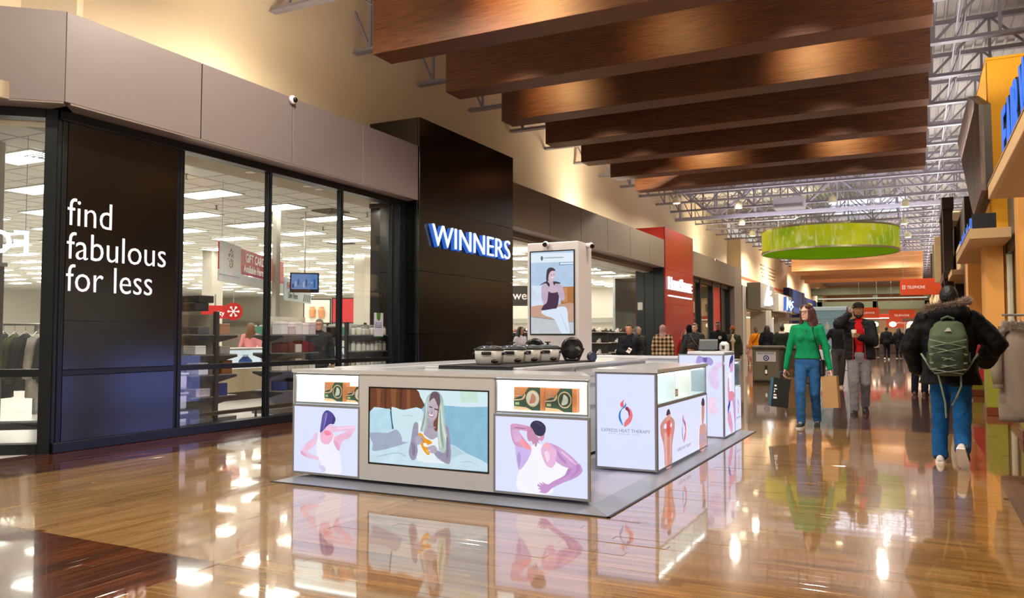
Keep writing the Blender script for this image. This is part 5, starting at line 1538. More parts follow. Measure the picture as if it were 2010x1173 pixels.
# further fronts on the right
def front(y0, y1, x, top, m, label, dark=False):
    t = thing('retail_unit', label, 'shop')
    bx('pier', m, t, x, 2.3, y0, y0 + .9, 0, top, c=.01); bx('pier', m, t, x, 2.3, y1 - .9, y1, 0, top, c=.01)
    bx('header', DKB if dark else m, t, x + .05, 2.3, y0 + .91, y1 - .91, 2.7, top, c=.01)
    bx('recess', M('recess_dark', '#3a2c20', .5), t, 1.5, 1.55, y0 + .9, y1 - .9, 0, 2.7)
    bx('skirting', SKR, t, x - .02, x + .01, y0, y0 + .9, 0, .15); bx('skirting', SKR, t, x - .02, x + .01, y1 - .9, y1, 0, .15)
    bx('fascia_sign', M('front_sign_cream', '#cfb78e', .5), t, x - .05, x + .04, y0 + 1.2, y1 - 1.2, 2.9, 3.5, c=.01)
    return t
front(20.6, 27, 1.0, 4.4, DKB, 'dark brown shop front with tall timber frame on the right', True)
front(27.2, 35, .95, 5.0, M('front_taupe', '#8a7558', .6), 'taupe shop front with pale blade sign on the right')
front(35.2, 45, .95, 4.6, M('front_olive', '#77703c', .6), 'olive shop front farther along the right side')
front(45.2, 58, .95, 4.4, M('front_brick', '#7c4a30', .6), 'brick brown shop front near the far right end')
front(58.2, 75, .95, 4.4, M('front_sand', '#b89a6c', .6), 'sand coloured shop front at the far right end')
t = thing('timber_portal', 'tall dark timber portal frame right of the telephone banner', 'portal')
for y in (24.0, 26.4): bx('post', DKB, t, .66, .89, y, y + .3, 0, 4.9, c=.01)
bx('beam', DKB, t, .64, .92, 23.8, 26.9, 4.6, 4.9, c=.01); bx('beam', DKB, t, .64, .92, 23.8, 26.9, 2.75, 2.95, c=.01)
bx('infill', M('portal_infill_tan', '#9b8158', .6), t, .76, .81, 24.3, 26.4, 2.95, 4.6)
for k, (y, c_) in enumerate(((29.5, 'b8a27a'), (33.0, '7d7552'), (37.5, '3a2a20'))):
    o = B().cbox(.55, .95, y, y + .12, 3.0 + .2 * k, 4.5 + .1 * k, c=.01).build('blade_sign', M('blade_' + c_, '#' + c_, .5))
    B().box(.95, 1.0, y + .04, y + .08, 3.4, 3.45).build('bracket', DKB, o)
    tag(o, '%s projecting blade sign on the right, %s from the camera' % (['tan', 'olive', 'dark'][k], ['nearest', 'second', 'third'][k]), 'sign')

# hanging coats on the right
def coat(x, y, z, rz, col, label, long, fur=False, scale=1.0, puff=0):
    t = thing('display_coat', label, 'coat', (x, y, z), rz)
    cm = M('coat_' + col, '#' + col, .8, var=.12, scale=10, bump=.35, bscale=16)
    n = 20
    b = B(); b.smooth = True
    rs = []
    m_ = 18
    for i in range(m_):
        f = i / (m_ - 1)
        rx = (.10 + .12 * min(1, f * 5)) * (1 + .12 * f); ry = (.06 + .05 * min(1, f * 5)) * (1 + .15 * f)
        q = 1 + (puff * .10 * math.sin(f * 40))
        rs.append([(rx * q * math.cos(2 * PI * j / n) * (1 + .02 * math.sin(5 * j + i)), ry * q * math.sin(2 * PI * j / n), -f * long) for j in range(n)])
    b.rings(rs); b.build('body', cm, t)
    for s_ in (-1, 1):
        b = B(); b.smooth = True
        P_ = [(s_ * .17, 0, -.03), (s_ * .23, -.01, -.12), (s_ * .27, -.03, -.3), (s_ * .28, -.06, -.48), (s_ * .27, -.08, -.64)]
        b.tube(P_, [.065, .075, .07, .062, .05], 12); b.build('sleeve', cm, t)
        b = B(); b.tube([P_[-1], (P_[-1][0], P_[-1][1] - .005, P_[-1][2] - .04)], .053, 12); b.build('cuff', M('cuff_' + col, tuple(c * .7 for c in srgb(col)), .8), t)
    B().box(-.006, .006, -.135, -.115, -long * .95, -.08).build('zip', M('zip_metal', '#9a938a', .35, .7), t)
    if fur:
        b = B()
        for k in range(1500):
            a = random.uniform(-PI * .95, -PI * .05) if random.random() < .75 else random.uniform(0, PI)
            c_ = Vector((.16 * math.cos(a), .11 * math.sin(a), -.02 + .07 * random.random()))
            d = (Vector((math.cos(a), math.sin(a), random.uniform(-.6, .8))) + Vector((random.gauss(0, .3), random.gauss(0, .3), random.gauss(0, .3)))).normalized()
            u_ = d.orthogonal().normalized() * .004; v_ = d.cross(u_)
            b.add([c_ + u_, c_ - u_ * .5 + v_, c_ - u_ * .5 - v_, c_ + d * random.uniform(.04, .075)], [(0, 1, 3), (1, 2, 3), (2, 0, 3)])
        tag(b.build('fur_collar', M('fur_grey', '#b8aca0', .9, var=.3), t), kind='stuff')
    bx('tag', M('tag_white', '#d9cfcf', .5), t, .22, .28, -.14, -.135, -.80, -.70)
    B().cyl((0, 0, -.02), (0, 0, .12), .005).build('hanger_hook', HOOK, t)
    return t
coat(1.03, 10.55, 1.36, .25, '8a7a6c', 'beige parka with fur collar hanging at the right edge', 1.05, True)
coat(1.12, 17.2, 1.38, .2, 'a5141a', 'red puffer jacket hanging behind the olive based pillar', .95, False, puff=1)
coat(.86, 17.9, 1.38, .2, 'b9b4b0', 'white puffer jacket hanging left of the red jacket', .95, False, puff=1)
t = thing('clothes_rack', 'slim rack holding the red and white jackets on the right', 'clothes rack', (0, 0, 0))
B().cyl((.75, 18.2, 1.51), (1.3, 16.7, 1.51), .014).build('rail', HOOK, t)
for q in ((.75, 18.2), (1.3, 16.7)): B().cyl((*q, 0), (*q, 1.51), .014).build('post', HOOK, t); B().box(q[0] - .2, q[0] + .2, q[1] - .03, q[1] + .03, 0, .03).build('foot', HOOK, t)
t = thing('clothes_rack', 'slim rack holding the beige parka at the right edge', 'clothes rack', (0, 0, 0))
B().cyl((.85, 10.5, 1.49), (1.27, 10.6, 1.49), .014).build('rail', HOOK, t); B().cyl((1.25, 10.6, 0), (1.25, 10.6, 1.49), .014).build('post', HOOK, t); B().box(1.2, 1.28, 10.35, 10.8, 0, .03).build('foot', HOOK, t)

# ================================================================== HALL FURNITURE AND FAR LEFT SHOPS
# green drum lamp
def grass_mat():
    m = bpy.data.materials.new('drum_grass_print'); m.use_nodes = True
    nt = m.node_tree; N, Lk = nt.nodes, nt.links
    bs = N['Principled BSDF']
    tc = N.new('ShaderNodeTexCoord')
    n1 = N.new('ShaderNodeTexNoise'); n1.inputs['Scale'].default_value = .55; n1.inputs['Detail'].default_value = 3
    Lk.new(tc.outputs['Object'], n1.inputs['Vector'])
    mp = N.new('ShaderNodeMapping'); mp.inputs['Scale'].default_value = (2.6, 2.6, .7); mp.inputs['Rotation'].default_value = (.25, .2, 0)
    Lk.new(tc.outputs['Object'], mp.inputs[0])
    n2 = N.new('ShaderNodeTexNoise'); n2.inputs['Scale'].default_value = 2.6; n2.inputs['Detail'].default_value = 6; n2.inputs['Distortion'].default_value = .8
    Lk.new(mp.outputs[0], n2.inputs['Vector'])
    c1 = N.new('ShaderNodeValToRGB')
    e = c1.color_ramp.elements
    e[0].position = .35; e[0].color = (*srgb('8aa40c'), 1); e[1].position = .65; e[1].color = (*srgb('dccc10'), 1)
    Lk.new(n1.outputs[0], c1.inputs[0])
    c2 = N.new('ShaderNodeValToRGB')
    e = c2.color_ramp.elements
    e[0].position = .50; e[0].color = (0, 0, 0, 1); e[1].position = .66; e[1].color = (1, 1, 1, 1)
    Lk.new(n2.outputs[0], c2.inputs[0])
    mx = N.new('ShaderNodeMix'); mx.data_type = 'RGBA'
    Lk.new(c2.outputs[0], mx.inputs[0]); Lk.new(c1.outputs[0], mx.inputs[6]); mx.inputs[7].default_value = (*srgb('cfc97a'), 1)
    Lk.new(mx.outputs[2], bs.inputs['Emission Color']); bs.inputs['Base Color'].default_value = (.05, .06, .01, 1)
    bs.inputs['Emission Strength'].default_value = .68; bs.inputs['Roughness'].default_value = .9; bs.inputs['Specular IOR Level'].default_value = .1
    return m
DR = thing('drum_lamp', 'huge green grass printed drum lamp hanging over the hall', 'lamp', (-3.5, 38.8, 0))
b = B(); b.smooth = True; b.lathe([(2.9, 5.08), (2.9, 5.98), (2.86, 5.98), (2.86, 5.08)], n=64, cap=False); b.build('shade', grass_mat(), DR)
b = B(); b.lathe([(2.93, 5.0), (2.93, 5.08), (2.85, 5.08), (2.85, 5.0), (2.93, 5.0)], n=64, cap=False); b.build('bottom_ring', M('drum_ring_metal', '#9c9478', .3, .8), DR)
b = B(); b.lathe([(2.93, 5.98), (2.93, 6.06), (2.85, 6.06), (2.85, 5.98), (2.93, 5.98)], n=64, cap=False); b.build('top_ring', M('drum_ring_metal', '#9c9478'), DR)
b = B(); b.lathe([(2.84, 5.02), (.02, 5.02)], n=64); b.build('diffuser', M('drum_underside_green', '#7d9a12', .6, emit=.35, var=.2, scale=.8), DR)
for k in range(4):
    a = PI / 4 + k * PI / 2
    B().cyl((2.7 * math.cos(a), 2.7 * math.sin(a), 6.06), (2.7 * math.cos(a), 2.7 * math.sin(a), 6.42), .015).build('suspension', steel_m, DR)

# ceiling fixtures
def track_lamp(x, y, z, label, power=0):
    t = thing('track_lamp', label, 'lamp', (x, y, z), group='ceiling spot lamps')
    bx('yoke', steel_m, t, -.02, .02, -.02, .02, 0, .45)
    b = B(); b.smooth = False; b.lathe([(.07, .0), (.14, -.10), (.15, -.26), (.14, -.28)], n=16); b.build('can', M('lamp_can_cream', '#d8cfb0', .45), t)
    B().lathe([(.12, -.285), (.01, -.285)], n=16).build('bulb', GLOW('spot_bulb', '#fff1cf', 8), t)
for k, (x, y, z) in enumerate(((-5.9, 30.62, 6.35), (-6.6, 34.84, 6.3), (-6.9, 39.06, 6.3), (-2.6, 30.62, 6.3), (-.3, 32.73, 6.3), (-.4, 36.95, 6.2), (-.3, 41.17, 6.1), (-7.7, 28.51, 6.35))):
    track_lamp(x, y, z, 'cream cylindrical spot lamp under the joists, %s of eight' % ['first', 'second', 'third', 'fourth', 'fifth', 'sixth', 'seventh', 'eighth'][k])
t = thing('ceiling_unit', 'white boxed heater unit hanging under the joists', 'heater', (-4.2, 31.5, 0))
bx('case', M('heater_white', '#d3d6e2', .4), t, -.55, .55, -.35, .35, 6.05, 6.45, c=.02); bx('grille', steel_m, t, -.5, .5, -.37, -.35, 6.1, 6.2); B().cyl((-.4, 0, 6.45), (-.4, 0, 7.0), .01).cyl((.4, 0, 6.45), (.4, 0, 7.0), .01).build('hanger', steel_m, t)

# fascia cameras
for k, (y, z) in enumerate(((8.78, 4.66), (35.9, 4.65))):
    t = thing('security_camera', ['white dome camera on the fascia above the second window pane', 'small white camera on the far fascia beyond the red block'][k], 'camera', (XF + .001, y, z))
    b = B(); b.smooth = True; b.lathe([(.06, 0), (.065, .03), (.05, .055)], n=16, axis='X'); b.build('base', M('camera_white', '#e2e0e2'), t)
    b = B(); b.smooth = True; b.ell((.06, .01, -.005), (.035, .04, .04), 14, 8); b.build('dome', M('camera_lens', '#101114'), t)

# telephone banner
OR = M('banner_orange', '#c2410f', .5, emit=.18, var=.03)
t = thing('hanging_sign', 'orange TELEPHONE banner hanging across the right of the hall', 'sign', (0, 30.62, 0))
bx('board', OR, t, -.5, .76, -.03, .03, 2.66, 3.22, c=.006)
letters('lettering', 'TELEPHONE', .16, .004, wl, (-.28, -.034, 2.88), '-Y', t, width=.55, height=.10)
b = B().box(-.42, -.40, -.036, -.031, 2.86, 3.0).box(-.36, -.34, -.036, -.031, 2.86, 3.0).box(-.42, -.39, -.036, -.031, 2.86, 2.88).box(-.37, -.34, -.036, -.031, 2.98, 3.0).box(-.42, -.39, -.036, -.031, 2.98, 3.0).box(-.37, -.34, -.036, -.031, 2.86, 2.88)
b.build('phone_icon', wl, t)
B().cyl((-.4, 0, 3.22), (-.4, 0, 6.43), .006).cyl((.66, 0, 3.22), (.66, 0, 6.43), .006).build('cable', steel_m, t)
for k, (x, y, z, wd) in enumerate(((-3.1, 62.27, 2.55, .72), (-.95, 62.27, 2.35, .8), (-1.2, 70.71, 1.95, 1.0))):
    t = thing('hanging_sign', ['small far orange banner behind the man with the phone', 'small far orange banner right of the hall centre', 'low far orange banner over the end kiosks'][k], 'sign', (x, y, 0))
    bx('board', OR, t, -wd, wd, -.03, .03, z, z + .75)
    letters('lettering', 'TELEPHONE', .2, .004, wl, (-wd * .6, -.034, z + .3), '-Y', t, width=wd * 1.2, height=.14)
    B().cyl((-wd * .8, 0, z + .75), (-wd * .8, 0, 6.43), .006).cyl((wd * .8, 0, z + .75), (wd * .8, 0, 6.43), .006).build('cable', steel_m, t)
# green gate at the end
GT = M('gate_green_grey', '#5a5f48', .6)
t = thing('roof_gate', 'grey green timber gate frame across the far hall', 'gate')
bx('beam', GT, t, -8.2, 1.2, 76, 76.5, 3.6, 4.3); bx('beam', GT, t, -8.6, 1.6, 75.8, 76.7, 4.9, 5.5); bx('lit_strip', GLOW('gate_strip', '#d9dccb', .8), t, -7.8, .8, 75.7, 75.79, 4.5, 4.6)
for x in (-7.9, -3.4, .6): bx('post', GT, t, x, x + .4, 76, 76.5, 0, 4.9)
# litter bin
BIN = M('bin_olive_grey', '#5c574a', .5, .1, var=.06)
t = thing('litter_bin', 'olive grey square litter bin with recycling label', 'bin', (-3.62, 22.6, 0))
bx('body', BIN, t, -.36, .36, -.35, .35, .06, .92, c=.015); bx('lid', BIN, t, -.39, .39, -.38, .38, .92, 1.0, c=.02); bx('foot', DKB, t, -.32, .32, -.3, .3, 0, .06)
bx('door', M('bin_door', '#68624f', .5), t, -.32, .32, -.36, -.351, .1, .88, c=.004)
bx('label', M('bin_label_white', '#c6c9d2', .5), t, -.26, .25, -.364, -.3605, .58, .84)
letters('lettering', 'FIRE EXTINGUISHER', .05, .002, M('label_ink', '#55555c', .6), (-.22, -.3655, .775), '-Y', t, width=.43, height=.05)
B().lathe([(.075, -.3645), (.075, -.3665)], (0, 0, .675), 20, 'Y').build('recycling_disc', M('label_blue', '#232c70', .5), t)
b = B()
for k in range(3):
    a = PI / 2 + k * 2 * PI / 3
    b.bar((.045 * math.cos(a), -.368, .675 + .045 * math.sin(a)), (.045 * math.cos(a + 1.6), -.368, .675 + .045 * math.sin(a + 1.6)), .002, .014)
b.build('recycling_arrows', wl, t)
bx('extinguisher_icon', M('icon_black', '#161616', .5), t, -.04, .03, -.364, -.3605, .22, .48); bx('extinguisher_icon_label', wl, t, -.03, .02, -.3665, -.3645, .26, .36)
o = B().cbox(-.32, .32, -.3, .3, .0, .9, c=.02).build('litter_bin', M('bin_mesh_olive', '#59512f', .6, bump=.6, bscale=90), None, (-2.86, 23.0, .001))
bx('lid', BIN, o, -.34, .34, -.32, .32, .9, .96, c=.01)
tag(o, 'mesh sided olive bin just right of the recycling bin', 'bin')

# far left shops
def shop_left(y0, y1, top, hdr, m, m2, label, emit_c='#ffe2b0', e=1.2):
    t = thing('retail_unit', label, 'shop')
    bx('pier', m, t, -8.9, -8.0, y0, y0 + 1.0, 0, top, c=.01); bx('pier', m, t, -8.9, -8.0, y1 - 1.0, y1, 0, top, c=.01)
    bx('header', m2, t, -8.9, -8.05, y0 + 1.01, y1 - 1.01, hdr, top, c=.01)
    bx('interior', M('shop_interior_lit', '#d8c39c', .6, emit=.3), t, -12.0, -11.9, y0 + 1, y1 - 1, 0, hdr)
    bx('interior_floor', M('shop_interior_floor', '#b59a74', .4), t, -11.9, -8.9, y0 + 1, y1 - 1, -.02, .004)
    bx('interior_ceiling', M('shop_interior_ceiling', '#e2d4b4', .6), t, -11.9, -8.9, y0 + 1, y1 - 1, hdr, hdr + .1)
    bx('interior_lamp', GLOW('shop_lamp_' + emit_c[1:], emit_c, 4), t, -10.8, -10.4, y0 + 1.5, y1 - 1.5, hdr - .06, hdr - .01)
    return t
GRYP = M('shop_pier_grey', '#a09a90', .5)
TAN = M('shop_header_tan', '#8d7d62', .5)
s = shop_left(42.2, 50.2, 3.9, 2.7, GRYP, TAN, 'grey fronted shop with a white script sign on the left')
bx('sign_box', M('sign_box_grey', '#8f8b82', .45), s, -8.0, -7.3, 43.4, 48.0, 2.75, 4.1, c=.02)
for st, r in (([(44.5, 2.95), (45.1, 3.4), (45.7, 4.0)], [.10, .14, .05]), ([(44.5, 3.0), (45.0, 3.25), (45.3, 2.98), (45.7, 3.35), (46.0, 3.0), (46.4, 3.4), (46.7, 3.05)], .085), ([(45.2, 3.05), (45.8, 3.1), (46.4, 3.15)], .12), ([(46.1, 3.62), (46.25, 3.72)], .09)):
    B().tube([(-7.25, y, z) for y, z in st], r, 6).build('sign_stroke', WS, s)
s = shop_left(50.3, 59.0, 4.1, 2.6, GRYP, TAN, 'tan fronted shop with a blue lit sign on the left')
bx('sign_box', M('sign_box_white', '#c4c2bc', .45), s, -8.0, -7.6, 51.6, 57.5, 2.8, 3.9, c=.02)
for st in ([(53.6, 2.95), (53.8, 3.75)], [(53.9, 3.6), (54.8, 3.15)], [(54.9, 3.1), (55.0, 3.6)], [(56.4, 3.55), (55.4, 3.45), (56.3, 3.2), (55.3, 3.0)]):
    B().tube([(-7.52, y, z) for y, z in st], .13, 6).build('sign_stroke_edge', SIGNE, s)
    B().tube([(-7.40, y, z) for y, z in st], .06, 6).build('sign_stroke', SIGN, s)
NAVY = M('portal_navy', '#1d2c66', .4, var=.06)
s = shop_left(59.2, 68.0, 4.7, 3.4, NAVY, NAVY, 'shop with a tall navy blue portal on the left')
bx('inner_frame', M('portal_blue_frame', '#3a4f9a', .4), s, -8.2, -7.98, 60.4, 66.8, 3.0, 3.38)
s = shop_left(68.2, 76.0, 4.4, 2.8, NAVY, M('header_blue_purple', '#2c2c70', .4), 'navy and yellow fronted shop near the far left end')
bx('yellow_sign', GLOW('yellow_sign', '#d8c832', .8), s, -7.99, -7.9, 70, 72, 2.9, 4.0)
# far island kiosk with glass case
t = thing('glass_kiosk', 'far glass display kiosk with coloured goods behind the couple', 'kiosk', (-3.1, 33.0, 0))
bx('base', KW, t, -.8, .8, -1.2, 1.2, 0, .75, c=.02); bx('top', M('kiosk_cap', '#8fa0a8', .4, emit=.2), t, -.84, .84, -1.25, 1.25, 2.2, 2.35, c=.02)
bx('back', M('case_blue_white', '#9fbcc4', .4, emit=.25), t, -.76, .76, -.1, -.05, .75, 2.2)
for z in (1.1, 1.5, 1.9): bx('shelf', CLEAR, t, -.76, .76, -1.1, -.1, z, z + .012)
for x in (-.80, .76): bx('post', KALU, t, x, x + .04, -1.15, -1.11, .75, 2.2)
bx('pane', CLEAR, t, -.75, .75, -1.14, -1.132, .75, 2.2)
for k in range(18):
    x, z = -1.2 + .45 * (k % 6), (1.113, 1.513, .751)[k // 6]
    c_ = ['c93a4a', 'd8b03a', '3a7ac9', 'c95aa8', 'e2dcd2', '3a9a72'][(k * 5 + k // 6) % 6]
    o = B().lathe([(.07, 0), (.09, .06), (.08, .16), (.04, .2), (.04, .24)], n=10).build('display_toy', mcol(c_, .35), None, (-3.1 + x * .6, 32.35, z))
    B().lathe([(.045, .24), (.045, .27), (.01, .27)], n=10).build('cap', mcol('f0ece4'), o)
    tag(o, '%s bottle shaped gift in the far glass kiosk' % {'c93a4a': 'red', 'd8b03a': 'yellow', '3a7ac9': 'blue', 'c95aa8': 'pink', 'e2dcd2': 'white', '3a9a72': 'green'}[c_], 'gift', 'gifts in the far kiosk ' + c_)
t = thing('food_kiosk', 'far kiosk with round white lamps near the hall end', 'kiosk', (-1.6, 66, 0))
bx('counter', DKB, t, -2.2, 2.2, -.6, .6, 0, 1.1, c=.02); bx('canopy', M('kiosk_red', '#9c2a1a', .5, emit=.1), t, -2.4, 2.4, -.8, .8, 2.5, 2.9, c=.02); bx('band', wl, t, -2.3, 2.3, -.83, -.8, 2.55, 2.65)
for x in (-2.1, 2.1): bx('post', DKB, t, x - .06, x + .06, -.5, .5, 1.1, 2.5)
for k, x in enumerate((-1.2, 0, 1.2)):
    b = B(); b.smooth = True; b.ell((x, -.7, 2.15), (.25, .25, .2)); b.build('pendant', GLOW('pendant_glow', '#fff0d8', 2.5), t); B().cyl((x, -.7, 2.3), (x, -.7, 2.5), .02).build('pendant_rod', DKB, t)
for k, (x, y, c_) in enumerate(((-6.3, 50, '5a4a36'), (-5.5, 60, '3c4a66'), (.2, 55, '4a3a2e'))):
    t = thing('far_kiosk', 'distant %s retail cart in the hall' % ['brown', 'blue', 'dark'][k], 'kiosk', (x, y, 0))
    bx('counter', M('cart_' + c_, '#' + c_, .5), t, -.9, .9, -.7, .7, 0, 1.0, c=.02); bx('roof', M('cart_roof_' + c_, '#' + c_, .5), t, -1, 1, -.8, .8, 2.2, 2.35)
    for q in (-.9, .86): bx('post', KALU, t, q, q + .04, -.68, -.64, 1.0, 2.2)
    bx('glow_panel', GLOW('cart_light', '#ffe6c0', 1.2), t, -.8, .8, .1, .14, 1.3, 2.0)
# ================================================================== PEOPLE
def remesh(b, name, voxel, mat, parent, it=3, wr=0., wf=7., seed=0):
    me = b.mesh(name, mat)
    o = bpy.data.objects.new('tmp', me); COL.objects.link(o)
    md = o.modifiers.new('r', 'REMESH'); md.mode = 'VOXEL'; md.voxel_size = voxel; md.use_smooth_shade = True
    if it:
        sm = o.modifiers.new('s', 'SMOOTH'); sm.factor = .5; sm.iterations = it
    dg = bpy.context.evaluated_depsgraph_get()
    m2 = bpy.data.meshes.new_from_object(o.evaluated_get(dg))
    bpy.data.objects.remove(o); bpy.data.meshes.remove(me)
    m2.name = name
    if wr:
        off = Vector((seed * 3.1, seed * 1.7, 0))
        ns = [v.normal.copy() for v in m2.vertices]
        for v, n_ in zip(m2.vertices, ns):
            p = v.co
            a = noise.noise(Vector((p.x * wf, p.y * wf, p.z * wf * 1.6)) + off) + .5 * noise.noise(Vector((p.x * wf * 2.3, p.y * wf * 2.3, p.z * wf * 3.4)) + off)
            v.co = p + n_ * wr * a
    m2.materials.clear(); m2.materials.append(mat)
    for p in m2.polygons: p.use_smooth = True
    return put(name, m2, parent)
def ik(a, c, l1, l2, pole):
    a, c, pole = Vector(a), Vector(c), Vector(pole)
    d = c - a; L = min(d.length, (l1 + l2) * .999); dn = d.normalized()
    x = (l1 * l1 - l2 * l2 + L * L) / (2 * L); h_ = math.sqrt(max(0, l1 * l1 - x * x))
    p = pole - dn * pole.dot(dn)
    p = p.normalized() if p.length > 1e-6 else dn.orthogonal().normalized()
    return a + dn * x + p * h_
def loft(b, secs, n=18):
    """secs: (cx, cy, cz, rx, ry)"""
    b.rings([[(cx_ + rx * math.cos(2 * PI * j / n), cy_ + ry * math.sin(2 * PI * j / n), z) for j in range(n)] for cx_, cy_, z, rx, ry in secs])
def skin(c): return M('skin_' + c, '#' + c, .5, var=.05)
def fab(c, r=.85, bump=.25, bs=55): return M('fabric_%s_%d' % (c, bs), '#' + c, r, var=.12, scale=12, bump=bump, bscale=bs, spec=.18)
def hand(b, wrist, d, nrm, curl, S, side):
    """palm with four fingers and a thumb; d finger direction, nrm palm normal"""
    d = Vector(d).normalized(); nrm = (Vector(nrm) - d * Vector(nrm).dot(d)).normalized(); sd = d.cross(nrm).normalized() * side
    w = Vector(wrist)
    b.caps(w - d * .02 * S, w + d * .02 * S, .024 * S, .024 * S, 8)
    for k in (-1.5, -.5, .5, 1.5):
        b.caps(w + d * .015 * S + sd * k * .009 * S, w + d * .085 * S + sd * k * .019 * S, .013 * S, .0125 * S, 8)
    for k, L in ((-1.5, .062), (-.5, .075), (.5, .080), (1.5, .070)):
        p = w + d * .088 * S + sd * k * .0205 * S; dd = d.copy()
        for seg in range(3):
            a = curl * (.9 if seg else .6)
            dd = (dd * math.cos(a) + nrm * math.sin(a)).normalized()
            # keep bending in the plane of d and nrm
            q = p + dd * L * S * (.42, .33, .25)[seg]
            b.caps(p, q, .0095 * S * (1 - .1 * seg), .009 * S * (1 - .12 * seg), 8); p = q
            nrm2 = nrm
    p = w + d * .02 * S + sd * .022 * S
    dd = (d * .55 + sd * .65 + nrm * .45).normalized()
    q = p + dd * .045 * S; b.caps(p, q, .013 * S, .011 * S, 8)
    dd2 = (d * .8 + sd * .1 + nrm * (.5 + curl * .3)).normalized(); b.caps(q, q + dd2 * .035 * S, .0105 * S, .009 * S, 8)
    return w + d * .075 * S + nrm * .03 * S

def person(label, loc, rz, H=1.72, vox=.016, skin_c='c68f70', hair='short', hair_c='1c1614', female=False, wide=1., top=None, jacket=None, legs_c='2b2f3a', legs_t=.012, shoes=('1c1c1e', 'd8d5d0'),
           hands=None, feet=None, hipz=.925, yaw=0., pitch=0., curl=.5, hdir=None, glasses=False, beard=None, lean=0., poles=None, extras=None, skirt=None, hem=.84, group='shoppers in the mall', pal=None):
    S = H / 1.75
    t = thing('person', label, 'person', loc, rz, group)
    sk = skin(skin_c)
    hz = hipz * S
    V3 = Vector
    sh_ = [V3((.168 * wide * S, lean * .5, 1.40 * S)), V3((-.168 * wide * S, lean * .5, 1.40 * S))]
    hp = [V3((.088 * S, 0, hz)), V3((-.088 * S, 0, hz))]
    feet = feet or ((.10, 0, .085, 0, .1), (-.10, 0, .085, 0, -.1))
    hands = hands or ((.27, -.03, .86), (-.27, -.03, .86))
    poles = poles or ((.5, .9, -.2), (-.5, .9, -.2))
    an = [V3((f[0], f[1], f[2])) * S for f in feet]
    wr_ = [V3(q) * S for q in hands]
    kn = [ik(hp[i], an[i], .43 * S, .425 * S, (.0, -1, .0)) for i in (0, 1)]
    el = [ik(sh_[i], wr_[i], .295 * S, .265 * S, poles[i]) for i in (0, 1)]
    # --- body
    b = B()
    wf = (.95 if female else 1.) * wide
    T = [(.90, .150, .105, .005), (.97, .158 if female else .152, .108, .005), (1.08, .125 if female else .138, .092, 0), (1.20, .138 if female else .152, .102, -.004), (1.32, .150 if female else .168, .108, -.002), (1.41, .150 if female else .165, .085, .004), (1.46, .085, .062, .01)]
    def torso(bb, t_, z_lo=None, flare=0.):
        secs = []
        if z_lo is not None and z_lo < .90:
            secs.append((0, 0, z_lo * S, (.158 * wf + t_ + flare) * S, (.112 + t_ + flare) * S))
        for z, rx, ry, cy_ in T:
            if z_lo is not None and z < z_lo: continue
            f = (z - .9) / .55
            secs.append((0, cy_ * S + lean * f * .5, z * S, (rx * wf + t_) * S, (ry + t_) * S))
        loft(bb, secs)
        if female:
            for s_ in (-1, 1): bb.ell((s_ * .07 * S, -.075 * S + lean * .35, 1.265 * S), ((.062 + t_ * .5) * S, (.058 + t_ * .6) * S, (.062 + t_ * .4) * S))
        bb.ell((0, .06 * S, .93 * S), ((.13 + t_) * wf * S, (.075 + t_) * S, (.09) * S))
    torso(b, 0)
    nk = V3((0, .012 * S + lean * .55, 1.46 * S)); hc = V3((0, -.012 * S + lean * .7, 1.628 * S))
    b.caps(nk - V3((0, 0, .04 * S)), hc - V3((0, -.012 * S, .05 * S)), .056 * S, .05 * S)
    for i in (0, 1):
        b.caps(sh_[i], el[i], .046 * S, .038 * S); b.caps(nk + V3((0, .01, -.01)) * S, sh_[i] + V3((0, 0, .005)), .045 * S, .04 * S); b.caps(el[i], wr_[i], .040 * S, .027 * S)
        b.caps(hp[i] - V3((0, 0, .02)), kn[i], .082 * S, .056 * S); b.caps(kn[i], an[i], .055 * S, .036 * S)
        fy = feet[i][3]
        toe = an[i] + V3((0, -math.cos(fy) * .11, -.055 + math.sin(fy) * .11)) * S
        b.caps(an[i] - V3((0, 0, .035 * S)), toe, .026 * S, .016 * S)
        d = (wr_[i] - el[i]).normalized()
        hd = V3(hdir[i][0]) if hdir and hdir[i] else d
        nr = V3(hdir[i][1]) if hdir and hdir[i] else V3((-1 if i == 0 else 1, -.3, 0))
        hand(b, wr_[i] + d * .01 * S, hd, nr, curl if not isinstance(curl, tuple) else curl[i], S, 1 if i == 0 else -1)
    HM = Matrix.Translation(hc) @ Matrix.Rotation(yaw, 4, 'Z') @ Matrix.Rotation(pitch, 4, 'X') @ Matrix.Scale(S * (.97 if female else 1.), 4)
    def hadd(dst, src):
        dst.smooth = src.smooth
        for f_, m_ in zip(src.f, src.m): pass
        o_ = len(dst.v); dst.v += [tuple(HM @ V3(v)) for v in src.v]
        for f_, m_ in zip(src.f, src.m): dst.f.append(tuple(i + o_ for i in f_)); dst.m.append(m_); dst.sm.append(True)
    h = B()
    loft(h, [(0, -.052, -.118, .022, .022), (0, -.042, -.105, .040, .045), (0, -.022, -.08, .056, .066), (0, -.010, -.045, .066, .082), (0, 0, 0, .072, .092), (0, .004, .045, .074, .096), (0, .008, .085, .062, .082), (0, .01, .112, .032, .045), (0, .01, .118, .012, .02)], 20)
    h.caps((0, -.088, .012), (0, -.112, -.028), .008, .0125, 8); h.ell((0, -.086, .03), (.05, .018, .012)); h.ell((0, -.088, -.062), (.024, .014, .011)); h.ell((0, -.085, -.10), (.018, .014, .012))
    for s_ in (-1, 1): h.ell((s_ * .075, .008, -.008), (.012, .02, .032))
    hadd(b, h)
    remesh(b, 'body', vox if vox < .012 else vox, sk, t, 2)
    # --- face
    f = B(); f.smooth = True
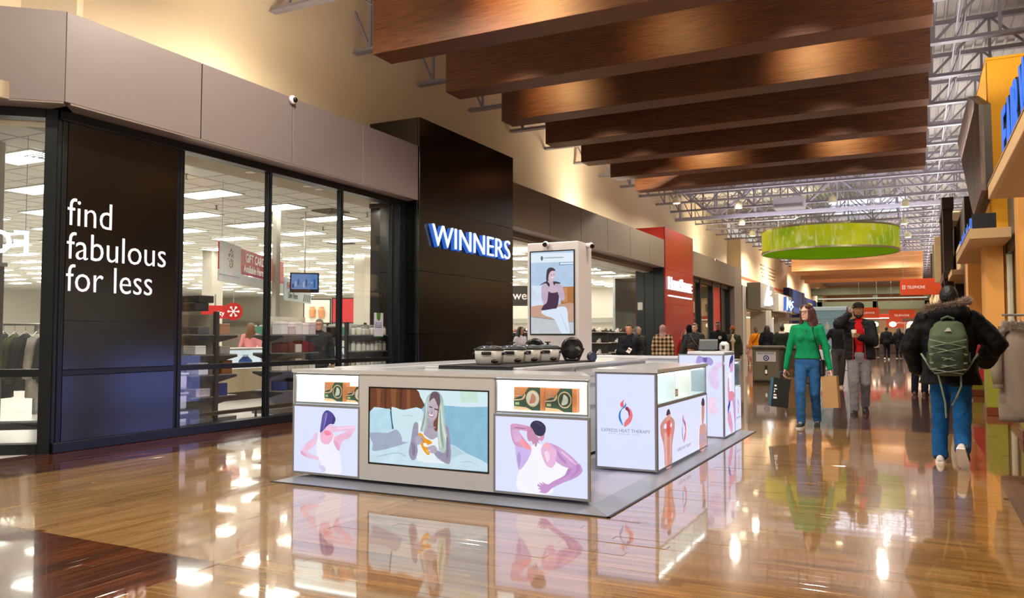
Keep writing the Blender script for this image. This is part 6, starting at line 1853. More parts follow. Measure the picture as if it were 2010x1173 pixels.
    for s_ in (-1, 1): f.ell((s_ * .030, -.0775, .006), (.0125, .0105, .0058), 10, 6)
    f.cur = 1
    for s_ in (-1, 1): f.ell((s_ * .030, -.0853, .0055), (.0055, .0042, .0052), 8, 6)
    g_ = B(); hadd(g_, f); g_.build('eyes', [M('eye_white', '#d9d2cc', .3), M('eye_iris', '#2a1c14', .2)], t)
    f = B()
    for s_ in (-1, 1): f.caps((s_ * .018, -.093, .026), (s_ * .046, -.082, .028), .0045, .003, 6)
    g_ = B(); hadd(g_, f); g_.build('eyebrows', M('hairs_' + hair_c, '#' + hair_c, .7), t)
    f = B(); f.caps((-.019, -.0925, -.063), (.019, -.0925, -.063), .0045, .0045, 8); f.caps((-.014, -.0925, -.070), (.014, -.0925, -.070), .005, .005, 8)
    g_ = B(); hadd(g_, f); g_.build('lips', M('lips_' + skin_c, tuple(c * k for c, k in zip(srgb(skin_c), (.85, .55, .55))), .4), t)
    hm_ = M('hair_' + hair_c, '#' + hair_c, .55, var=.35, scale=30, bump=.5, bscale=70, stretch=(1, 1, .25))
    def hpart(name, bb, mat=hm_, vx=None, wr=0.):
        g2 = B(); hadd(g2, bb)
        return remesh(g2, name, vx or max(vox * .7, .007), mat, t, 2, wr, 40) if vx != 0 else g2.build(name, mat, t)
    if hair in ('short', 'long', 'bun', 'fade'):
        q = B(); q.ell((0, .024, .028), (.084, .094, .103), 16, 12)
        if hair != 'long': q.ell((0, -.045, .085), (.055, .04, .035))
        else: q.ell((.035, -.035, .078), (.045, .045, .04)); q.ell((-.035, -.035, .078), (.045, .045, .04))
        if hair == 'bun': q.ell((0, .11, .07), (.04, .04, .04))
        if hair == 'long':
            rr = random.Random(int(H * 1000))
            for k in range(34):
                a = -.75 + (PI + 1.5) * k / 33
                x0, y0 = .072 * math.cos(a), .02 + .075 * math.sin(a)
                ln = rr.uniform(.29, .38)
                q.tube([(x0 * .6, y0 * .6 + .01, .10), (x0 * 1.12, y0 * 1.1, .03), (x0 * 1.22, y0 * 1.15 + .01, -.06), (x0 * 1.35 + rr.gauss(0, .01), y0 * 1.15 + .015, -.14), (x0 * 1.45 + rr.gauss(0, .012), y0 * 1.2 + .01, -ln * .75), (x0 * 1.3, y0 * 1.15, -ln)], [.02, .028, .032, .033, .028, .010], 7)
        hpart('hair', q, wr=.004)
    if hair == 'hijab':
        q = B(); q.ell((0, .02, .015), (.093, .105, .118), 18, 12)
        q.rings([[(rx * math.cos(2 * PI * j / 18), cy_ + ry * math.sin(2 * PI * j / 18), z) for j in range(18)] for z, rx, ry, cy_ in ((-.02, .085, .085, .035), (-.10, .085, .085, .02), (-.17, .12, .10, .02), (-.24, .17, .13, .02), (-.29, .17, .13, .02))])
        hpart('headscarf', q, fab(hair_c, .9), wr=.006)
    if hair == 'hood':
        q = B(); q.ell((0, .045, .01), (.10, .10, .125), 16, 12); q.ell((0, .05, -.10), (.12, .11, .09))
        hpart('hood', q, fab(hair_c, .9), wr=.006)
    if hair in ('beanie', 'furhat'):
        q = B(); q.ell((0, .02, .0), (.080, .088, .085), 16, 12); hpart('hair', q, M('hair_1c1614', '#1c1614', .55))
        q = B(); q.ell((0, .008, .075), (.09, .105, .075), 16, 12)
        for k in range(14): q.caps((.085 * math.cos(k * PI / 7), .008 + .10 * math.sin(k * PI / 7), .035), (.085 * math.cos((k + 1) * PI / 7), .008 + .10 * math.sin((k + 1) * PI / 7), .035), .018 if hair == 'beanie' else .03, None, 8)
        if hair == 'beanie': q.ell((0, .01, .15), (.03, .03, .025))
        hpart('hat', q, fab(hair_c, .95, .6, 90), wr=.004 if hair == 'beanie' else .01)
    if hair == 'cap':
        q = B(); q.ell((0, .022, .0), (.080, .090, .090), 16, 12); hpart('hair', q, M('hair_17120f', '#17120f', .6))
        q = B(); q.ell((0, .012, .062), (.088, .104, .072), 18, 12)
        cp = hpart('cap', q, fab(hair_c, .8, .2, 120))
        q = B(); q.rings([[(.075 * math.cos(a), -.055 - .095 * math.sin(a) * k_, .066 - .018 * math.sin(a) + dz) for a in [PI * j / 10 for j in range(11)]] + [(.07 * math.cos(PI - PI * j / 10), -.05, .070 + dz) for j in range(1, 10)] for dz, k_ in ((0, 1), (.006, 1))])
        hpart('cap_brim', q, fab(hair_c, .8, .2, 120), 0)
    if beard:
        q = B(); q.ell((0, -.048, -.088), (.050, .052, .042), 14, 10)
        for s_ in (-1, 1): q.caps((s_ * .064, -.005, -.02), (s_ * .05, -.04, -.08), .014, .022, 8)
        q.caps((-.022, -.096, -.05), (.022, -.096, -.05), .006, None, 8)
        hpart('beard', q, M('hair_' + beard, '#' + beard, .7), wr=.003)
    if glasses:
        q = B(); q.smooth = True
        for s_ in (-1, 1):
            c_ = [(s_ * .033 + .024 * math.cos(2 * PI * k / 14), -.104 + .006 * abs(math.cos(2 * PI * k / 14)), .004 + .017 * math.sin(2 * PI * k / 14)) for k in range(15)]
            q.tube(c_, .0024, 6); q.tube([(s_ * .057, -.10, .008), (s_ * .076, -.05, .008), (s_ * .078, .0, .004)], .0022, 6)
        q.tube([(-.010, -.106, .008), (0, -.11, .012), (.010, -.106, .008)], .0024, 6)
        g2 = B(); hadd(g2, q); g2.smooth = True; g2.build('glasses', M('glasses_dark', '#3a2c2a', .25), t)
    cv = max(vox * 1.15, .011)
    def sleeve(bb, i, t_, frac=1., r=(.049, .046, .036)):
        bb.caps(nk + V3((.02 * (1 if i == 0 else -1), .01, -.022)) * S, sh_[i], (.048 + t_ * .8) * S, (.046 + t_) * S)
        bb.caps(sh_[i], el[i] if frac >= .5 else sh_[i].lerp(el[i], frac * 2), (r[0] + t_) * S, (r[1] + t_) * S)
        if frac > .5: bb.caps(el[i], el[i].lerp(wr_[i], (frac - .5) * 2 * .97), (r[1] + t_) * S, (r[2] + t_ * .8) * S)
    # --- trousers
    b = B()
    loft(b, [(0, .004, z * S, (rx * wf + legs_t) * S, (ry + legs_t) * S) for z, rx, ry in ((.80, .10, .08), (.85, .145, .10), (.92, .156, .108), (.955, .150, .104), (.965, .140, .10))])
    b.ell((0, .055 * S, .90 * S), ((.13 + legs_t) * wf * S, (.075 + legs_t) * S, .09 * S))
    for i in (0, 1):
        b.caps(hp[i] - V3((0, 0, .03)), kn[i], (.084 + legs_t) * S, (.060 + legs_t) * S, 14); b.caps(kn[i], an[i] - (kn[i] - an[i]).normalized() * .0 * S, (.060 + legs_t) * S, (.047 + legs_t) * S, 14)
    remesh(b, 'trousers', cv, M('denim_' + legs_c, '#' + legs_c, .85, var=.38, scale=7, bump=.35, bscale=60, spec=.18, stretch=(1, 1, .6)), t, 3, .008, 9, 1)
    # --- top
    if top:
        b = B(); tt = top.get('t', .012)
        torso(b, tt, top.get('hem', hem))
        for i in (0, 1): sleeve(b, i, tt * top.get('ts', 1.), top.get('sleeve', 1.))
        b.caps(nk - V3((0, 0, .05 * S)), nk + V3((0, -.005, .012)) * S, (.075 + tt * .3) * S, .064 * S)
        if top.get('plaid'):
            mt = plaid_mat()
        else: mt = fab(top['c'], .85, top.get('bump', .25), top.get('bs', 55))
        o = remesh(b, top.get('name', 'sweater'), cv, mt, t, 3, top.get('wr', .007), 8, 2)
    if jacket:
        tj = jacket.get('t', .03); lo = jacket.get('hem', .82)
        b = B()
        if jacket.get('open'):
            for s_ in (-1, 1):
                loft(b, [(s_ * (rx * wf * .62 + .012) * S, .012 * S + lean * (z - .9) * .9, z * S, (rx * wf * .52 + tj * .9) * S, (ry + tj * .8) * S) for z, rx, ry in ((lo, .165, .118), (.97, .158, .112), (1.1, .148, .104), (1.25, .158, .112), (1.36, .165, .108), (1.44, .10, .075))])
            loft(b, [(0, (.06 + 0) * S + lean * (z - .9) * .9, z * S, (rx * wf) * S, (.065 + tj) * S) for z, rx in ((lo, .16), (.97, .155), (1.1, .15), (1.25, .16), (1.38, .165), (1.47, .09))])
        else:
            torso(b, tj, lo, jacket.get('flare', .0))
        for i in (0, 1): sleeve(b, i, tj, 1.)
        cl = jacket.get('collar', .02)
        if not jacket.get('open'): b.caps(nk - V3((0, 0, .05 * S)), nk + V3((0, 0, cl)) * S, (.085 + tj * .4) * S, .078 * S)
        else:
            b.caps(nk + V3((.05, .03, -.03)) * S, nk + V3((-.05, .03, -.03)) * S, .045 * S, None)
        o = remesh(b, jacket.get('name', 'jacket'), cv, plaid_mat() if jacket.get('plaid') else fab(jacket['c'], jacket.get('r', .7), .35, jacket.get('bs', 30)), t, 3, jacket.get('wr', .01), jacket.get('wf', 9), 3)
    # --- shoes
    for i in (0, 1):
        sh_obj = thing('shoe', None, None, an[i], feet[i][4]); sh_obj.parent = t
        sh_obj.rotation_euler = (-feet[i][3], 0, feet[i][4])
        prof = [(.085, .022, .045), (.075, .034, .080), (.04, .040, .092), (-.01, .040, .090), (-.06, .043, .070), (-.12, .047, .052), (-.165, .040, .042), (-.195, .018, .034)]
        b = B(); b.smooth = True
        b.rings([[(w_ * math.cos(a) * S, y * S, (-.065 + max(0, math.sin(a)) * (hh - .02) + min(0, math.sin(a)) * .004) * S) for a in [2 * PI * j / 14 for j in range(14)]] for y, w_, hh in prof])
        b.build('upper', M('shoe_' + shoes[0], '#' + shoes[0], .6, var=.1), sh_obj)
        out = [(w_ * 1.08 * S, y * S) for y, w_, hh in prof] + [(-w_ * 1.08 * S, y * S) for y, w_, hh in reversed(prof)]
        b = B(); b.prism(out[::-1], lambda u, v, w_: (u, v, w_), -.085 * S, -.062 * S); b.build('sole', M('sole_' + shoes[1], '#' + shoes[1], .6), sh_obj)
        if vox < .012:
            b = B()
            for k in range(4): b.bar((-.022 * S, (-.03 - .022 * k) * S, (.008 - .013 * k) * S), (.022 * S, (-.03 - .022 * k) * S, (.008 - .013 * k) * S), .006, .006)
            b.build('laces', M('laces_' + shoes[1], '#' + shoes[1], .8), sh_obj)
    if extras: extras(t, dict(S=S, sh=sh_, el=el, wr=wr_, hp=hp, hc=hc, nk=nk, an=an, kn=kn, torso=torso))
    return t
def plaid_mat():
    if 'plaid' in _MC: return _MC['plaid']
    m = bpy.data.materials.new('plaid_flannel'); m.use_nodes = True
    nt = m.node_tree; N, Lk = nt.nodes, nt.links
    tc = N.new('ShaderNodeTexCoord')
    out = None
    fac = None
    for ax, rot in (('X', 0), ('Z', 0)):
        wv = N.new('ShaderNodeTexWave'); wv.bands_direction = ax; wv.inputs['Scale'].default_value = 3.2; wv.inputs['Distortion'].default_value = .3
        Lk.new(tc.outputs['Object'], wv.inputs[0])
        if fac is None: fac = wv.outputs['Fac']
        else:
            ad = N.new('ShaderNodeMath'); ad.operation = 'ADD'; Lk.new(fac, ad.inputs[0]); Lk.new(wv.outputs['Fac'], ad.inputs[1]); fac = ad.outputs[0]
    hf = N.new('ShaderNodeMath'); hf.operation = 'MULTIPLY'; hf.inputs[1].default_value = .5; Lk.new(fac, hf.inputs[0])
    cr = N.new('ShaderNodeValToRGB')
    e = cr.color_ramp.elements
    e[0].position = .2; e[0].color = (*srgb('2a1f1c'), 1); e[1].position = .75; e[1].color = (*srgb('d2bf9a'), 1)
    k = e.new(.5); k.color = (*srgb('8a6a4c'), 1)
    Lk.new(hf.outputs[0], cr.inputs[0]); Lk.new(cr.outputs[0], N['Principled BSDF'].inputs['Base Color']); N['Principled BSDF'].inputs['Roughness'].default_value = .9
    _MC['plaid'] = m
    return m

def paper_bag(label, loc, rz, wd, dp, ht, c1, c2=None, tilt=0., mark=None):
    t = thing('paper_bag', label, 'bag', loc, rz)
    t.rotation_euler = (0, tilt, rz)
    pm = M('paper_' + c1, '#' + c1, .75, var=.1, scale=6, bump=.2, bscale=14)
    sm_ = M('paper_' + (c2 or c1) + '_side', '#' + (c2 or c1), .75, var=.1, scale=6, bump=.2, bscale=14)
    th_ = .004
    bx('front_panel', pm, t, -wd / 2, wd / 2, -dp / 2, -dp / 2 + th_, 0, ht); bx('back_panel', pm, t, -wd / 2, wd / 2, dp / 2 - th_, dp / 2, 0, ht)
    for s_ in (-1, 1):
        B().prism([(-dp / 2 + th_, 0), (dp / 2 - th_, 0), (dp / 2 - th_, ht), (0, ht * .985), (-dp / 2 + th_, ht)], lambda u, v, w_: (s_ * (wd / 2 - w_ - (.02 if v > ht * .9 and abs(u) < .01 else 0)), u, v), 0, th_).build('side_panel', sm_, t)
    bx('bottom', pm, t, -wd / 2 + th_, wd / 2 - th_, -dp / 2 + th_, dp / 2 - th_, 0, th_)
    for s_ in (-1, 1):
        B().tube([(-wd * .2, s_ * (dp / 2 - .008), ht - .02), (-wd * .17, s_ * .02, ht + .07), (0, s_ * .008, ht + .10), (wd * .17, s_ * .02, ht + .07), (wd * .2, s_ * (dp / 2 - .008), ht - .02)], .004, 6).build('handle', sm_, t)
    if mark:
        for k in range(5): bx('print', wl, t, -wd * .42, -wd * .42 + (.05, .04, .015, .04, .03)[k], -dp / 2 - .001, -dp / 2, ht * .28 + .042 * k, ht * .28 + .042 * k + (.028, .02, .03, .014, .024)[k])
    return t

# ---- woman in the green sweater
def wx(t, J):
    S = J['S']
    st = [J['sh'][0] + Vector((-.07, .0, .06)), J['sh'][0] + Vector((-.09, -.10, .0)), Vector((.12, -.145, 1.22)), Vector((.17, -.13, 1.05)), Vector((.20, -.09, .90))]
    B().tube(st, .007, 6).build('bag_strap', fab('15161c', .6), t)
    B().tube([J['sh'][0] + Vector((-.07, .0, .06)), Vector((.10, .10, 1.3)), Vector((.19, .10, 1.05)), Vector((.21, .02, .90))], .007, 6).build('bag_strap', fab('15161c', .6), t)
    pr = B()
    rr = random.Random(5)
    for k in range(26):
        x, z = rr.uniform(-.07, .06), rr.uniform(1.17, 1.34)
        y = -.128 - .012 * math.cos(x * 12) - (.022 if abs(z - 1.27) < .06 else 0)
        pr.bar((x, y, z), (x + rr.uniform(-.03, .03), y, z + rr.uniform(-.03, .03)), .003, .004)
    tag(pr.build('sweater_print', M('print_dark_green', '#0a3f2b', .7), t), kind='stuff')
    bb = B(); bb.cbox(.165, .225, -.10, .06, .70, .93, c=.02); bg = bb.build('handbag', M('bag_black_leather', '#14151a', .35, bump=.2), t)
    bx('flap', M('bag_black_leather', '#14151a'), bg, .224, .231, -.10, .06, .82, .93, c=.003)
wm = person('woman in a green sweater and jeans carrying paper bags', (-1.37, 11.85, 0), -.05, 1.70, .0075, 'd8ab98', 'long', '45201c', True, 1.08, dict(c='0c8a58', t=.025, ts=.3, hem=.93, wr=.006, name='sweater'),
       legs_c='2d5d92', legs_t=.016, shoes=('22252c', 'd9d7d2'), hands=((.30, -.04, .83), (-.30, -.04, .83)), feet=((.085, .20, .10, -.28, .1), (-.075, -.16, .085, .0, -.05)),
       hipz=.905, yaw=-.42, curl=.95, glasses=True, extras=wx)
paper_bag('black paper bag with a blue side in the right hand of the green sweater woman', (-1.76, 11.72, .27), .5, .24, .12, .40, '1f2326', '35607c', .12, True)
paper_bag('crumpled brown paper bag beside the black one', (-1.60, 11.84, .26), .9, .20, .12, .42, '9a7348', '8a6238', .05)
paper_bag('brown paper bag in the left hand of the green sweater woman', (-1.06, 11.80, .28), -.15, .20, .12, .43, 'b08a5c', '97703f', -.06)

# ---- man in the red shirt on the phone
def mx_(t, J):
    for s_, x in ((1, .085), (-1, -.085)):
        B().tube([(x * .9, -.145, 1.38), (x, -.165, 1.2), (x * 1.05, -.168, 1.0), (x * 1.1, -.165, .86)], .005, 6).build('jacket_zip', M('zip_red', '#b8241e', .5), t)
man = person('man in a red shirt, open black jacket and cap with phone and cup', (-.85, 14.2, 0), .05, 1.80, .0085, '9a6a4a', 'cap', '1a1718', False, 1.04, dict(c='b3131a', t=.012, hem=.92, sleeve=.3, name='shirt', wr=.006),
       jacket=dict(c='17181c', t=.034, hem=.86, open=True, wr=.012), legs_c='77737a', legs_t=.026, shoes=('1a1a1f', '2a2a2e'), hands=((.03, -.30, 1.20), (-.145, -.105, 1.555)),
       feet=((.07, .22, .14, -.45, .1), (-.08, -.10, .085, 0, -.08)), hipz=.915, yaw=.05, curl=(.75, .7), hdir=(((-.75, -.5, .35), (-.3, -.9, .2)), ((.2, .15, .95), (.9, .2, 0))), beard='1a1210',
       poles=((.8, .5, -.7), (-.55, -.1, -1)), extras=mx_)
cup = B(); cup.smooth = True; cup.lathe([(.028, 0), (.038, .10), (.036, .10)], n=18)
cup = cup.build('coffee_cup', M('cup_paper_white', '#d8d0c4', .6), None, (-.90, 13.835, 1.235)); tag(cup, 'white paper coffee cup held by the man in the red shirt', 'cup')
b = B(); b.lathe([(.041, .10), (.041, .112), (.034, .122), (.0, .122)], n=18); b.build('lid', M('cup_lid', '#e6e2da', .4), cup)
B().lathe([(.031, .03), (.0355, .075), (.0365, .075), (.032, .03), (.031, .03)], n=18, cap=False).build('sleeve', M('cup_sleeve', '#b8936a', .8), cup)
ph = B().cbox(-.005, .005, -.037, .037, 0, .15, c=.003).build('mobile_phone', M('phone_black', '#121317', .25), None, (-1.005, 14.06, 1.58)); ph.rotation_euler = (-.25, 0, .2); tag(ph, 'black mobile phone held to the ear of the man in the cap', 'phone')
bx('camera_bump', M('phone_lens', '#2a2c33', .2), ph, -.007, -.005, -.03, -.01, .115, .14)

# ---- man with the backpack, seen from behind
def fur_ring(b, C, ax, ay, az, n=900, L=.06, seed=1, a0=0, a1=2 * PI, r=.025):
    rr = random.Random(seed)
    for k in range(n):
        a = rr.uniform(a0, a1)
        c = C + ax * math.cos(a) + ay * math.sin(a) + Vector((rr.gauss(0, r * .4), rr.gauss(0, r * .4), rr.gauss(0, r * .4)))
        d = ((ax.normalized() * math.cos(a) + ay.normalized() * math.sin(a)) * .8 + az * rr.uniform(-.8, .8) + Vector((rr.gauss(0, .35), rr.gauss(0, .35), rr.gauss(0, .35)))).normalized()
        u_ = d.orthogonal().normalized() * .0028; v_ = d.cross(u_)
        b.add([c + u_, c - u_ * .5 + v_, c - u_ * .5 - v_, c + d * L * rr.uniform(.6, 1.2)], [(0, 1, 3), (1, 2, 3), (2, 0, 3)])
def bpx(t, J):
    S = J['S']
    b = B(); b.ell((0, .17, 1.475), (.185, .13, .095), 18, 12); b.ell((.0, .14, 1.40), (.17, .11, .10)); b.ell((0, .10, 1.53), (.15, .11, .06)); b.ell((-.12, .06, 1.47), (.07, .10, .06)); b.ell((.12, .06, 1.47), (.07, .10, .06))
    remesh(b, 'hood', .011, fab('0c0d12', .75, .35, 30), t, 3, .01, 9, 5)
    b = B()
    fur_ring(b, Vector((.01, .115, 1.56)), Vector((.17, 0, -.035)), Vector((0, .12, -.015)), Vector((0, 0, 1)), 5200, .05, 3)
    tag(b.build('fur_trim', M('fur_taupe', '#8d7a6c', .9, var=.45, scale=60), t), kind='stuff')
    b = B(); n = 24; b.smooth = True
    b.rings([[(.185 * math.cos(2 * PI * j / n), .12 + .115 * math.sin(2 * PI * j / n) + .0, 1.545 + dz - .035 * math.cos(2 * PI * j / n)) if q else (.14 * math.cos(2 * PI * j / n), .11 + .09 * math.sin(2 * PI * j / n), 1.55 + dz - .03 * math.cos(2 * PI * j / n)) for j in range(n)] for q, dz in ((0, -.02), (1, -.02), (1, .03), (0, .03))])
    b.build('fur_base', M('fur_taupe', '#8d7a6c'), t)
bp = person('man in a black fur hooded parka and jeans seen from behind', (.28, 9.05, 0), PI - .06, 1.75, .008, 'b98a6c', 'short', '0f0c0b', False, 1.22, dict(c='15161a', t=.015, hem=.88, name='sweater'),
       jacket=dict(c='07080c', t=.066, hem=.78, flare=.02, wr=.014, wf=7, name='parka', r=.62), legs_c='155086', legs_t=.028, shoes=('d6d3d2', 'e6e3e0'),
       hands=((.30, -.22, .93), (-.30, -.24, 1.0)), feet=((.105, -.06, .085, 0, .0), (-.10, .36, .20, -.85, -.15)), hipz=.91, yaw=.15, curl=.7, lean=-.05,
       poles=((1, .55, -.2), (-1, .55, -.1)), extras=bpx)
for ch in bp.children:
    if ch.name.startswith('shoe'):
        for s_ in (-1, 1):
            B().prism(cat_rom([(.05, -.045), (-.02, -.05), (-.10, -.038), (-.13, -.030), (-.08, -.022), (.0, -.02), (.06, -.005)]), lambda u, v, w_: (s_ * (w_ + .002), u, v), .030, .049).build('side_stripe', M('shoe_navy', '#1c2338', .6), ch)
PK = fab('4c5a44', .75, .35, 60); PKD = fab('323d30', .75, .3, 60); CRD = M('cord_grey_green', '#727c68', .6)
pk = thing('backpack', 'olive green backpack with grey cords worn over the black parka', 'backpack', (.28, 9.05, 0), PI - .06)
b = B()
n = 24
def sup(rx, ry, z, cy_, p=2.8): return [(rx * math.copysign(abs(math.cos(2 * PI * j / n)) ** (2 / p), math.cos(2 * PI * j / n)), cy_ + ry * math.copysign(abs(math.sin(2 * PI * j / n)) ** (2 / p), math.sin(2 * PI * j / n)), z) for j in range(n)]
b.rings([sup(.10, .06, .875, .265), sup(.145, .10, .91, .285), sup(.168, .125, 1.0, .30), sup(.172, .13, 1.12, .302), sup(.165, .12, 1.25, .295), sup(.148, .10, 1.32, .28), sup(.118, .08, 1.375, .268), sup(.07, .05, 1.40, .26)])
remesh(b, 'main_bag', .011, PK, pk, 3, .008, 8, 7)
b = B(); b.rings([sup(.12, .04, .90, .385), sup(.14, .055, .95, .40), sup(.143, .06, 1.06, .405), sup(.13, .05, 1.16, .40), sup(.09, .03, 1.2, .39)]); remesh(b, 'front_pocket', .011, PKD, pk, 3, .006, 9, 8)
zz = B()
zp = [(-.155, 1.22), (.15, 1.15), (-.16, 1.08), (.155, 1.0), (-.15, .94), (.12, .90)]
for (x0, z0_), (x1, z1_) in zip(zp, zp[1:]): zz.tube([(x0, .425, z0_), ((x0 + x1) / 2, .468, (z0_ + z1_) / 2), (x1, .425, z1_)], .005, 6)
for (x0, z0_), (x1, z1_) in zip(zp, zp[1:]): zz.tube([(-x0, .425, z0_), (-(x0 + x1) / 2, .472, (z0_ + z1_) / 2), (-x1, .425, z1_)], .005, 6)
tag(zz.build('bungee_cord', CRD, pk), kind='stuff')
B().tube([(-.06, .29, 1.36), (-.05, .31, 1.42), (0, .315, 1.44), (.05, .31, 1.42), (.06, .29, 1.36)], .012, 8).build('grab_handle', PK, pk)
for s_ in (-1, 1):
    B().tube([(s_ * .07, .24, 1.42), (s_ * .13, .16, 1.53), (s_ * .16, .04, 1.525), (s_ * .17, -.12, 1.42), (s_ * .19, -.20, 1.25)], [.022, .024, .024, .022, .018], 8).build('shoulder_strap', PK, pk)
    B().tube([(s_ * .15, .27, .93), (s_ * .20, .25, 1.02), (s_ * .24, .18, 1.08)], .010, 6).build('side_strap', CRD, pk)
    B().tube([(s_ * .09, .32, .885), (s_ * .06, .36, .75), (s_ * .035, .37, .62), (s_ * .03, .36, .48)] if s_ > 0 else [(s_ * .10, .30, .90), (s_ * .10, .36, .78), (s_ * .06, .38, .68), (-.02, .37, .60)], .009, 6).build('hanging_strap', CRD, pk)
    B().prism([(1.0, .25), (1.10, .26), (1.10, .34), (1.0, .36)], lambda u, v, w_: (s_ * (.165 + w_), v, u), 0, .02).build('side_pocket', PKD, pk)
b = B()
for k in range(3): b.prism([(-.028 + .004 * k, 1.300 + .012 * k), (.03 - .006 * k, 1.298 + .012 * k), (.03 - .012 * k, 1.306 + .012 * k), (-.022 + .006 * k, 1.308 + .012 * k)], lambda u, v, w_: (u - .005, w_, v), .402, .414)
b.build('logo_patch', M('logo_pale', '#cfd2c8', .6), pk)

# ---- others
T = lambda c, **k: dict(c=c, **k)
person('walker in a dark top and grey trousers behind the man in the cap', (-1.72, 21.0, 0), .3, 1.72, .016, '8a5f46', 'short', '14100f', False, 1., T('26262c', sleeve=.6, hem=.86), legs_c='4a484c', legs_t=.02, shoes=('a8988a', 'd6d0c8'), hands=((.26, .05, .9), (-.32, -.12, .95)), feet=((.09, .2, .1, -.3, .1), (-.09, -.15, .085, 0, 0)))
person('person in dark jeans and brown boots hidden behind the backpack man', (.02, 19.3, 0), PI - .2, 1.70, .016, 'b98a6c', 'short', '14100f', False, 1.05, None, T('12141c', t=.04, hem=.8), legs_c='14182a', legs_t=.03, shoes=('5a3a26', '3a2a1e'))
person('woman in a black jacket holding a phone left of the red pylon', (-4.85, 14.5, 0), .1, 1.49, .014, 'b98468', 'bun', '17110f', True, 1., T('171a26', t=.01), T('14161e', t=.035, open=True, hem=.72), legs_c='1c1e28', hands=((.26, -.1, .95), (.0, -.28, 1.10)), hdir=(None, ((.5, -.3, .6), (.3, -.9, 0))), poles=((.6, .8, -.3), (-.8, .4, -.6)))
person('person in a grey woollen hood behind the woman with the phone', (-6.25, 19.4, 0), .9, 1.50, .018, 'b08a70', 'hood', '6d6a6c', False, 1., None, T('2a2c28', t=.045, hem=.7))
person('person in a plaid shirt jacket and pink headscarf facing away', (-5.65, 19.5, 0), PI + .2, 1.54, .015, 'c49a80', 'hijab', 'b08a84', True, 1.1, None, dict(c='d2bf9a', t=.035, hem=.72, plaid=True))
person('person in a black headscarf and coat with a pale bag strap', (-5.2, 20.4, 0), PI - .5, 1.55, .015, 'b48a70', 'hijab', '101218', True, 1.05, None, T('121620', t=.03, hem=.6), extras=lambda t, J: B().tube([(-.16, .05, 1.28), (-.02, .17, 1.1), (.16, .15, .85)], .009, 6).build('bag_strap', fab('cfc0a0', .7), t))
person('child in a red coat between the plaid and black coated shoppers', (-5.45, 20.9, 0), .4, 1.42, .018, 'c08a6c', 'long', '7a2a1a', True, 1., None, T('a02420', t=.03, hem=.7))
person('woman in a dark grey puffer coat walking past the red pylon', (-4.72, 19.0, 0), -.1, 1.56, .014, 'c79c84', 'bun', '2a1c16', True, 1.05, T('d0c8c0', t=.008), T('2c2f33', t=.045, hem=.70, wr=.014, wf=14), legs_c='22242c', hands=((.27, -.03, .82), (-.36, -.18, .84)), extras=lambda t, J: B().tube([(-.10, -.12, 1.33), (.05, -.19, 1.12), (.18, -.14, .95)], .006, 6).build('bag_strap', fab('6a5a4a', .7), t))
person('young man in a black hoodie with a round white badge', (-4.9, 22.3, 0), .1, 1.66, .015, '8a5c44', 'short', '120d0c', False, 1.05, T('15171d', t=.022, hem=.8, name='hoodie'), legs_c='1c1e28', hands=((.2, -.15, .9), (-.2, -.15, .9)), extras=lambda t, J: B().lathe([(.045, -.19), (.045, -.165)], (.07, 0, 1.22), 16, 'Y').build('badge', M('badge_white', '#c9c4b8', .6), t))
person('person in an orange knitted hat and olive coat', (-4.95, 24.5, 0), .2, 1.54, .016, '5a3c2c', 'beanie', '8a4e24', True, 1.05, T('c9bca8', t=.01), T('36382c', t=.045, hem=.66, open=True), legs_c='2a2620')
person('person in a bright orange sweater near the lit shop', (-5.75, 33.0, 0), .2, 1.62, .018, '6a4430', 'short', '120d0c', False, 1., T('d07a12', t=.02), legs_c='23252e', extras=lambda t, J: B().tube([(.12, -.10, 1.4), (0, -.16, 1.2), (-.16, -.12, .95)], .012, 6).build('bag_strap', fab('22242a', .7), t))
person('woman with long dark hair in a black coat, back turned', (-5.0, 31.0, 0), PI, 1.66, .018, 'b98a6c', 'long', '0f0d0e', True, 1.05, None, T('14151b', t=.04, hem=.6))
person('person in a dark green puffer with pale collar behind the bin', (-4.2, 29.2, 0), PI, 1.62, .018, 'b98a6c', 'short', '100d0c', False, 1.15, None, T('222b24', t=.06, hem=.7, wr=.016, wf=16), extras=lambda t, J: B().lathe([(.10, 1.33), (.13, 1.37), (.10, 1.42)], (0, .02, 0), 16).build('pale_collar', fab('cfc6ba', .9), t))
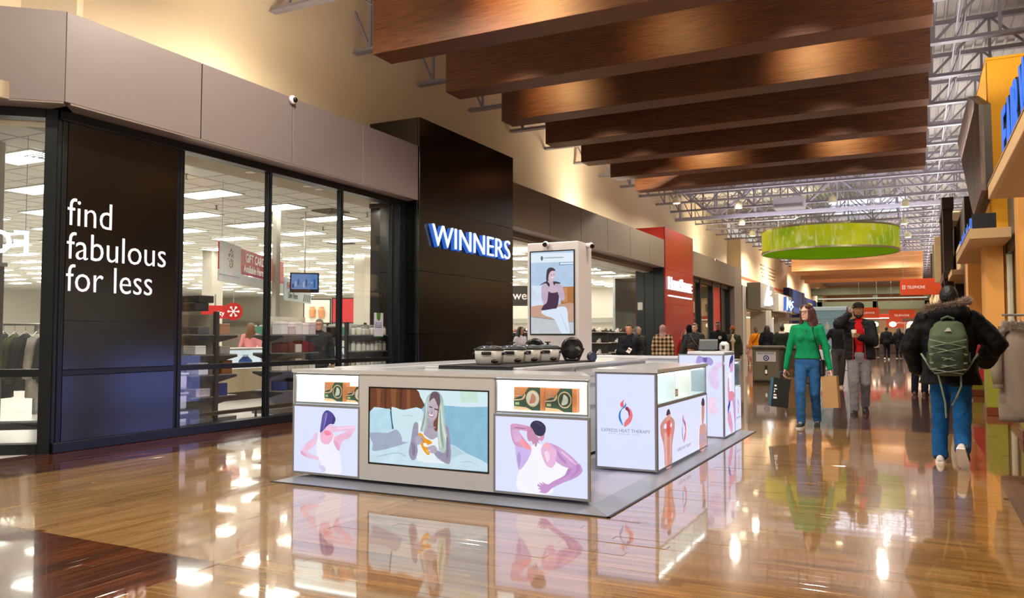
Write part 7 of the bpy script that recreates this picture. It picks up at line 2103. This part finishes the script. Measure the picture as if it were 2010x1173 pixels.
person('small child in a pink snowsuit near the lit shop', (-6.5, 35.8, 0), .1, 1.08, .018, '8a5c44', 'short', '14100f', False, 1.1, None, T('b08478', t=.035, hem=.6), legs_c='a87c70', legs_t=.03)
person('child in a dark fur hat just beyond the kiosk', (-2.98, 11.75, 0), 0, 1.14, .014, 'b98468', 'furhat', '2a2522', False, 1., None, T('2b2a30', t=.035, hem=.7))
person('far walker in a black jacket, left of the distant pair', (-1.5, 48.0, 0), PI, 1.78, .022, 'b98a6c', 'short', '14100f', False, 1.1, None, T('14161c', t=.04), legs_c='16171d', shoes=('d8d4d0', 'd8d4d0'), feet=((.09, .15, .1, -.3, 0), (-.09, -.12, .085, 0, 0)))
person('far walker in a long black coat, right of the distant pair', (-.95, 50.5, 0), PI, 1.74, .022, 'b98a6c', 'long', '14100f', True, 1.1, None, T('101218', t=.04, hem=.55), legs_c='14151a')
person('far shopper in a tan coat beside the distant pair', (-2.2, 52.5, 0), PI + .3, 1.68, .022, 'b98a6c', 'short', '3a2a20', False, 1., None, T('9a8a74', t=.04, hem=.6), legs_c='3a3430')
person('shopper with grey hair and glasses in a charcoal jacket inside the shop', (-9.75, 11.5, 0), .75, 1.57, .012, 'c09078', 'short', '77726c', False, 1.12, None, T('2c2d30', t=.03, hem=.78), legs_c='24252a', glasses=True, yaw=-.2, group='people in the shop')
person('cashier with curly brown hair in a pink top behind the counter', (-13.9, 14.0, 0), PI + .6, 1.57, .014, 'c99a82', 'long', '6a4224', True, 1.05, T('d6868a', t=.016), legs_c='2a2a30', group='people in the shop')
person('shopper in a white shirt half hidden behind the video tower', (-8.9, 18.1, 0), 1.2, 1.50, .018, 'a8785c', 'long', '120e0e', True, 1., T('c9c6d6', t=.02), legs_c='2a2a30', group='people in the shop')

o = B().cbox(-.036, .036, -.005, .005, 0, .10, c=.003).build('mobile_phone', M('phone_white', '#d6d4d8', .3), None, (-4.78, 14.21, .95), .1); o.rotation_euler = (-.3, .5, .1)
bx('screen', M('phone_screen', '#1a1c22', .2), o, -.033, .033, .005, .006, .006, .094)
tag(o, 'white mobile phone in the hand of the black jacketed woman', 'phone')
